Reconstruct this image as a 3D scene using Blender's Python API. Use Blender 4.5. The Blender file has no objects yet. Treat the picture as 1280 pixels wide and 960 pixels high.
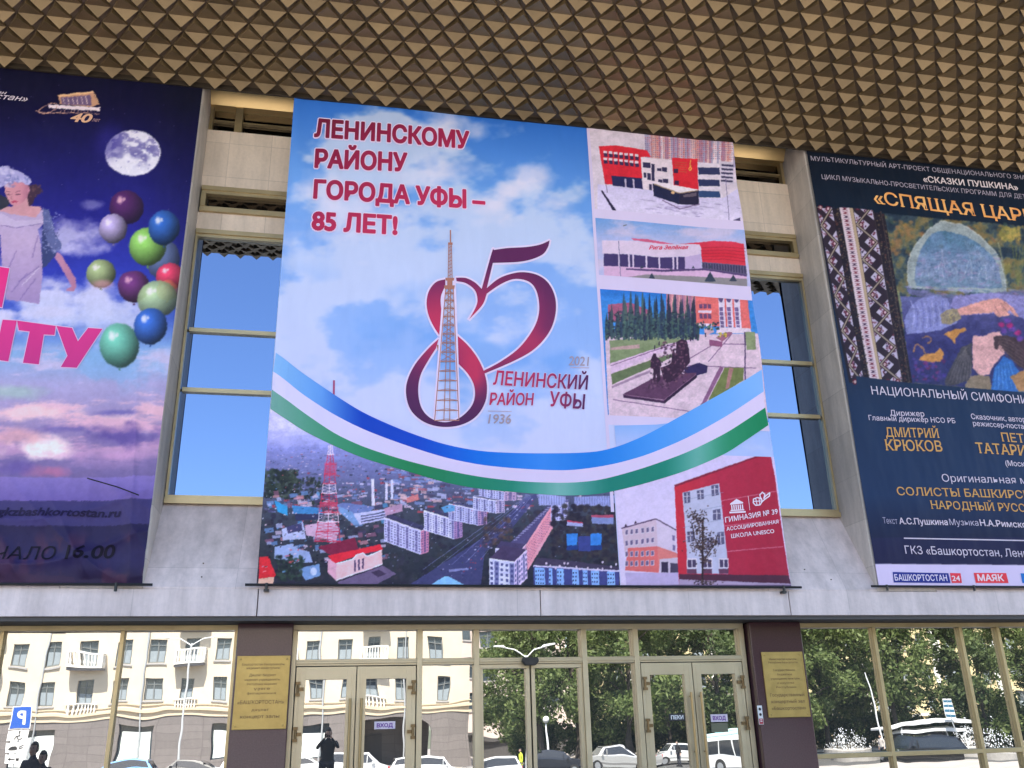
import bpy, bmesh, math, random
import numpy as np
from mathutils import Vector, Matrix
from mathutils.geometry import tessellate_polygon
random.seed(7)
rng = np.random.default_rng(7)
S = bpy.context.scene
COL = S.collection
R = math.radians

# ------------------------------------------------------------------ camera
F_PX, PITCH, YAW, ROLL = 1119.6, R(20.966), R(11.463), R(-1.436)
CAM = np.array([0.0, -12.0, 0.0])


def cam_axes():
    cy, sy, cp, sp = math.cos(YAW), math.sin(YAW), math.cos(PITCH), math.sin(PITCH)
    f = np.array([sy * cp, cy * cp, sp])
    r = np.array([cy, -sy, 0.0])
    u = np.cross(r, f)
    c, s = math.cos(ROLL), math.sin(ROLL)
    return c * r + s * u, -s * r + c * u, f


RX, UX, FX = cam_axes()
cam = bpy.data.cameras.new('camera')
cam.sensor_width = 36.0
cam.lens = 36.0 * F_PX / 1280.0
cam.clip_start = 0.02
cam.clip_end = 3000
camo = bpy.data.objects.new('camera', cam)
COL.objects.link(camo)
camo.matrix_world = Matrix(((RX[0], UX[0], -FX[0], 0), (RX[1], UX[1], -FX[1], -12), (RX[2], UX[2], -FX[2], 0), (0, 0, 0, 1)))
S.camera = camo

# ------------------------------------------------------------------ sky, sun, exposure
SUN_EL, SUN_AZ = R(59), R(-14)          # azimuth measured from +Y (behind the hall) towards +X
w = bpy.data.worlds.new('World')
S.world = w
w.use_nodes = True
nt = w.node_tree
sky = nt.nodes.new('ShaderNodeTexSky')
sky.sky_type = 'NISHITA'
sky.sun_disc = False
sky.sun_elevation = SUN_EL
sky.sun_rotation = SUN_AZ
sky.air_density = 1.0
sky.dust_density = 1.2
nt.links.new(sky.outputs[0], nt.nodes['Background'].inputs[0])
nt.nodes['Background'].inputs[1].default_value = 0.11
sl = bpy.data.lights.new('sun', 'SUN')
sl.energy = 4.6
sl.angle = R(0.5)
sl.color = (1.0, 0.955, 0.88)
so = bpy.data.objects.new('sun', sl)
COL.objects.link(so)
sdir = Vector((math.sin(SUN_AZ) * math.cos(SUN_EL), math.cos(SUN_AZ) * math.cos(SUN_EL), math.sin(SUN_EL)))
so.rotation_euler = (-sdir).to_track_quat('-Z', 'Y').to_euler()
so.location = (0, 30, 60)
S.view_settings.view_transform = 'Standard'
S.view_settings.look = 'None'
S.view_settings.gamma = 1.0
S.view_settings.use_curve_mapping = False
S.view_settings.exposure = 2.3
S.render.engine = 'CYCLES'
S.cycles.use_denoising = True
S.cycles.max_bounces = 8
S.cycles.diffuse_bounces = 4
S.cycles.glossy_bounces = 5
S.cycles.caustics_reflective = False
S.cycles.caustics_refractive = False
S.cycles.sample_clamp_indirect = 6.0


# ------------------------------------------------------------------ measuring helpers (survey of the facade from the photo)
def wall_pt(px, py, Y=0.0):
    """Where the sight line through a photo pixel meets the vertical plane y = Y."""
    d = FX + RX * (px - 640.0) / F_PX - UX * (py - 480.0) / F_PX
    t = (Y + 12.0) / d[1]
    return CAM + t * d


def street_pt(px, py, Y):
    """Same for something seen mirrored in the ground floor glass: real position at y = -Y."""
    p = wall_pt(px, py, Y)
    return np.array([p[0], -p[1], p[2]])


def project(x, y, z):
    v = np.stack([x, y + 12.0, z], -1)
    d = v @ FX
    return 640 + F_PX * (v @ RX) / d, 480 - F_PX * (v @ UX) / d


# ------------------------------------------------------------------ scene helpers
def tag(o, label=None, cat=None, group=None, kind=None):
    if label: o['label'] = label
    if cat: o['category'] = cat
    if group: o['group'] = group
    if kind: o['kind'] = kind
    return o


def empty(name, loc=(0, 0, 0), rz=0.0, parent=None):
    o = bpy.data.objects.new(name, None)
    o.empty_display_size = 0.3
    COL.objects.link(o)
    o.location = loc
    o.rotation_euler = (0, 0, rz)
    if parent: o.parent = parent
    return o


def copy_tree(o, parent=None):
    c = o.copy()
    COL.objects.link(c)
    if parent: c.parent = parent
    for ch in list(o.children):
        copy_tree(ch, c)
    return c


class MB:
    def __init__(s):
        s.v, s.f = [], []

    def add(s, vs, fs):
        n = len(s.v)
        s.v += [tuple(map(float, p)) for p in vs]
        s.f += [tuple(n + i for i in f) for f in fs]
        return s

    def box(s, x0, x1, y0, y1, z0, z1):
        return s.add([(x0, y0, z0), (x1, y0, z0), (x1, y1, z0), (x0, y1, z0), (x0, y0, z1), (x1, y0, z1), (x1, y1, z1), (x0, y1, z1)],
                     [(0, 3, 2, 1), (4, 5, 6, 7), (0, 1, 5, 4), (1, 2, 6, 5), (2, 3, 7, 6), (3, 0, 4, 7)])

    def prism(s, poly, axis, a, b):
        """poly: 2-D outline; axis 'x': (y,z) extruded in x, 'y': (x,z), 'z': (x,y)."""
        def p3(p, t):
            return {'x': (t, p[0], p[1]), 'y': (p[0], t, p[1]), 'z': (p[0], p[1], t)}[axis]
        n = len(poly)
        vs = [p3(p, a) for p in poly] + [p3(p, b) for p in poly]
        fs = [(i, (i + 1) % n, n + (i + 1) % n, n + i) for i in range(n)]
        tri = tessellate_polygon([[Vector((p[0], p[1], 0)) for p in poly]])
        fs += [tuple(t) for t in tri] + [tuple(n + i for i in reversed(t)) for t in tri]
        return s.add(vs, fs)

    def tube(s, pts, rad, n=8, cap=True):
        pts = [Vector(p) for p in pts]
        if not hasattr(rad, '__len__'): rad = [rad] * len(pts)
        base = len(s.v)
        for i, p in enumerate(pts):
            d = (pts[min(i + 1, len(pts) - 1)] - pts[max(i - 1, 0)]).normalized()
            a = d.cross(Vector((0, 0, 1)) if abs(d.z) < .9 else Vector((1, 0, 0))).normalized()
            b = d.cross(a)
            for k in range(n):
                t = 2 * math.pi * k / n
                s.v.append(tuple(p + (a * math.cos(t) + b * math.sin(t)) * rad[i]))
        for i in range(len(pts) - 1):
            for k in range(n):
                s.f.append((base + i * n + k, base + i * n + (k + 1) % n, base + (i + 1) * n + (k + 1) % n, base + (i + 1) * n + k))
        if cap:
            s.f.append(tuple(base + k for k in reversed(range(n))))
            s.f.append(tuple(base + (len(pts) - 1) * n + k for k in range(n)))
        return s

    def lathe(s, prof, c=(0, 0, 0), n=16):
        base = len(s.v)
        for r, z in prof:
            for k in range(n):
                t = 2 * math.pi * k / n
                s.v.append((c[0] + r * math.cos(t), c[1] + r * math.sin(t), c[2] + z))
        for i in range(len(prof) - 1):
            for k in range(n):
                s.f.append((base + i * n + k, base + i * n + (k + 1) % n, base + (i + 1) * n + (k + 1) % n, base + (i + 1) * n + k))
        s.f.append(tuple(base + k for k in reversed(range(n))))
        s.f.append(tuple(base + (len(prof) - 1) * n + k for k in range(n)))
        return s

    def build(s, name, mat, parent=None, smooth=False, bevel=0.0, fix=True):
        me = bpy.data.meshes.new(name)
        me.from_pydata(s.v, [], s.f)
        if fix:
            bm = bmesh.new(); bm.from_mesh(me)
            bmesh.ops.recalc_face_normals(bm, faces=bm.faces)
            bm.to_mesh(me); bm.free()
        if smooth:
            me.polygons.foreach_set('use_smooth', [True] * len(me.polygons))
        me.materials.append(mat)
        o = bpy.data.objects.new(name, me)
        COL.objects.link(o)
        if parent: o.parent = parent
        if bevel:
            b = o.modifiers.new('bevel', 'BEVEL'); b.width = bevel; b.segments = 2; b.limit_method = 'ANGLE'
        return o


# ------------------------------------------------------------------ materials
MATS = {}


def mat(name, col, rough=0.6, metal=0.0, noise=0.0, nscale=6.0, bump=0.0, bscale=40.0, spec=0.5, coat=0.0, stretch=(1, 1, 1), ramp=None, emit=None):
    if name in MATS: return MATS[name]
    m = bpy.data.materials.new(name)
    m.use_nodes = True
    t = m.node_tree
    b = t.nodes['Principled BSDF']
    b.inputs['Base Color'].default_value = (*col, 1)
    b.inputs['Roughness'].default_value = rough
    b.inputs['Metallic'].default_value = metal
    b.inputs['Specular IOR Level'].default_value = spec
    b.inputs['Coat Weight'].default_value = coat
    if emit:
        b.inputs['Emission Color'].default_value = (*emit[0], 1)
        b.inputs['Emission Strength'].default_value = emit[1]
    if noise or bump:
        g = t.nodes.new('ShaderNodeNewGeometry')
        mp = t.nodes.new('ShaderNodeMapping'); mp.inputs['Scale'].default_value = stretch
        t.links.new(g.outputs['Position'], mp.inputs[0])
    if noise:
        n = t.nodes.new('ShaderNodeTexNoise'); n.inputs['Scale'].default_value = nscale; n.inputs['Detail'].default_value = 6; n.inputs['Roughness'].default_value = .62
        t.links.new(mp.outputs[0], n.inputs['Vector'])
        mr = t.nodes.new('ShaderNodeMapRange')
        mr.inputs['From Min'].default_value = .3; mr.inputs['From Max'].default_value = .7
        mr.inputs['To Min'].default_value = 1 - noise; mr.inputs['To Max'].default_value = 1 + noise
        t.links.new(n.outputs['Fac'], mr.inputs['Value'])
        mx = t.nodes.new('ShaderNodeMix'); mx.data_type = 'RGBA'; mx.blend_type = 'MULTIPLY'; mx.inputs[0].default_value = 1
        mx.inputs[6].default_value = (*col, 1)
        t.links.new(mr.outputs[0], mx.inputs[7])
        t.links.new(mx.outputs[2], b.inputs['Base Color'])
        mr2 = t.nodes.new('ShaderNodeMapRange')
        mr2.inputs['To Min'].default_value = max(rough - .12, .02); mr2.inputs['To Max'].default_value = min(rough + .12, 1)
        t.links.new(n.outputs['Fac'], mr2.inputs['Value']); t.links.new(mr2.outputs[0], b.inputs['Roughness'])
    if bump:
        n2 = t.nodes.new('ShaderNodeTexNoise'); n2.inputs['Scale'].default_value = bscale; n2.inputs['Detail'].default_value = 4
        t.links.new(mp.outputs[0], n2.inputs['Vector'])
        bp = t.nodes.new('ShaderNodeBump'); bp.inputs['Strength'].default_value = bump; bp.inputs['Distance'].default_value = .02
        t.links.new(n2.outputs['Fac'], bp.inputs['Height']); t.links.new(bp.outputs[0], b.inputs['Normal'])
    MATS[name] = m
    return m


def slab_mat(name, col, bw, bh, mortar, plane='xz', vary=.06, streak=.10, rough=.55):
    """stone cladding slabs: joints from a brick texture, each slab a little different, weather streaks"""
    m = bpy.data.materials.new(name); m.use_nodes = True
    t = m.node_tree; b = t.nodes['Principled BSDF']
    b.inputs['Roughness'].default_value = rough
    g = t.nodes.new('ShaderNodeNewGeometry'); sx = t.nodes.new('ShaderNodeSeparateXYZ'); cx = t.nodes.new('ShaderNodeCombineXYZ')
    t.links.new(g.outputs['Position'], sx.inputs[0])
    i, j = 'xyz'.index(plane[0]), 'xyz'.index(plane[1])
    t.links.new(sx.outputs[i], cx.inputs[0]); t.links.new(sx.outputs[j], cx.inputs[1])
    br = t.nodes.new('ShaderNodeTexBrick')
    br.offset = 0.0; br.squash = 1.0
    br.inputs['Scale'].default_value = 1.0
    br.inputs['Mortar Size'].default_value = mortar; br.inputs['Mortar Smooth'].default_value = .3
    br.inputs['Brick Width'].default_value = bw; br.inputs['Row Height'].default_value = bh
    c = np.array(col)
    br.inputs['Color1'].default_value = (*(c * (1 + vary)), 1); br.inputs['Color2'].default_value = (*(c * (1 - vary)), 1)
    br.inputs['Mortar'].default_value = (*(c * .8), 1)
    t.links.new(cx.outputs[0], br.inputs['Vector'])
    mp = t.nodes.new('ShaderNodeMapping'); mp.inputs['Scale'].default_value = (3.5, 3.5, .55)
    t.links.new(g.outputs['Position'], mp.inputs[0])
    n = t.nodes.new('ShaderNodeTexNoise'); n.inputs['Scale'].default_value = 1.6; n.inputs['Detail'].default_value = 7; n.inputs['Roughness'].default_value = .65
    t.links.new(mp.outputs[0], n.inputs['Vector'])
    mr = t.nodes.new('ShaderNodeMapRange'); mr.inputs['From Min'].default_value = .3; mr.inputs['From Max'].default_value = .7
    mr.inputs['To Min'].default_value = 1 - streak; mr.inputs['To Max'].default_value = 1 + streak * .6
    t.links.new(n.outputs['Fac'], mr.inputs['Value'])
    mx = t.nodes.new('ShaderNodeMix'); mx.data_type = 'RGBA'; mx.blend_type = 'MULTIPLY'; mx.inputs[0].default_value = 1
    t.links.new(br.outputs['Color'], mx.inputs[6]); t.links.new(mr.outputs[0], mx.inputs[7])
    n3 = t.nodes.new('ShaderNodeTexNoise'); n3.inputs['Scale'].default_value = 22; n3.inputs['Detail'].default_value = 5
    t.links.new(g.outputs['Position'], n3.inputs['Vector'])
    mr3 = t.nodes.new('ShaderNodeMapRange'); mr3.inputs['To Min'].default_value = .9; mr3.inputs['To Max'].default_value = 1.1
    t.links.new(n3.outputs['Fac'], mr3.inputs['Value'])
    mx2 = t.nodes.new('ShaderNodeMix'); mx2.data_type = 'RGBA'; mx2.blend_type = 'MULTIPLY'; mx2.inputs[0].default_value = 1
    t.links.new(mx.outputs[2], mx2.inputs[6]); t.links.new(mr3.outputs[0], mx2.inputs[7])
    t.links.new(mx2.outputs[2], b.inputs['Base Color'])
    bp = t.nodes.new('ShaderNodeBump'); bp.inputs['Strength'].default_value = .25; bp.inputs['Distance'].default_value = .01
    t.links.new(n3.outputs['Fac'], bp.inputs['Height']); t.links.new(bp.outputs[0], b.inputs['Normal'])
    return m


def mirror_mat(name, tint, refl, wob, wscale, base=(.015, .018, .02)):
    """coated sun-protection glass: mostly mirror, slightly wavy panes"""
    m = bpy.data.materials.new(name); m.use_nodes = True
    t = m.node_tree; t.nodes.remove(t.nodes['Principled BSDF'])
    gl = t.nodes.new('ShaderNodeBsdfGlossy'); gl.inputs['Color'].default_value = (*tint, 1); gl.inputs['Roughness'].default_value = .0
    df = t.nodes.new('ShaderNodeBsdfDiffuse'); df.inputs['Color'].default_value = (*base, 1)
    mx = t.nodes.new('ShaderNodeMixShader'); mx.inputs[0].default_value = refl
    t.links.new(df.outputs[0], mx.inputs[1]); t.links.new(gl.outputs[0], mx.inputs[2])
    t.links.new(mx.outputs[0], t.nodes['Material Output'].inputs['Surface'])
    g = t.nodes.new('ShaderNodeNewGeometry')
    n = t.nodes.new('ShaderNodeTexNoise'); n.inputs['Scale'].default_value = wscale; n.inputs['Detail'].default_value = 1.5
    t.links.new(g.outputs['Position'], n.inputs['Vector'])
    bp = t.nodes.new('ShaderNodeBump'); bp.inputs['Strength'].default_value = 1.0; bp.inputs['Distance'].default_value = wob
    t.links.new(n.outputs['Fac'], bp.inputs['Height']); t.links.new(bp.outputs[0], gl.inputs['Normal'])
    return m


def s2l(c):
    c = np.asarray(c, float) / 255.0
    return np.where(c <= .04045, c / 12.92, ((c + .055) / 1.055) ** 2.4)


M_STONE = slab_mat('pale_stone_cladding', (.76, .62, .49), .62, .60, .006, 'xz', .07, .16)
M_APRON = slab_mat('lilac_grey_stone', (.70, .595, .575), 1.15, 1.9, .004, 'xz', .06, .24)
M_FIN = slab_mat('grey_marble_cladding', (.61, .54, .49), .7, .66, .006, 'yz', .12, .24)
M_FASCIA = slab_mat('fascia_stone', (.70, .60, .585), 2.3, 3.0, .004, 'xz', .04, .22)
M_GOLD = mat('gold_anodised_frame', (.50, .39, .21), .34, .55, .10, 3.0)
M_GOLDP = mat('pale_gold_door_frame', (.55, .46, .30), .36, .45, .08, 3.0)
M_BRONZE = mat('bronze_pyramid_cladding', (.215, .150, .074), .40, .5, .18, 1.6, .06, 30)
_t = M_BRONZE.node_tree; _b = _t.nodes['Principled BSDF']; _l = _b.inputs['Base Color'].links[0].from_socket      # every pressed unit has its own tone
_g = _t.nodes.new('ShaderNodeNewGeometry'); _r = _t.nodes.new('ShaderNodeMapRange'); _r.inputs['To Min'].default_value = .84; _r.inputs['To Max'].default_value = 1.14
_m = _t.nodes.new('ShaderNodeMix'); _m.data_type = 'RGBA'; _m.blend_type = 'MULTIPLY'; _m.inputs[0].default_value = 1
_t.links.new(_g.outputs['Random Per Island'], _r.inputs['Value']); _t.links.new(_l, _m.inputs[6]); _t.links.new(_r.outputs[0], _m.inputs[7]); _t.links.new(_m.outputs[2], _b.inputs['Base Color'])
M_GRANITE = mat('maroon_granite', (.078, .036, .044), .16, 0, .22, 60, spec=.5)
M_DARK = mat('dark_soffit_metal', (.07, .064, .062), .6)
M_GLASS = mirror_mat('mirror_glass', (.47, .47, .455), .90, .0022, 1.1, (.34, .33, .31))
M_GLASSUP = mirror_mat('upper_mirror_glass', (.225, .300, .455), .93, .0008, .8)
M_GLASSDK = mirror_mat('dark_strip_glass', (.12, .11, .10), .8, .0015, 1.2, (.02, .018, .016))
M_BLACK = mat('black_plastic', (.012, .012, .013), .4)

# ------------------------------------------------------------------ the concert hall (one thing, many parts)
GZ = -1.60                                # plaza level; eye height is z = 0
hall = empty('concert_hall', (2.58, 0, GZ))
tag(hall, 'concert hall facade with bronze pyramid canopy, stone fins and mirrored glass entrance', 'building')
HO = (-2.58, 0, -GZ)                      # parts are modelled in world coordinates


def part(mb, name, m, parent=None, **k):
    o = mb.build(name, m, parent or hall, **k)
    if parent is None: o.location = HO
    return o


BAY0, BAY1, FINW = -2.20, 7.36, 0.92
PITCHX = BAY1 - BAY0 + FINW
FY = -0.65                                # front of the fins
XL, XR = BAY0 - PITCHX, BAY1 + PITCHX     # three bays are built
Z_FB, Z_FT, Z_SILL = 1.31, 1.65, 2.80
# stone walls of the bays, spandrels between the window strips
for k in (-1, 0, 1):
    a, b = BAY0 + k * PITCHX, BAY1 + k * PITCHX
    m = MB()
    m.box(a, b, 0, .4, 6.86, 7.17)
    m.box(a, b, 0, .4, 7.60, 8.62)
    m.box(a, b, .06, .4, 9.361, 10.1)
    part(m, 'spandrel_wall', M_STONE)
    m = MB()                              # sloping apron under the tall window
    m.prism([(.30, Z_SILL), (0, Z_SILL), (FY, Z_FT), (FY + .002, Z_FT - .02), (.30, Z_FT - .02)], 'x', a, b)
    part(m, 'apron', M_APRON)
    for x, z in ((a + .64, 1.78), (a + .63, 1.96), (b - .62, 1.80), (b - .95, 1.95)):
        y_ = FY * (Z_SILL - z) / (Z_SILL - Z_FT); part(MB().box(x - .008, x + .008, y_ - .008, y_ + .03, z - .008, z + .008), 'anchor_bolt', mat('rusty_bolt', (.12, .09, .07), .8))
    m = MB(); m.prism([(.0, 9.09), (-.15, 9.31), (-.15, 9.36), (.3, 9.36), (.3, 9.09)], 'x', a, b)  # sloping face shaped to mirror the sunlit square as a bright strip
    part(m, 'top_beam', mat('polished_brass_beam', (.80, .58, .27), .38, .85, .08, 3))
    # dark strip window under the beam
    wn = empty('strip_window', (0, 0, 0), 0, hall); wn.location = HO
    m = MB(); m.box(a, b, .16, .20, 8.62, 9.10); part(m, 'pane', M_GLASSDK, wn)
    m = MB()
    for x in np.arange(a + .38, b, 2.3): m.box(x, x + .11, .02, .16, 8.645, 9.10)
    m.box(a, b, .05, .16, 8.62, 8.645); m.box(a, a + .05, .05, .16, 8.645, 9.1); m.box(b - .05, b, .05, .16, 8.645, 9.1)
    m.box(a + .05, b - .05, .10, .16, 8.86, 8.885)
    part(m, 'frame', M_GOLD, wn)
    # narrow window
    wn = empty('narrow_window', (0, 0, 0), 0, hall); wn.location = HO
    m = MB(); m.box(a + .1, b - .1, .05, .08, 7.20, 7.56); part(m, 'pane', M_GLASSDK, wn)
    m = MB()
    m.box(a + .02, b - .02, -.05, .05, 7.53, 7.60); m.box(a + .02, b - .02, -.03, .05, 7.475, 7.53)
    m.box(a + .02, b - .02, -.05, .05, 7.17, 7.235); m.box(a + .02, b - .02, -.03, .05, 7.235, 7.26)
    m.box(a + .02, a + .09, -.04, .05, 7.26, 7.475); m.box(b - .09, b - .02, -.04, .05, 7.26, 7.475)
    part(m, 'frame', M_GOLD, wn)
    # tall window in three rows
    xs = [a, a + 1.27] + list(np.linspace(a + 1.27, b - 1.27, 5)[1:]) + [b]
    zs = [Z_SILL + .0, 4.38, 5.27, 6.86]
    wn = empty('tall_window', (0, 0, 0), 0, hall); wn.location = HO
    m = MB()
    m.box(a + .01, b - .01, -.06, .06, 6.79, 6.86); m.box(a + .01, b - .01, -.035, .06, 6.74, 6.79)
    m.box(a + .01, b - .01, -.07, .06, Z_SILL, Z_SILL + .07); m.box(a + .01, b - .01, -.035, .06, Z_SILL + .07, Z_SILL + .115)
    for x in xs[1:-1]: m.box(x - .03, x + .03, -.04, .06, Z_SILL + .115, 6.74)
    for i, x in enumerate((a + .01, b - .045)): m.box(x, x + .035, -.04, .06, Z_SILL + .115, 6.74)
    for z in zs[1:-1]:
        for x0, x1 in zip(xs[:-1], xs[1:]): m.box(x0 + (.07 if x0 == a else .03), x1 - (.07 if x1 == b else .03), -.03, .06, z - .03, z + .03)
    part(m, 'frame', M_GOLD, wn)
    for i in range(len(xs) - 1):
        for j in range(3):
            m = MB(); m.box(xs[i] + .02, xs[i + 1] - .02, .02, .035, zs[j] + .02, zs[j + 1] - .02)
            part(m, 'pane', M_GLASSUP, wn)
# fins
for x in (BAY0 - FINW - PITCHX, BAY0 - FINW, BAY1, BAY1 + PITCHX):
    m = MB(); m.box(x, x + FINW, FY, .4, Z_FT - .02, 9.9)
    part(m, 'fin', M_FIN, bevel=.02)
# fascia over the ground floor, with joints between its slabs
jx = [XL - 1, -9.5, -4.4, -.88, 2.6, 6.03, 9.9, 13.6, XR + 1]
m = MB()
for x0, x1 in zip(jx[:-1], jx[1:]): m.box(x0 + .006, x1 - .006, FY - .004, -.02, Z_FB, Z_FT - .021)
part(m, 'fascia', M_FASCIA, bevel=.006)
m = MB(); m.box(XL - 1, XR + 1, FY + .03, 0.3, Z_FB - .035, Z_FB - .003); m.box(XL - 1, XR + 1, FY + .02, FY + .05, Z_FB - .05, Z_FB - .036)
part(m, 'fascia_underside', M_DARK)
# canopy: sloping soffit of bronze pyramids
PX, ROWS, DEPTH = .3525, 23, .078
Y0, YE, SLOPE = -.86, -6.46, .2
def soff_z(y): return 8.80 + SLOPE * (FY - y)
py_ = (Y0 - YE) / ROWS
m = MB()
nx = int((XR - XL + 2.0) / PX)
x00 = 6.79 - .5 * PX - 58 * PX
for j in range(ROWS):
    ya, yb = Y0 - j * py_, Y0 - (j + 1) * py_
    for i in range(nx):
        xm = x00 + (i + .5 + .5 * (j % 2)) * PX                  # bronze plates: diamonds folded along their cross line
        d = random.uniform(-.005, .005); hw = PX * .455
        yl, yt, yb2 = ya - .012, ya - py_ * .98, ya + py_ * .36
        zl = soff_z(yl) + .044
        vs = [(xm - hw, yl, zl), (xm + hw, yl, zl), (xm + d, yt, soff_z(yt) - .030 + d), (xm + d, yb2, soff_z(yb2) - .046 + d)]
        top = [(x, y, soff_z(y) + .070) for x, y, z in vs]
        m.add(vs + top, [(0, 1, 2), (1, 0, 3), (0, 2, 6, 4), (2, 1, 5, 6), (1, 3, 7, 5), (3, 0, 4, 7)])
part(m, 'soffit_pyramids', M_BRONZE)
m = MB(); m.box(x00 - .05, x00 + nx * PX + .05, FY - .09, FY - .055, soff_z(FY - .2) - .03, soff_z(FY - .2) + .08); part(m, 'soffit_edge_strip', mat('canopy_edge', (.045, .033, .022), .55, .3, .1))
m = MB()
xa, xb = x00 - .05, x00 + nx * PX + .05
m.prism([(FY - .055, soff_z(FY - .055) + .072), (YE - .02, soff_z(YE) + .072), (YE - .02, 10.9), (-.3, 10.9), (-.3, 10.1), (.4, 10.1), (.4, 9.9), (FY - .055, 9.9)], 'x', xa, xb)
part(m, 'canopy_roof', mat('canopy_backing', (.15, .105, .06), .5, .4, .1))
m = MB(); m.box(xa, xb, -.25, 24, 10.12, 12.2); m.box(xa, xb, .42, 24, GZ, 10.1)
part(m, 'main_block', M_STONE)

# ------------------------------------------------------------------ ground floor: granite piers and glazing
PIER = []
PF = -.20                                  # front of the granite piers
pl0, pl1 = wall_pt(296, 800, PF)[0], wall_pt(366, 800, PF)[0]
pr0, pr1 = wall_pt(938.5, 800, PF)[0], wall_pt(1003, 800, PF)[0]
PIER = [(pl0, pl1), (pr0, pr1), (pl0 - 7.5, pl1 - 7.5), (pr0 + 7.2, pr1 + 7.2)]
for a, b in PIER:
    m = MB(); m.box(a, b, PF, .3, GZ, Z_FB - .036)
    part(m, 'pier', M_GRANITE, bevel=.012)
GH = Z_FB - .037                           # glazing head


def pane(x0, x1, z0, z1, parent, tilt=(0, 0), y=.03):
    m = MB()
    cx, cz = (x0 + x1) / 2, (z0 + z1) / 2
    def yy(x, z): return y + (x - cx) * tilt[0] + (z - cz) * tilt[1]
    m.add([(x0, yy(x0, z0), z0), (x1, yy(x1, z0), z0), (x1, yy(x1, z1), z1), (x0, yy(x0, z1), z1)] +
          [(x0, yy(x0, z0) + .012, z0), (x1, yy(x1, z0) + .012, z0), (x1, yy(x1, z1) + .012, z1), (x0, yy(x0, z1) + .012, z1)],
          [(0, 1, 2, 3), (7, 6, 5, 4), (0, 4, 5, 1), (1, 5, 6, 2), (2, 6, 7, 3), (3, 7, 4, 0)])
    return part(m, 'pane', M_GLASS, parent)


random.seed(21)
def tl(): return (random.uniform(-.0035, .0035), random.uniform(-.003, .003))


# side bays: shop-window glazing with bronze mullions
def side_bay(xs, x0, x1, ztr):
    wn = empty('shop_window', (0, 0, 0), 0, hall); wn.location = HO
    edges = [x0] + xs + [x1]
    m = MB()
    m.box(x0, x1, -.05, .08, GH - .062, GH)
    m.box(x0, x1, -.05, .08, GZ, GZ + .25)
    for x in xs: m.box(x - .024, x + .024, -.035, .08, GZ + .25, GH - .062)
    for x in (x0 + .03, x1 - .03): m.box(x - .024, x + .024, -.05, .08, GZ + .25, GH - .062)
    for a, b in zip(edges[:-1], edges[1:]):
        if ztr is not None: m.box(a + (.054 if a == x0 else .024), b - (.054 if b == x1 else .024), -.035, .07, ztr - .03, ztr + .03)
    part(m, 'frame', M_GOLD, wn, bevel=.004)
    for a, b in zip(edges[:-1], edges[1:]):
        spl = [GZ + .25, GH - .062] if ztr is None else [GZ + .25, ztr, GH - .062]
        for z0, z1 in zip(spl[:-1], spl[1:]): pane(a + .01, b - .01, z0, z1, wn, tl())


lm = [wall_pt(155, 785)[0], wall_pt(5, 786)[0]]
side_bay([lm[1] - 2.7, lm[1] - 1.35, lm[1], lm[0]], pl1 - 7.5, wall_pt(297.5, 790)[0] + .02, None)
rm = [wall_pt(1090, 783)[0], wall_pt(1198, 783)[0], wall_pt(1245, 783)[0]]
side_bay(rm + [rm[2] + 1.45, rm[2] + 2.1, rm[2] + 3.5], pr1 - .25, pr0 + 7.2, -.46)

# entrance bay
ex = [pl1 - .02, 1.13, 1.865, 3.31, 4.03, 5.60]
ent = empty('entrance_glazing', (0, 0, 0), 0, hall); ent.location = HO
m = MB()
m.box(ex[0], ex[5], -.06, .1, GH - .07, GH)
for x in ex[1:-1]: m.box(x - .035, x + .035, -.07, .1, GZ, GH - .07)
m.box(ex[0], ex[0] + .07, -.06, .1, GZ, GH - .07); m.box(ex[5] - .07, ex[5], -.06, .1, GZ, GH - .07)
ZT = .815
for i, (a, b) in enumerate(zip(ex[:-1], ex[1:])):
    l, r_ = (a + .07 if i == 0 else a + .035), (b - .07 if i == 4 else b - .035)
    m.box(l, r_, -.055, .09, ZT - .045, ZT + .035)
    m.box(l, r_, -.075, -.055, ZT - .02, ZT + .01)
part(m, 'frame', M_GOLDP, ent, bevel=.005)
for i, (a, b) in enumerate(zip(ex[:-1], ex[1:])):
    pane(a + .02, b - .02, ZT + .03, GH - .06, ent, tl())
for i in (1, 3):
    pane(ex[i] + .02, ex[i + 1] - .02, GZ + .02, ZT - .03, ent, tl())
m = MB()                                  # motion sensor over the sliding door
m.prism([(-.10, 0), (.10, 0), (.115, -.05), (.07, -.10), (-.07, -.10), (-.115, -.05)], 'y', -.14, -.078)
o = m.build('motion_sensor', M_BLACK, ent, bevel=.012); o.location = (2.56, 0, ZT + .03)
# sliding door: one leaf half open
sd = empty('sliding_door', (0, 0, 0), 0, hall); sd.location = HO
m = MB()
a, b = ex[2] + .035, ex[3] - .035
for x0, x1, yo in ((a, 2.565, 0), (2.585, b, .0)):
    m.box(x0, x0 + .05, -.03 + yo, .05 + yo, GZ + .02, ZT - .1); m.box(x1 - .05, x1, -.03 + yo, .05 + yo, GZ + .02, ZT - .1)
    m.box(x0, x1, -.03 + yo, .05 + yo, ZT - .1, ZT - .046); m.box(x0, x1, -.03 + yo, .05 + yo, GZ + .005, GZ + .02)
part(m, 'door_frame', M_GOLDP, sd, bevel=.004)
pane(a + .04, 2.53, GZ + .03, ZT - .09, sd, tl()); pane(2.625, b - .04, GZ + .03, ZT - .09, sd, tl())


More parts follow.
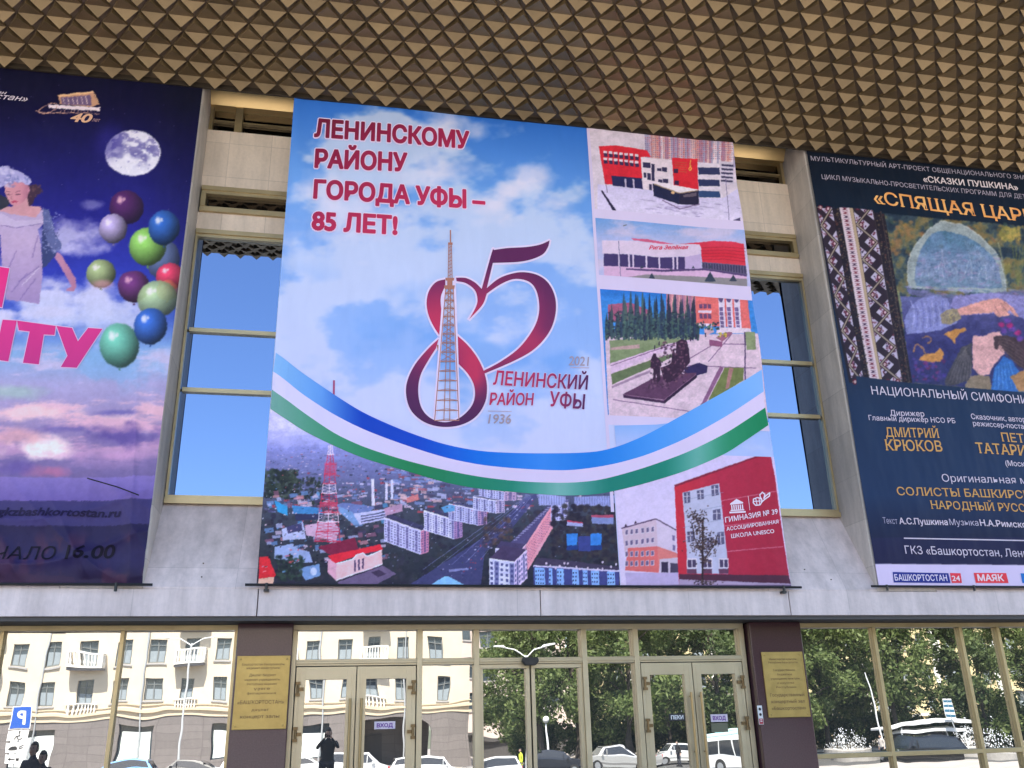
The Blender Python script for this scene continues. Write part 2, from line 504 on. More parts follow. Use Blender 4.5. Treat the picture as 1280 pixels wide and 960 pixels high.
# double doors
def hinge_mb(x, z, sgn):
    m = MB()
    m.tube([(x, -.10, z - .075), (x, -.10, z + .075)], .016, 8)
    m.box(min(x, x + sgn * .07), max(x, x + sgn * .07), -.092, -.066, z - .02, z + .02)
    m.box(x - .028, x + .028, -.115, -.09, z + .05, z + .085); m.box(x - .028, x + .028, -.115, -.09, z - .085, z - .05)
    return m


def double_door(x0, x1):
    mid = (x0 + x1) / 2
    for side, (a, b) in enumerate(((x0 + .012, mid - .006), (mid + .006, x1 - .012))):
        lf = empty('door_leaf', (0, 0, 0), 0, hall); lf.location = HO
        st = .115
        top = ZT - .055
        m = MB()
        m.box(a, a + st, -.06, .02, GZ + .01, top); m.box(b - st, b, -.06, .02, GZ + .01, top)
        m.box(a + st, b - st, -.06, .02, top - .15, top); m.box(a + st, b - st, -.06, .02, GZ + .01, GZ + .25)
        o_ = a if side == 0 else b
        for xx in (a + .045, b - .05): m.box(xx, xx + .006, -.064, -.0605, GZ + .2, top - .05)
        part(m, 'leaf_frame', M_GOLDP, lf, bevel=.006)
        pane(a + st - .01, b - st + .01, GZ + .24, top - .14, lf, tl(), y=-.01)
        xh = b - st * .55 if side == 0 else a + st * .55
        m = MB(); m.tube([(xh, -.12, -1.1), (xh, -.12, .38)], .017, 10)
        for z in (-1.0, -.35, .33): m.tube([(xh, -.12, z), (xh, -.06, z)], .011, 8)
        part(m, 'pull_handle', mat('brass_handle', (.36, .26, .13), .35, .7), lf, smooth=False)
        xg = a + .03 if side == 0 else b - .03
        for z in (.50, -.02, -1.2):
            part(hinge_mb(xg, z, 1 if side == 0 else -1), 'hinge', mat('dark_brass_hinge', (.20, .13, .06), .4, .7), lf)


double_door(ex[0] + .07, ex[1] - .035)
double_door(ex[4] + .035, ex[5] - .07)


# ================================================================== printed banners
WHITE_SEEN = np.array([.640, .720, .830])          # ink white (linear); leaves the lilac cast of the shade light in the inks


def ink(c):
    """printed colour as seen in the photo -> ink reflectance, still tinted by the light"""
    return np.clip(s2l(c) / WHITE_SEEN * .84, .004, .92)


def print_material(name, rough):
    m = bpy.data.materials.new(name); m.use_nodes = True
    t = m.node_tree; b = t.nodes['Principled BSDF']
    a = t.nodes.new('ShaderNodeVertexColor'); a.layer_name = 'print'
    g = t.nodes.new('ShaderNodeNewGeometry')
    n = t.nodes.new('ShaderNodeTexNoise'); n.inputs['Scale'].default_value = 1.3; n.inputs['Detail'].default_value = 5
    t.links.new(g.outputs['Position'], n.inputs['Vector'])
    mr = t.nodes.new('ShaderNodeMapRange'); mr.inputs['To Min'].default_value = .93; mr.inputs['To Max'].default_value = 1.07
    t.links.new(n.outputs['Fac'], mr.inputs['Value'])
    mx = t.nodes.new('ShaderNodeMix'); mx.data_type = 'RGBA'; mx.blend_type = 'MULTIPLY'; mx.inputs[0].default_value = 1
    t.links.new(a.outputs['Color'], mx.inputs[6]); t.links.new(mr.outputs[0], mx.inputs[7])
    t.links.new(mx.outputs[2], b.inputs['Base Color'])
    b.inputs['Roughness'].default_value = rough
    b.inputs['Specular IOR Level'].default_value = .18
    wv = t.nodes.new('ShaderNodeTexNoise'); wv.inputs['Scale'].default_value = 9; wv.inputs['Detail'].default_value = 3
    t.links.new(g.outputs['Position'], wv.inputs['Vector'])
    bp = t.nodes.new('ShaderNodeBump'); bp.inputs['Strength'].default_value = .12; bp.inputs['Distance'].default_value = .02
    t.links.new(wv.outputs['Fac'], bp.inputs['Height'])
    mp = t.nodes.new('ShaderNodeMapping'); mp.inputs['Scale'].default_value = (1.5, 1.5, .5); mp.inputs['Rotation'].default_value = (0, .35, 0)
    t.links.new(g.outputs['Position'], mp.inputs[0])
    w2 = t.nodes.new('ShaderNodeTexNoise'); w2.inputs['Scale'].default_value = 1.7; w2.inputs['Detail'].default_value = 2; t.links.new(mp.outputs[0], w2.inputs['Vector'])
    b2 = t.nodes.new('ShaderNodeBump'); b2.inputs['Strength'].default_value = .6; b2.inputs['Distance'].default_value = .12
    t.links.new(w2.outputs['Fac'], b2.inputs['Height']); t.links.new(bp.outputs[0], b2.inputs['Normal']); t.links.new(b2.outputs[0], b.inputs['Normal'])
    return m


M_PRINT = print_material('printed_vinyl', .5)


def fbm(h, w, sx, sy, octv=4, seed=0, gain=.5):
    g = np.random.default_rng(seed)
    out = np.zeros((h, w)); amp, tot = 1.0, 0.0
    for o in range(octv):
        a, b = max(sx / 2 ** o, 1.0), max(sy / 2 ** o, 1.0)
        gw, gh = int(w / a) + 3, int(h / b) + 3
        r = g.random((gh, gw))
        X = np.arange(w) / a; Y = np.arange(h) / b
        xi, yi = X.astype(int), Y.astype(int)
        fx, fy = X - xi, Y - yi
        fx, fy = fx * fx * (3 - 2 * fx), fy * fy * (3 - 2 * fy)
        top = r[yi][:, xi] * (1 - fx) + r[yi][:, xi + 1] * fx
        bot = r[yi + 1][:, xi] * (1 - fx) + r[yi + 1][:, xi + 1] * fx
        out += amp * (top * (1 - fy)[:, None] + bot * fy[:, None]); tot += amp; amp *= gain
    return out / tot


def sstep(a, b, x): 
    t = np.clip((x - a) / (b - a), 0, 1)
    return t * t * (3 - 2 * t)


def lerpc(ts, cs, t):
    cs = np.array(cs, float)
    return np.stack([np.interp(t, ts, cs[:, k]) for k in range(3)], -1)


class Canvas:
    """a picture painted in photo-pixel coordinates, later printed on a banner"""
    def __init__(s, x0, y0, x1, y1, k=2, col=(255, 255, 255)):
        s.x0, s.y0, s.k = x0, y0, k
        s.h, s.w = int((y1 - y0) * k), int((x1 - x0) * k)
        s.a = np.empty((s.h, s.w, 3)); s.a[:] = col
        s.X = (np.arange(s.w) + .5) / k + x0; s.Y = (np.arange(s.h) + .5) / k + y0

    def grid(s): return np.meshgrid(s.X, s.Y)

    def _win(s, xa, ya, xb, yb):
        i0 = max(int((ya - s.y0) * s.k) - 1, 0); i1 = min(int((yb - s.y0) * s.k) + 2, s.h)
        j0 = max(int((xa - s.x0) * s.k) - 1, 0); j1 = min(int((xb - s.x0) * s.k) + 2, s.w)
        return i0, i1, j0, j1

    def put(s, win, mask, col):
        i0, i1, j0, j1 = win
        if callable(col):
            XX, YY = np.meshgrid(s.X[j0:j1], s.Y[i0:i1]); col = col(XX, YY)
        reg = s.a[i0:i1, j0:j1]
        reg += (np.asarray(col, float) - reg) * mask[..., None]

    def poly(s, pts, col, al=1.0):
        p = np.asarray(pts, float)
        win = s._win(p[:, 0].min(), p[:, 1].min(), p[:, 0].max(), p[:, 1].max())
        i0, i1, j0, j1 = win
        if i1 <= i0 or j1 <= j0: return
        off = (-.25, .25) if s.k < 4 else (0,)
        m = np.zeros((i1 - i0, j1 - j0))
        for ox in off:
            for oy in off:
                x = s.X[j0:j1] + ox / s.k; y = s.Y[i0:i1] + oy / s.k
                ins = np.zeros(m.shape, bool)
                for (xa, ya), (xb, yb) in zip(p, np.roll(p, -1, 0)):
                    if ya == yb: continue
                    c = (ya > y) != (yb > y)
                    if not c.any(): continue
                    xc = xa + (y[c] - ya) * (xb - xa) / (yb - ya)
                    ins[c] ^= x[None, :] < xc[:, None]
                m += ins
        s.put(win, m / len(off) ** 2 * al, col)

    def ell(s, cx, cy, rx, ry, col, soft=.08, rot=0.0, al=1.0):
        r = max(rx, ry) * (1 + soft) + 1
        win = s._win(cx - r, cy - r, cx + r, cy + r)
        i0, i1, j0, j1 = win
        if i1 <= i0 or j1 <= j0: return
        XX, YY = np.meshgrid(s.X[j0:j1] - cx, s.Y[i0:i1] - cy)
        c, n = math.cos(rot), math.sin(rot)
        d = np.hypot((XX * c + YY * n) / rx, (-XX * n + YY * c) / ry)
        s.put(win, (1 - sstep(1 - soft, 1 + soft, d)) * al, col)

    def line(s, pts, wd, col, al=1.0):
        for (xa, ya), (xb, yb) in zip(pts[:-1], pts[1:]):
            L = math.hypot(xb - xa, yb - ya)
            if L == 0: continue
            nx, ny = -(yb - ya) / L * wd / 2, (xb - xa) / L * wd / 2
            s.poly([(xa + nx, ya + ny), (xb + nx, yb + ny), (xb - nx, yb - ny), (xa - nx, ya - ny)], col, al)

    def speckle(s, amp, sc, seed, win=None):
        n = fbm(s.h, s.w, sc * s.k, sc * s.k, 3, seed) - .5
        s.a += n[..., None] * amp

    def photo(s, amp=14, blur=1, seed=1, warp=.16):
        """grain, soft focus and uneven tone of an enlarged photograph"""
        du = (fbm(s.h, s.w, 3.2 * s.k, 3.2 * s.k, 3, seed + 7, .7) - .5) * 4 * warp * s.k; dv = (fbm(s.h, s.w, 3.2 * s.k, 3.2 * s.k, 3, seed + 8, .7) - .5) * 4 * warp * s.k
        ii, jj = np.mgrid[0:s.h, 0:s.w]
        s.a = s.a[np.clip(ii + dv, 0, s.h - 1).astype(int), np.clip(jj + du, 0, s.w - 1).astype(int)]
        for _ in range(blur):
            s.a[1:-1] = (s.a[:-2] + 2 * s.a[1:-1] + s.a[2:]) / 4; s.a[:, 1:-1] = (s.a[:, :-2] + 2 * s.a[:, 1:-1] + s.a[:, 2:]) / 4
        n = fbm(s.h, s.w, 7 * s.k, 6 * s.k, 4, seed, .7) - .5; n2 = fbm(s.h, s.w, 2.2 * s.k, 1.8 * s.k, 2, seed + 1, .8) - .5
        k = (1 + (n * 1.6 + n2 * 1.1) * amp / 60)[..., None]
        s.a = np.clip(s.a * k + (n * amp)[..., None], 0, 255)

    def sample(s, px, py):
        x = np.clip((px - s.x0) * s.k - .5, 0, s.w - 1.001); y = np.clip((py - s.y0) * s.k - .5, 0, s.h - 1.001)
        xi, yi = x.astype(int), y.astype(int); fx, fy = (x - xi)[..., None], (y - yi)[..., None]
        A = s.a
        return (A[yi, xi] * (1 - fx) + A[yi, xi + 1] * fx) * (1 - fy) + (A[yi + 1, xi] * (1 - fx) + A[yi + 1, xi + 1] * fx) * fy


def zm(ox, oy, k):
    """points read off an enlargement with origin (ox, oy) and scale k"""
    return lambda pts: [(ox + x / k, oy + y / k) for x, y in pts]


class Banner:
    Y = FY - .055

    def __init__(s, x0, x1, z0, z1, wrinkle):
        s.x0, s.x1, s.z0, s.z1, s.wr = x0, x1, z0, z1, wrinkle

    def at(s, px, py):
        p = wall_pt(px, py, s.Y); return p[0], p[2]

    def y(s, x, z, lay): return s.Y - .004 * lay + s.wr(x, z)

    def grid(s, name, cv, parent, rect=None, step=.012, lay=0, keep=None):
        x0, x1, z0, z1 = rect or (s.x0, s.x1, s.z0, s.z1)
        nx, nz = max(int((x1 - x0) / step), 2), max(int((z1 - z0) / step), 2)
        X, Z = np.meshgrid(np.linspace(x0, x1, nx), np.linspace(z0, z1, nz))
        Yv = s.y(X, Z, lay)
        px, py = project(X, np.full_like(X, s.Y), Z)
        col = ink(cv.sample(px, py))
        i = np.arange(nx * nz).reshape(nz, nx)
        q = np.stack([i[:-1, :-1], i[:-1, 1:], i[1:, 1:], i[1:, :-1]], -1).reshape(-1, 4)
        if keep is not None:
            k = keep(px, py); q = q[k[:-1, :-1].ravel()]
            used = np.zeros(nx * nz, bool); used[q] = True; remap = np.cumsum(used) - 1
            q = remap[q]; sel = used.reshape(nz, nx)
            return mesh_np(name, np.stack([X[sel], Yv[sel], Z[sel]], -1), q, col[sel], parent, smooth=True)
        return mesh_np(name, np.stack([X, Yv, Z], -1).reshape(-1, 3), q, col.reshape(-1, 3), parent, smooth=True)

    def vec(s, name, polys, col, parent, lay=2, cut=.11, world=False):
        """flat printed shapes: list of outlines (each [outer, hole, ...] or one outline) in photo pixels"""
        bm = bmesh.new()
        for pl in polys:
            rings = pl if isinstance(pl[0][0], (list, tuple)) else [pl]
            rr = []
            for r in rings:
                rr.append([Vector((*(p if world else s.at(*p)), 0)) for p in r])
            tri = tessellate_polygon(rr)
            jit = (len(bm.verts) // 4 % 7) * .05
            vs = [bm.verts.new((p[0], p[1], jit)) for r in rr for p in r]
            for t in tri:
                try: bm.faces.new([vs[k] for k in t])
                except ValueError: pass
        return s.finish(bm, name, col, parent, lay, cut)

    def finish(s, bm, name, col, parent, lay, cut):
        if cut and bm.verts:
            xs = [v.co.x for v in bm.verts]; zs = [v.co.y for v in bm.verts]
            for axis, lo, hi in ((0, min(xs), max(xs)), (1, min(zs), max(zs))):
                for c in np.arange(math.ceil(lo / cut) * cut, hi, cut):
                    co = [0, 0, 0]; co[axis] = c; no = [0, 0, 0]; no[axis] = 1
                    bmesh.ops.bisect_plane(bm, geom=bm.verts[:] + bm.edges[:] + bm.faces[:], plane_co=co, plane_no=no)
        bm.verts.index_update()
        P = np.array([v.co for v in bm.verts]).reshape(-1, 3)
        F = [[v.index for v in f.verts] for f in bm.faces]
        bm.free()
        X, Z = P[:, 0], P[:, 1]
        Yv = s.y(X, Z, lay) - .004 * P[:, 2]
        if callable(col):
            px, py = project(X, np.full_like(X, s.Y), Z); c = col(px, py)
        else: c = np.tile(np.array(col, float), (len(P), 1))
        me = bpy.data.meshes.new(name)
        me.from_pydata(np.stack([X, Yv, Z], -1).tolist(), [], F)
        bm2 = bmesh.new(); bm2.from_mesh(me)
        for f in bm2.faces:
            f.normal_update()
            if f.normal.y > 0: f.normal_flip()
        bm2.to_mesh(me); bm2.free()
        at = me.color_attributes.new('print', 'FLOAT_COLOR', 'POINT')
        at.data.foreach_set('color', np.concatenate([ink(c), np.ones((len(P), 1))], 1).astype(np.float32).ravel())
        me.materials.append(M_PRINT)
        o = bpy.data.objects.new(name, me); COL.objects.link(o); o.parent = parent
        return o

    def stroke(s, pts, wd, closed=False):
        """outline quads for a line of given width in photo pixels"""
        out = []
        if closed: pts = list(pts) + [pts[0]]
        for (xa, ya), (xb, yb) in zip(pts[:-1], pts[1:]):
            L = math.hypot(xb - xa, yb - ya)
            if L < 1e-6: continue
            ex, ey = (xb - xa) / L * wd * .25, (yb - ya) / L * wd * .25
            nx, ny = -(yb - ya) / L * wd / 2, (xb - xa) / L * wd / 2
            out.append([(xa - ex + nx, ya - ey + ny), (xb + ex + nx, yb + ey + ny), (xb + ex - nx, yb + ey - ny), (xa - ex - nx, ya - ey - ny)])
        return out

    def text(s, string, p0, p1, cap, col, parent, lay=3, bold=.012, shear=0.0, serif=False, halo=None, name='lettering', cut=0, clip=None):
        """string with its baseline from p0 to p1 and capitals `cap` tall, all in photo pixels"""
        (xa, za), (xb, zb) = s.at(*p0), s.at(*p1)
        zt = s.at(p0[0], p0[1] - cap)[1]
        V, Fc, ref = text_geo(string, bold, shear, serif)
        sx = (xb - xa) / (ref[1] - ref[0]); sz = (zt - za) / ref[2]

        def lay_out(V, Fc, nm, c, ly):
            bm = bmesh.new()
            vs = []
            for i, (x, z, j) in enumerate(V):
                wx = xa + (x - ref[0]) * sx
                vs.append(bm.verts.new((wx, za + z * sz + (zb - za) * (wx - xa) / (xb - xa), j)))
            for f in Fc:
                try: bm.faces.new([vs[k] for k in f])
                except ValueError: pass
            if clip:
                bmesh.ops.bisect_plane(bm, geom=bm.verts[:] + bm.edges[:] + bm.faces[:], plane_co=(clip, 0, 0), plane_no=(1, 0, 0), clear_outer=True)
            return s.finish(bm, nm, c, parent, ly, cut)
        if halo:
            V2, F2, _ = text_geo(string, bold + halo[0], shear, False)
            lay_out(V2, F2, 'lettering_outline', halo[1], lay - 1.2)
        return lay_out(V, Fc, name, col, lay)


def mesh_np(name, V, Q, col, parent, smooth=False):
    me = bpy.data.meshes.new(name)
    me.vertices.add(len(V)); me.vertices.foreach_set('co', V.astype(np.float32).ravel())
    me.loops.add(Q.size); me.loops.foreach_set('vertex_index', Q.astype(np.int32).ravel())
    me.polygons.add(len(Q)); me.polygons.foreach_set('loop_start', np.arange(0, Q.size, 4, dtype=np.int32))
    if smooth: me.polygons.foreach_set('use_smooth', np.ones(len(Q), bool))
    me.update(calc_edges=True)
    at = me.color_attributes.new('print', 'FLOAT_COLOR', 'POINT')
    at.data.foreach_set('color', np.concatenate([col, np.ones((len(V), 1))], 1).astype(np.float32).ravel())
    me.materials.append(M_PRINT)
    o = bpy.data.objects.new(name, me); COL.objects.link(o)
    if parent: o.parent = parent
    return o


_TX = {}


def text_geo(string, bold, shear, serif):
    """glyph faces plus a band along every outline that makes the letters bolder; third value is a tiny depth step"""
    key = (string, bold, shear, serif)
    if key in _TX: return _TX[key]
    def raw(st):
        """outlines of the string; every contour is filled on its own (with its holes), because glyph strokes overlap"""
        cu = bpy.data.curves.new('lettering', 'FONT'); cu.body = st; cu.shear = shear
        ob = bpy.data.objects.new('lettering', cu); COL.objects.link(ob)
        bpy.context.view_layer.update()
        crv = ob.to_curve(bpy.context.evaluated_depsgraph_get())
        cont = []
        for sp in crv.splines:
            bp = sp.bezier_points; n = len(bp); pts = []
            for i in range(n):
                p0, p1 = bp[i], bp[(i + 1) % n]
                a0, h0, h1, a1 = (np.array(q[:2]) for q in (p0.co, p0.handle_right, p1.handle_left, p1.co))
                d = a1 - a0; L = np.hypot(*d)
                flat = L < 1e-9 or max(abs(np.cross(d, h0 - a0)), abs(np.cross(d, h1 - a0))) / L < .002
                for t in ([0] if flat else [0, .25, .5, .75]):
                    pts.append(tuple(a0 * (1 - t) ** 3 + 3 * h0 * t * (1 - t) ** 2 + 3 * h1 * t * t * (1 - t) + a1 * t ** 3))
            if len(pts) > 2: cont.append(pts)
        ob.to_curve_clear(); bpy.data.objects.remove(ob); bpy.data.curves.remove(cu)
        area = lambda q: .5 * sum(q[i - 1][0] * q[i][1] - q[i][0] * q[i - 1][1] for i in range(len(q)))
        ar = [area(q) for q in cont]
        def inside(p_, q):
            r_ = False
            for (xa, ya), (xb, yb) in zip(q, q[1:] + q[:1]):
                if (ya > p_[1]) != (yb > p_[1]) and p_[0] < xa + (p_[1] - ya) * (xb - xa) / (yb - ya): r_ = not r_
            return r_
        host = {}
        for i in range(len(cont)):                     # a hole runs the other way round inside one larger contour
            c_ = [o for o in range(len(cont)) if o != i and ar[o] * ar[i] < 0 and abs(ar[o]) > abs(ar[i]) and all(inside(p_, cont[o]) for p_ in cont[i])]
            if c_: host[i] = min(c_, key=lambda o: abs(ar[o]))
        outs = [i for i in range(len(cont)) if i not in host]; holes = {o: [i for i in host if host[i] == o] for o in outs}
        V, Fc, B = [], [], []
        for k_, o in enumerate(outs):
            rings = [cont[o]] + [cont[h] for h in holes[o]]
            base = len(V)
            for r_ in rings:
                n0 = len(V); V += [(x, z, .02 * (k_ % 4)) for x, z in r_]
                B += [(n0 + i, n0 + (i + 1) % len(r_)) for i in range(len(r_))]
            Fc += [tuple(base + t for t in tri) for tri in tessellate_polygon([[Vector((x, z, 0)) for x, z in r_] for r_ in rings])]
        return V, Fc, B
    if 'cap' not in _TX:
        V, _, _ = raw('Н'); _TX['cap'] = (min(v[1] for v in V), max(v[1] for v in V))
    lo, hi = _TX['cap']
    V, Fc, B = raw(string)
    base = list(V)
    if serif:
        for a, b in B:
            (x0, z0, _), (x1, z1, _) = base[a], base[b]
            if abs(z0 - z1) < .004 and .05 < abs(x1 - x0) < .2:
                for lev, up in ((lo, 1), (hi, -1)):
                    if abs(z0 - lev) < .004:
                        xl, xr = min(x0, x1) - .055, max(x0, x1) + .055
                        n = len(V)
                        V += [(xl, lev, .3), (xr, lev, .3), (xr, lev + up * .05, .3), (xl, lev + up * .05, .3)]
                        Fc.append((n, n + 1, n + 2, n + 3))
    if bold > 0:
        for i, (a, b) in enumerate(B):
            (x0, z0, _), (x1, z1, _) = base[a], base[b]
            L = math.hypot(x1 - x0, z1 - z0)
            if L < 1e-6: continue
            ex, ez = (x1 - x0) / L * bold * .55, (z1 - z0) / L * bold * .55
            nx_, nz_ = -(z1 - z0) / L * bold, (x1 - x0) / L * bold
            n = len(V); j = -.03 * (1 + i % 6)
            V += [(x0 - ex + nx_, z0 - ez + nz_, j), (x1 + ex + nx_, z1 + ez + nz_, j), (x1 + ex - nx_, z1 + ez - nz_, j), (x0 - ex - nx_, z0 - ez - nz_, j)]
            Fc.append((n, n + 1, n + 2, n + 3))
    ref = (min(v[0] for v in base), max(v[0] for v in base), hi - lo)
    V = [(x, z - lo, j) for x, z, j in V]
    _TX[key] = (V, Fc, ref)
    return _TX[key]


def block(c, A, B, C, h, wl, wr, roof, nl=6, nr=3, nf=5, win=(60, 60, 110), wal=.8):
    """small printed tower block: roof corners A (left), B (near), C (right) and wall height h"""
    A, B, C = map(np.array, (A, B, C)); D = A + C - B
    c.poly([A, B, C, D], roof)
    for P_, Q_, cl, n in ((A, B, wl, nl), (B, C, wr, nr)):
        c.poly([P_, Q_, Q_ + (0, h), P_ + (0, h)], cl)
        d = (Q_ - P_)
        for i in range(n):
            if i % 3 == 1:
                a = P_ + d * (i + .05) / n; b = P_ + d * (i + .95) / n
                c.poly([a + (0, h * .06), b + (0, h * .06), b + (0, h * .96), a + (0, h * .96)], win, wal * .7)
            for k in range(nf):
                a = P_ + d * (i + .25) / n; b = P_ + d * (i + .75) / n
                z0, z1 = h * (.1 + .88 * k / nf), h * (.1 + .88 * (k + .55) / nf)
                c.poly([a + (0, z0), b + (0, z0), b + (0, z1), a + (0, z1)], win, wal)
    c.line([A, B], .7, (225, 220, 240), .8); c.line([B, C], .7, (225, 215, 235), .8)


def foliage(c, x0, y0, x1, y1, n, r, cols, seed, al=.9):
    g = np.random.default_rng(seed)
    for _ in range(n):
        x, y = g.uniform(x0, x1), g.uniform(y0, y1)
        k = cols[g.integers(len(cols))]
        c.ell(x, y, r * g.uniform(.5, 1.2), r * g.uniform(.5, 1.1), k, .35, 0, al)

# ------------------------------------------------------------------ the centre banner
xa, za = wall_pt(322, 733, Banner.Y)[0], 1.69


def wr_centre(x, z):
    e = np.exp(-((x + .91) / .35) ** 2)
    f = np.exp(-((x - 6.05) / .5) ** 2)
    b = np.exp(-((z - 1.7) / .45) ** 2)
    return (.010 * np.sin(2.1 * x + .4 * z) + .006 * np.sin(2.6 * z + .8 * x) + e * .014 * np.sin(16 * x + 2.2 * z) + f * .014 * np.sin(3.4 * z + 2 * x)
            + b * .008 * np.sin(9 * x + 5 * z) + .010 * np.sin(5.5 * z + 1.2) * sstep(3.8, 5.6, x) * sstep(4.5, 6, z))


BC = Banner(-.905, 6.055, 1.67, 8.90, wr_centre)
ctr = empty('anniversary_banner', (2.57, BC.Y, 1.67))
tag(ctr, 'light blue anniversary banner with red heart emblem hanging between the two dark posters', 'banner')
INV = Matrix.Translation((-2.57, -BC.Y, -1.67))


def settle(root, inv):
    for ch in root.children:
        ch.matrix_parent_inverse = Matrix.Identity(4); ch.location = inv.to_translation() + ch.location


# sky with clouds
c = Canvas(310, 90, 1000, 740, 1, (170, 190, 245))
XX, YY = c.grid()
n1 = fbm(c.h, c.w, 150, 85, 6, 11, .56); n2 = fbm(c.h, c.w, 60, 40, 5, 12)
dist = YY + .10 * (640 - XX)                               # rows follow the banner
base = lerpc([90, 150, 240, 340, 470, 620, 740], [(30, 84, 182), (44, 104, 202), (92, 146, 226), (122, 164, 236), (140, 174, 240), (182, 194, 243), (194, 198, 241)], dist)
thr = np.interp(dist, [100, 180, 260, 330, 560], [.60, .52, .46, .42, .38])
m = sstep(thr, thr + .11, n1 * .75 + n2 * .25)
cl = lerpc([90, 240, 400, 620], [(176, 194, 228), (186, 202, 238), (190, 202, 242), (194, 199, 243)], dist)
c.a = base + (cl - base) * (m * np.interp(dist, [90, 300, 560], [.85, .8, .75]))[..., None]
for x, y, rx, ry, al in ((560, 165, 70, 24, .55), (660, 225, 46, 22, .6), (700, 255, 34, 20, .5), (620, 255, 40, 26, .6), (545, 215, 60, 26, .45), (430, 280, 90, 36, .4), (400, 240, 40, 20, .4)):
    q = fbm(c.h, c.w, 36, 24, 5, int(x)) ; d = np.hypot((XX - x) / rx, (YY - y) / ry)
    k = np.clip((1 - d) * 1.3 + (q - .5) * 2.2, 0, 1) * al * 1.25
    k = np.clip(k, 0, .92); c.a += (np.array((206, 208, 240)) - c.a) * k[..., None]
k = sstep(.50, .70, fbm(c.h, c.w, 90, 60, 4, 33)) * sstep(330, 420, dist) * (1 - sstep(520, 560, dist)) * .75
c.a += (np.array((106, 156, 234)) - c.a) * k[..., None]
cloth = BC.grid('cloth', c, ctr, step=.016)

# white frame round the photo column
wx0, wz0 = BC.at(742, 300)[0], BC.at(766, 531)[1]
BC.vec('photo_frame', [[(wx0, wz0), (BC.x1 - .002, wz0), (BC.x1 - .002, BC.z1 - .002), (wx0, BC.z1 - .002)], [(wx0, BC.at(770, 640)[1]), (wx0 + .045, BC.at(770, 640)[1]), (wx0 + .045, wz0), (wx0, wz0)]], (196, 190, 232), ctr, 1.0, world=True)


def panel(cv, tl, br, lay=1.5, step=.0075):
    a, b = BC.at(*tl), BC.at(*br); a = (wx0 + .045, min(a[1], BC.z1))
    return BC.grid('photo_print', cv, ctr, (a[0], BC.x1, b[1], a[1]), step, lay)


# photo 1: red and white building in the snow
c = Canvas(740, 150, 930, 286, 3, (196, 190, 218)); Z = zm(740, 160, 6.4)
c.a += (fbm(c.h, c.w, 60, 30, 4, 3)[..., None] - .5) * 26
g = np.random.default_rng(5)
for i in range(46):
    x0 = 420 + i * 16; y0 = 60 + x0 * .07 - 22; col = [(178, 160, 196), (196, 170, 180), (160, 120, 150), (205, 198, 222), (150, 150, 190), (186, 140, 150)][g.integers(6)]
    c.poly(Z([(x0, y0 - 40), (x0 + 16, y0 - 40), (x0 + 20, 260 + i * 1.2), (x0 + 4, 260 + i * 1.2)]), col)
    for k in range(12):
        yy = y0 + 4 + k * 16
        if yy < 250: c.poly(Z([(x0 + 2 + k * .3, yy), (x0 + 12, yy + 1), (x0 + 12, yy + 9), (x0 + 3, yy + 8)]), (105, 90, 140) if g.random() < .7 else (165, 70, 85), .7)
c.poly(Z([(50, 150), (190, 140), (440, 178), (470, 230), (390, 232), (400, 400), (440, 410), (440, 470), (100, 455)]), (196, 42, 62))
for j in range(2):
    for i in range(7):
        x = 88 + i * 42; y = 185 + i * 4 + j * 55
        c.poly(Z([(x, y), (x + 30, y + 2), (x + 30, y + 22), (x, y + 20)]), (205, 200, 225)); c.poly(Z([(x + 2, y + 20), (x + 32, y + 22), (x + 34, y + 50), (x + 4, y + 48)]), (54, 44, 84))
c.poly(Z([(150, 385), (440, 408), (440, 500), (160, 465)]), (36, 40, 86))
for x in (255, 320, 395): c.poly(Z([(x, 410), (x + 14, 412), (x + 20, 485), (x + 6, 483)]), (170, 165, 200))
c.poly(Z([(388, 232), (640, 250), (655, 470), (480, 440), (470, 510), (405, 490)]), (206, 198, 222))
for x, y, w_, h_ in ((405, 275, 62, 44), (475, 285, 24, 140), (520, 318, 36, 26), (560, 310, 40, 38), (412, 355, 20, 44), (442, 360, 26, 56), (528, 410, 34, 26), (566, 404, 42, 36), (455, 450, 22, 56)):
    c.poly(Z([(x, y), (x + w_, y + 3), (x + w_, y + h_), (x, y + h_ - 3)]), (48, 46, 84))
c.poly(Z([(640, 235), (845, 245), (855, 490), (655, 465)]), (192, 40, 58))
for k in range(5): c.line(Z([(660, 268 + k * 18), (760, 276 + k * 18)]), .8, (170, 84, 62))
c.line(Z([(790, 252), (784, 300), (798, 322), (784, 338), (776, 318), (796, 296)]), 1.2, (206, 160, 80))
for x, y in ((655, 322), (660, 418)): c.poly(Z([(x, y), (x + 34, y + 2), (x + 34, y + 36), (x, y + 34)]), (50, 34, 70))
c.poly(Z([(845, 270), (1020, 282), (1045, 570), (855, 560)]), (200, 196, 224))
for y in (310, 405, 500): c.poly(Z([(850, y), (1020, y + 3), (1028, y + 56), (856, y + 56)]), (46, 70, 120) if y > 450 else (44, 52, 96))
c.poly(Z([(1020, 262), (1125, 272), (1140, 440), (1040, 440)]), (188, 186, 216))
for k in range(5): c.poly(Z([(1035, 286 + k * 30), (1128, 294 + k * 30), (1130, 308 + k * 30), (1038, 302 + k * 30)]), (56, 52, 92))
c.poly(Z([(40, 455), (480, 500), (860, 560), (1050, 560), (1180, 470), (1190, 790), (40, 720)]), lambda X, Y: lerpc([0, 1], [(186, 184, 232), (204, 200, 238)], np.clip((Y - 225) / 60, 0, 1)))
for k in range(60):
    x, y = g.normal(700, 150), g.normal(640, 34)
    c.ell(740 + x / 6.4, 160 + y / 6.4, g.uniform(2, 6), .8, (132, 120, 178), .5, .15, .4)
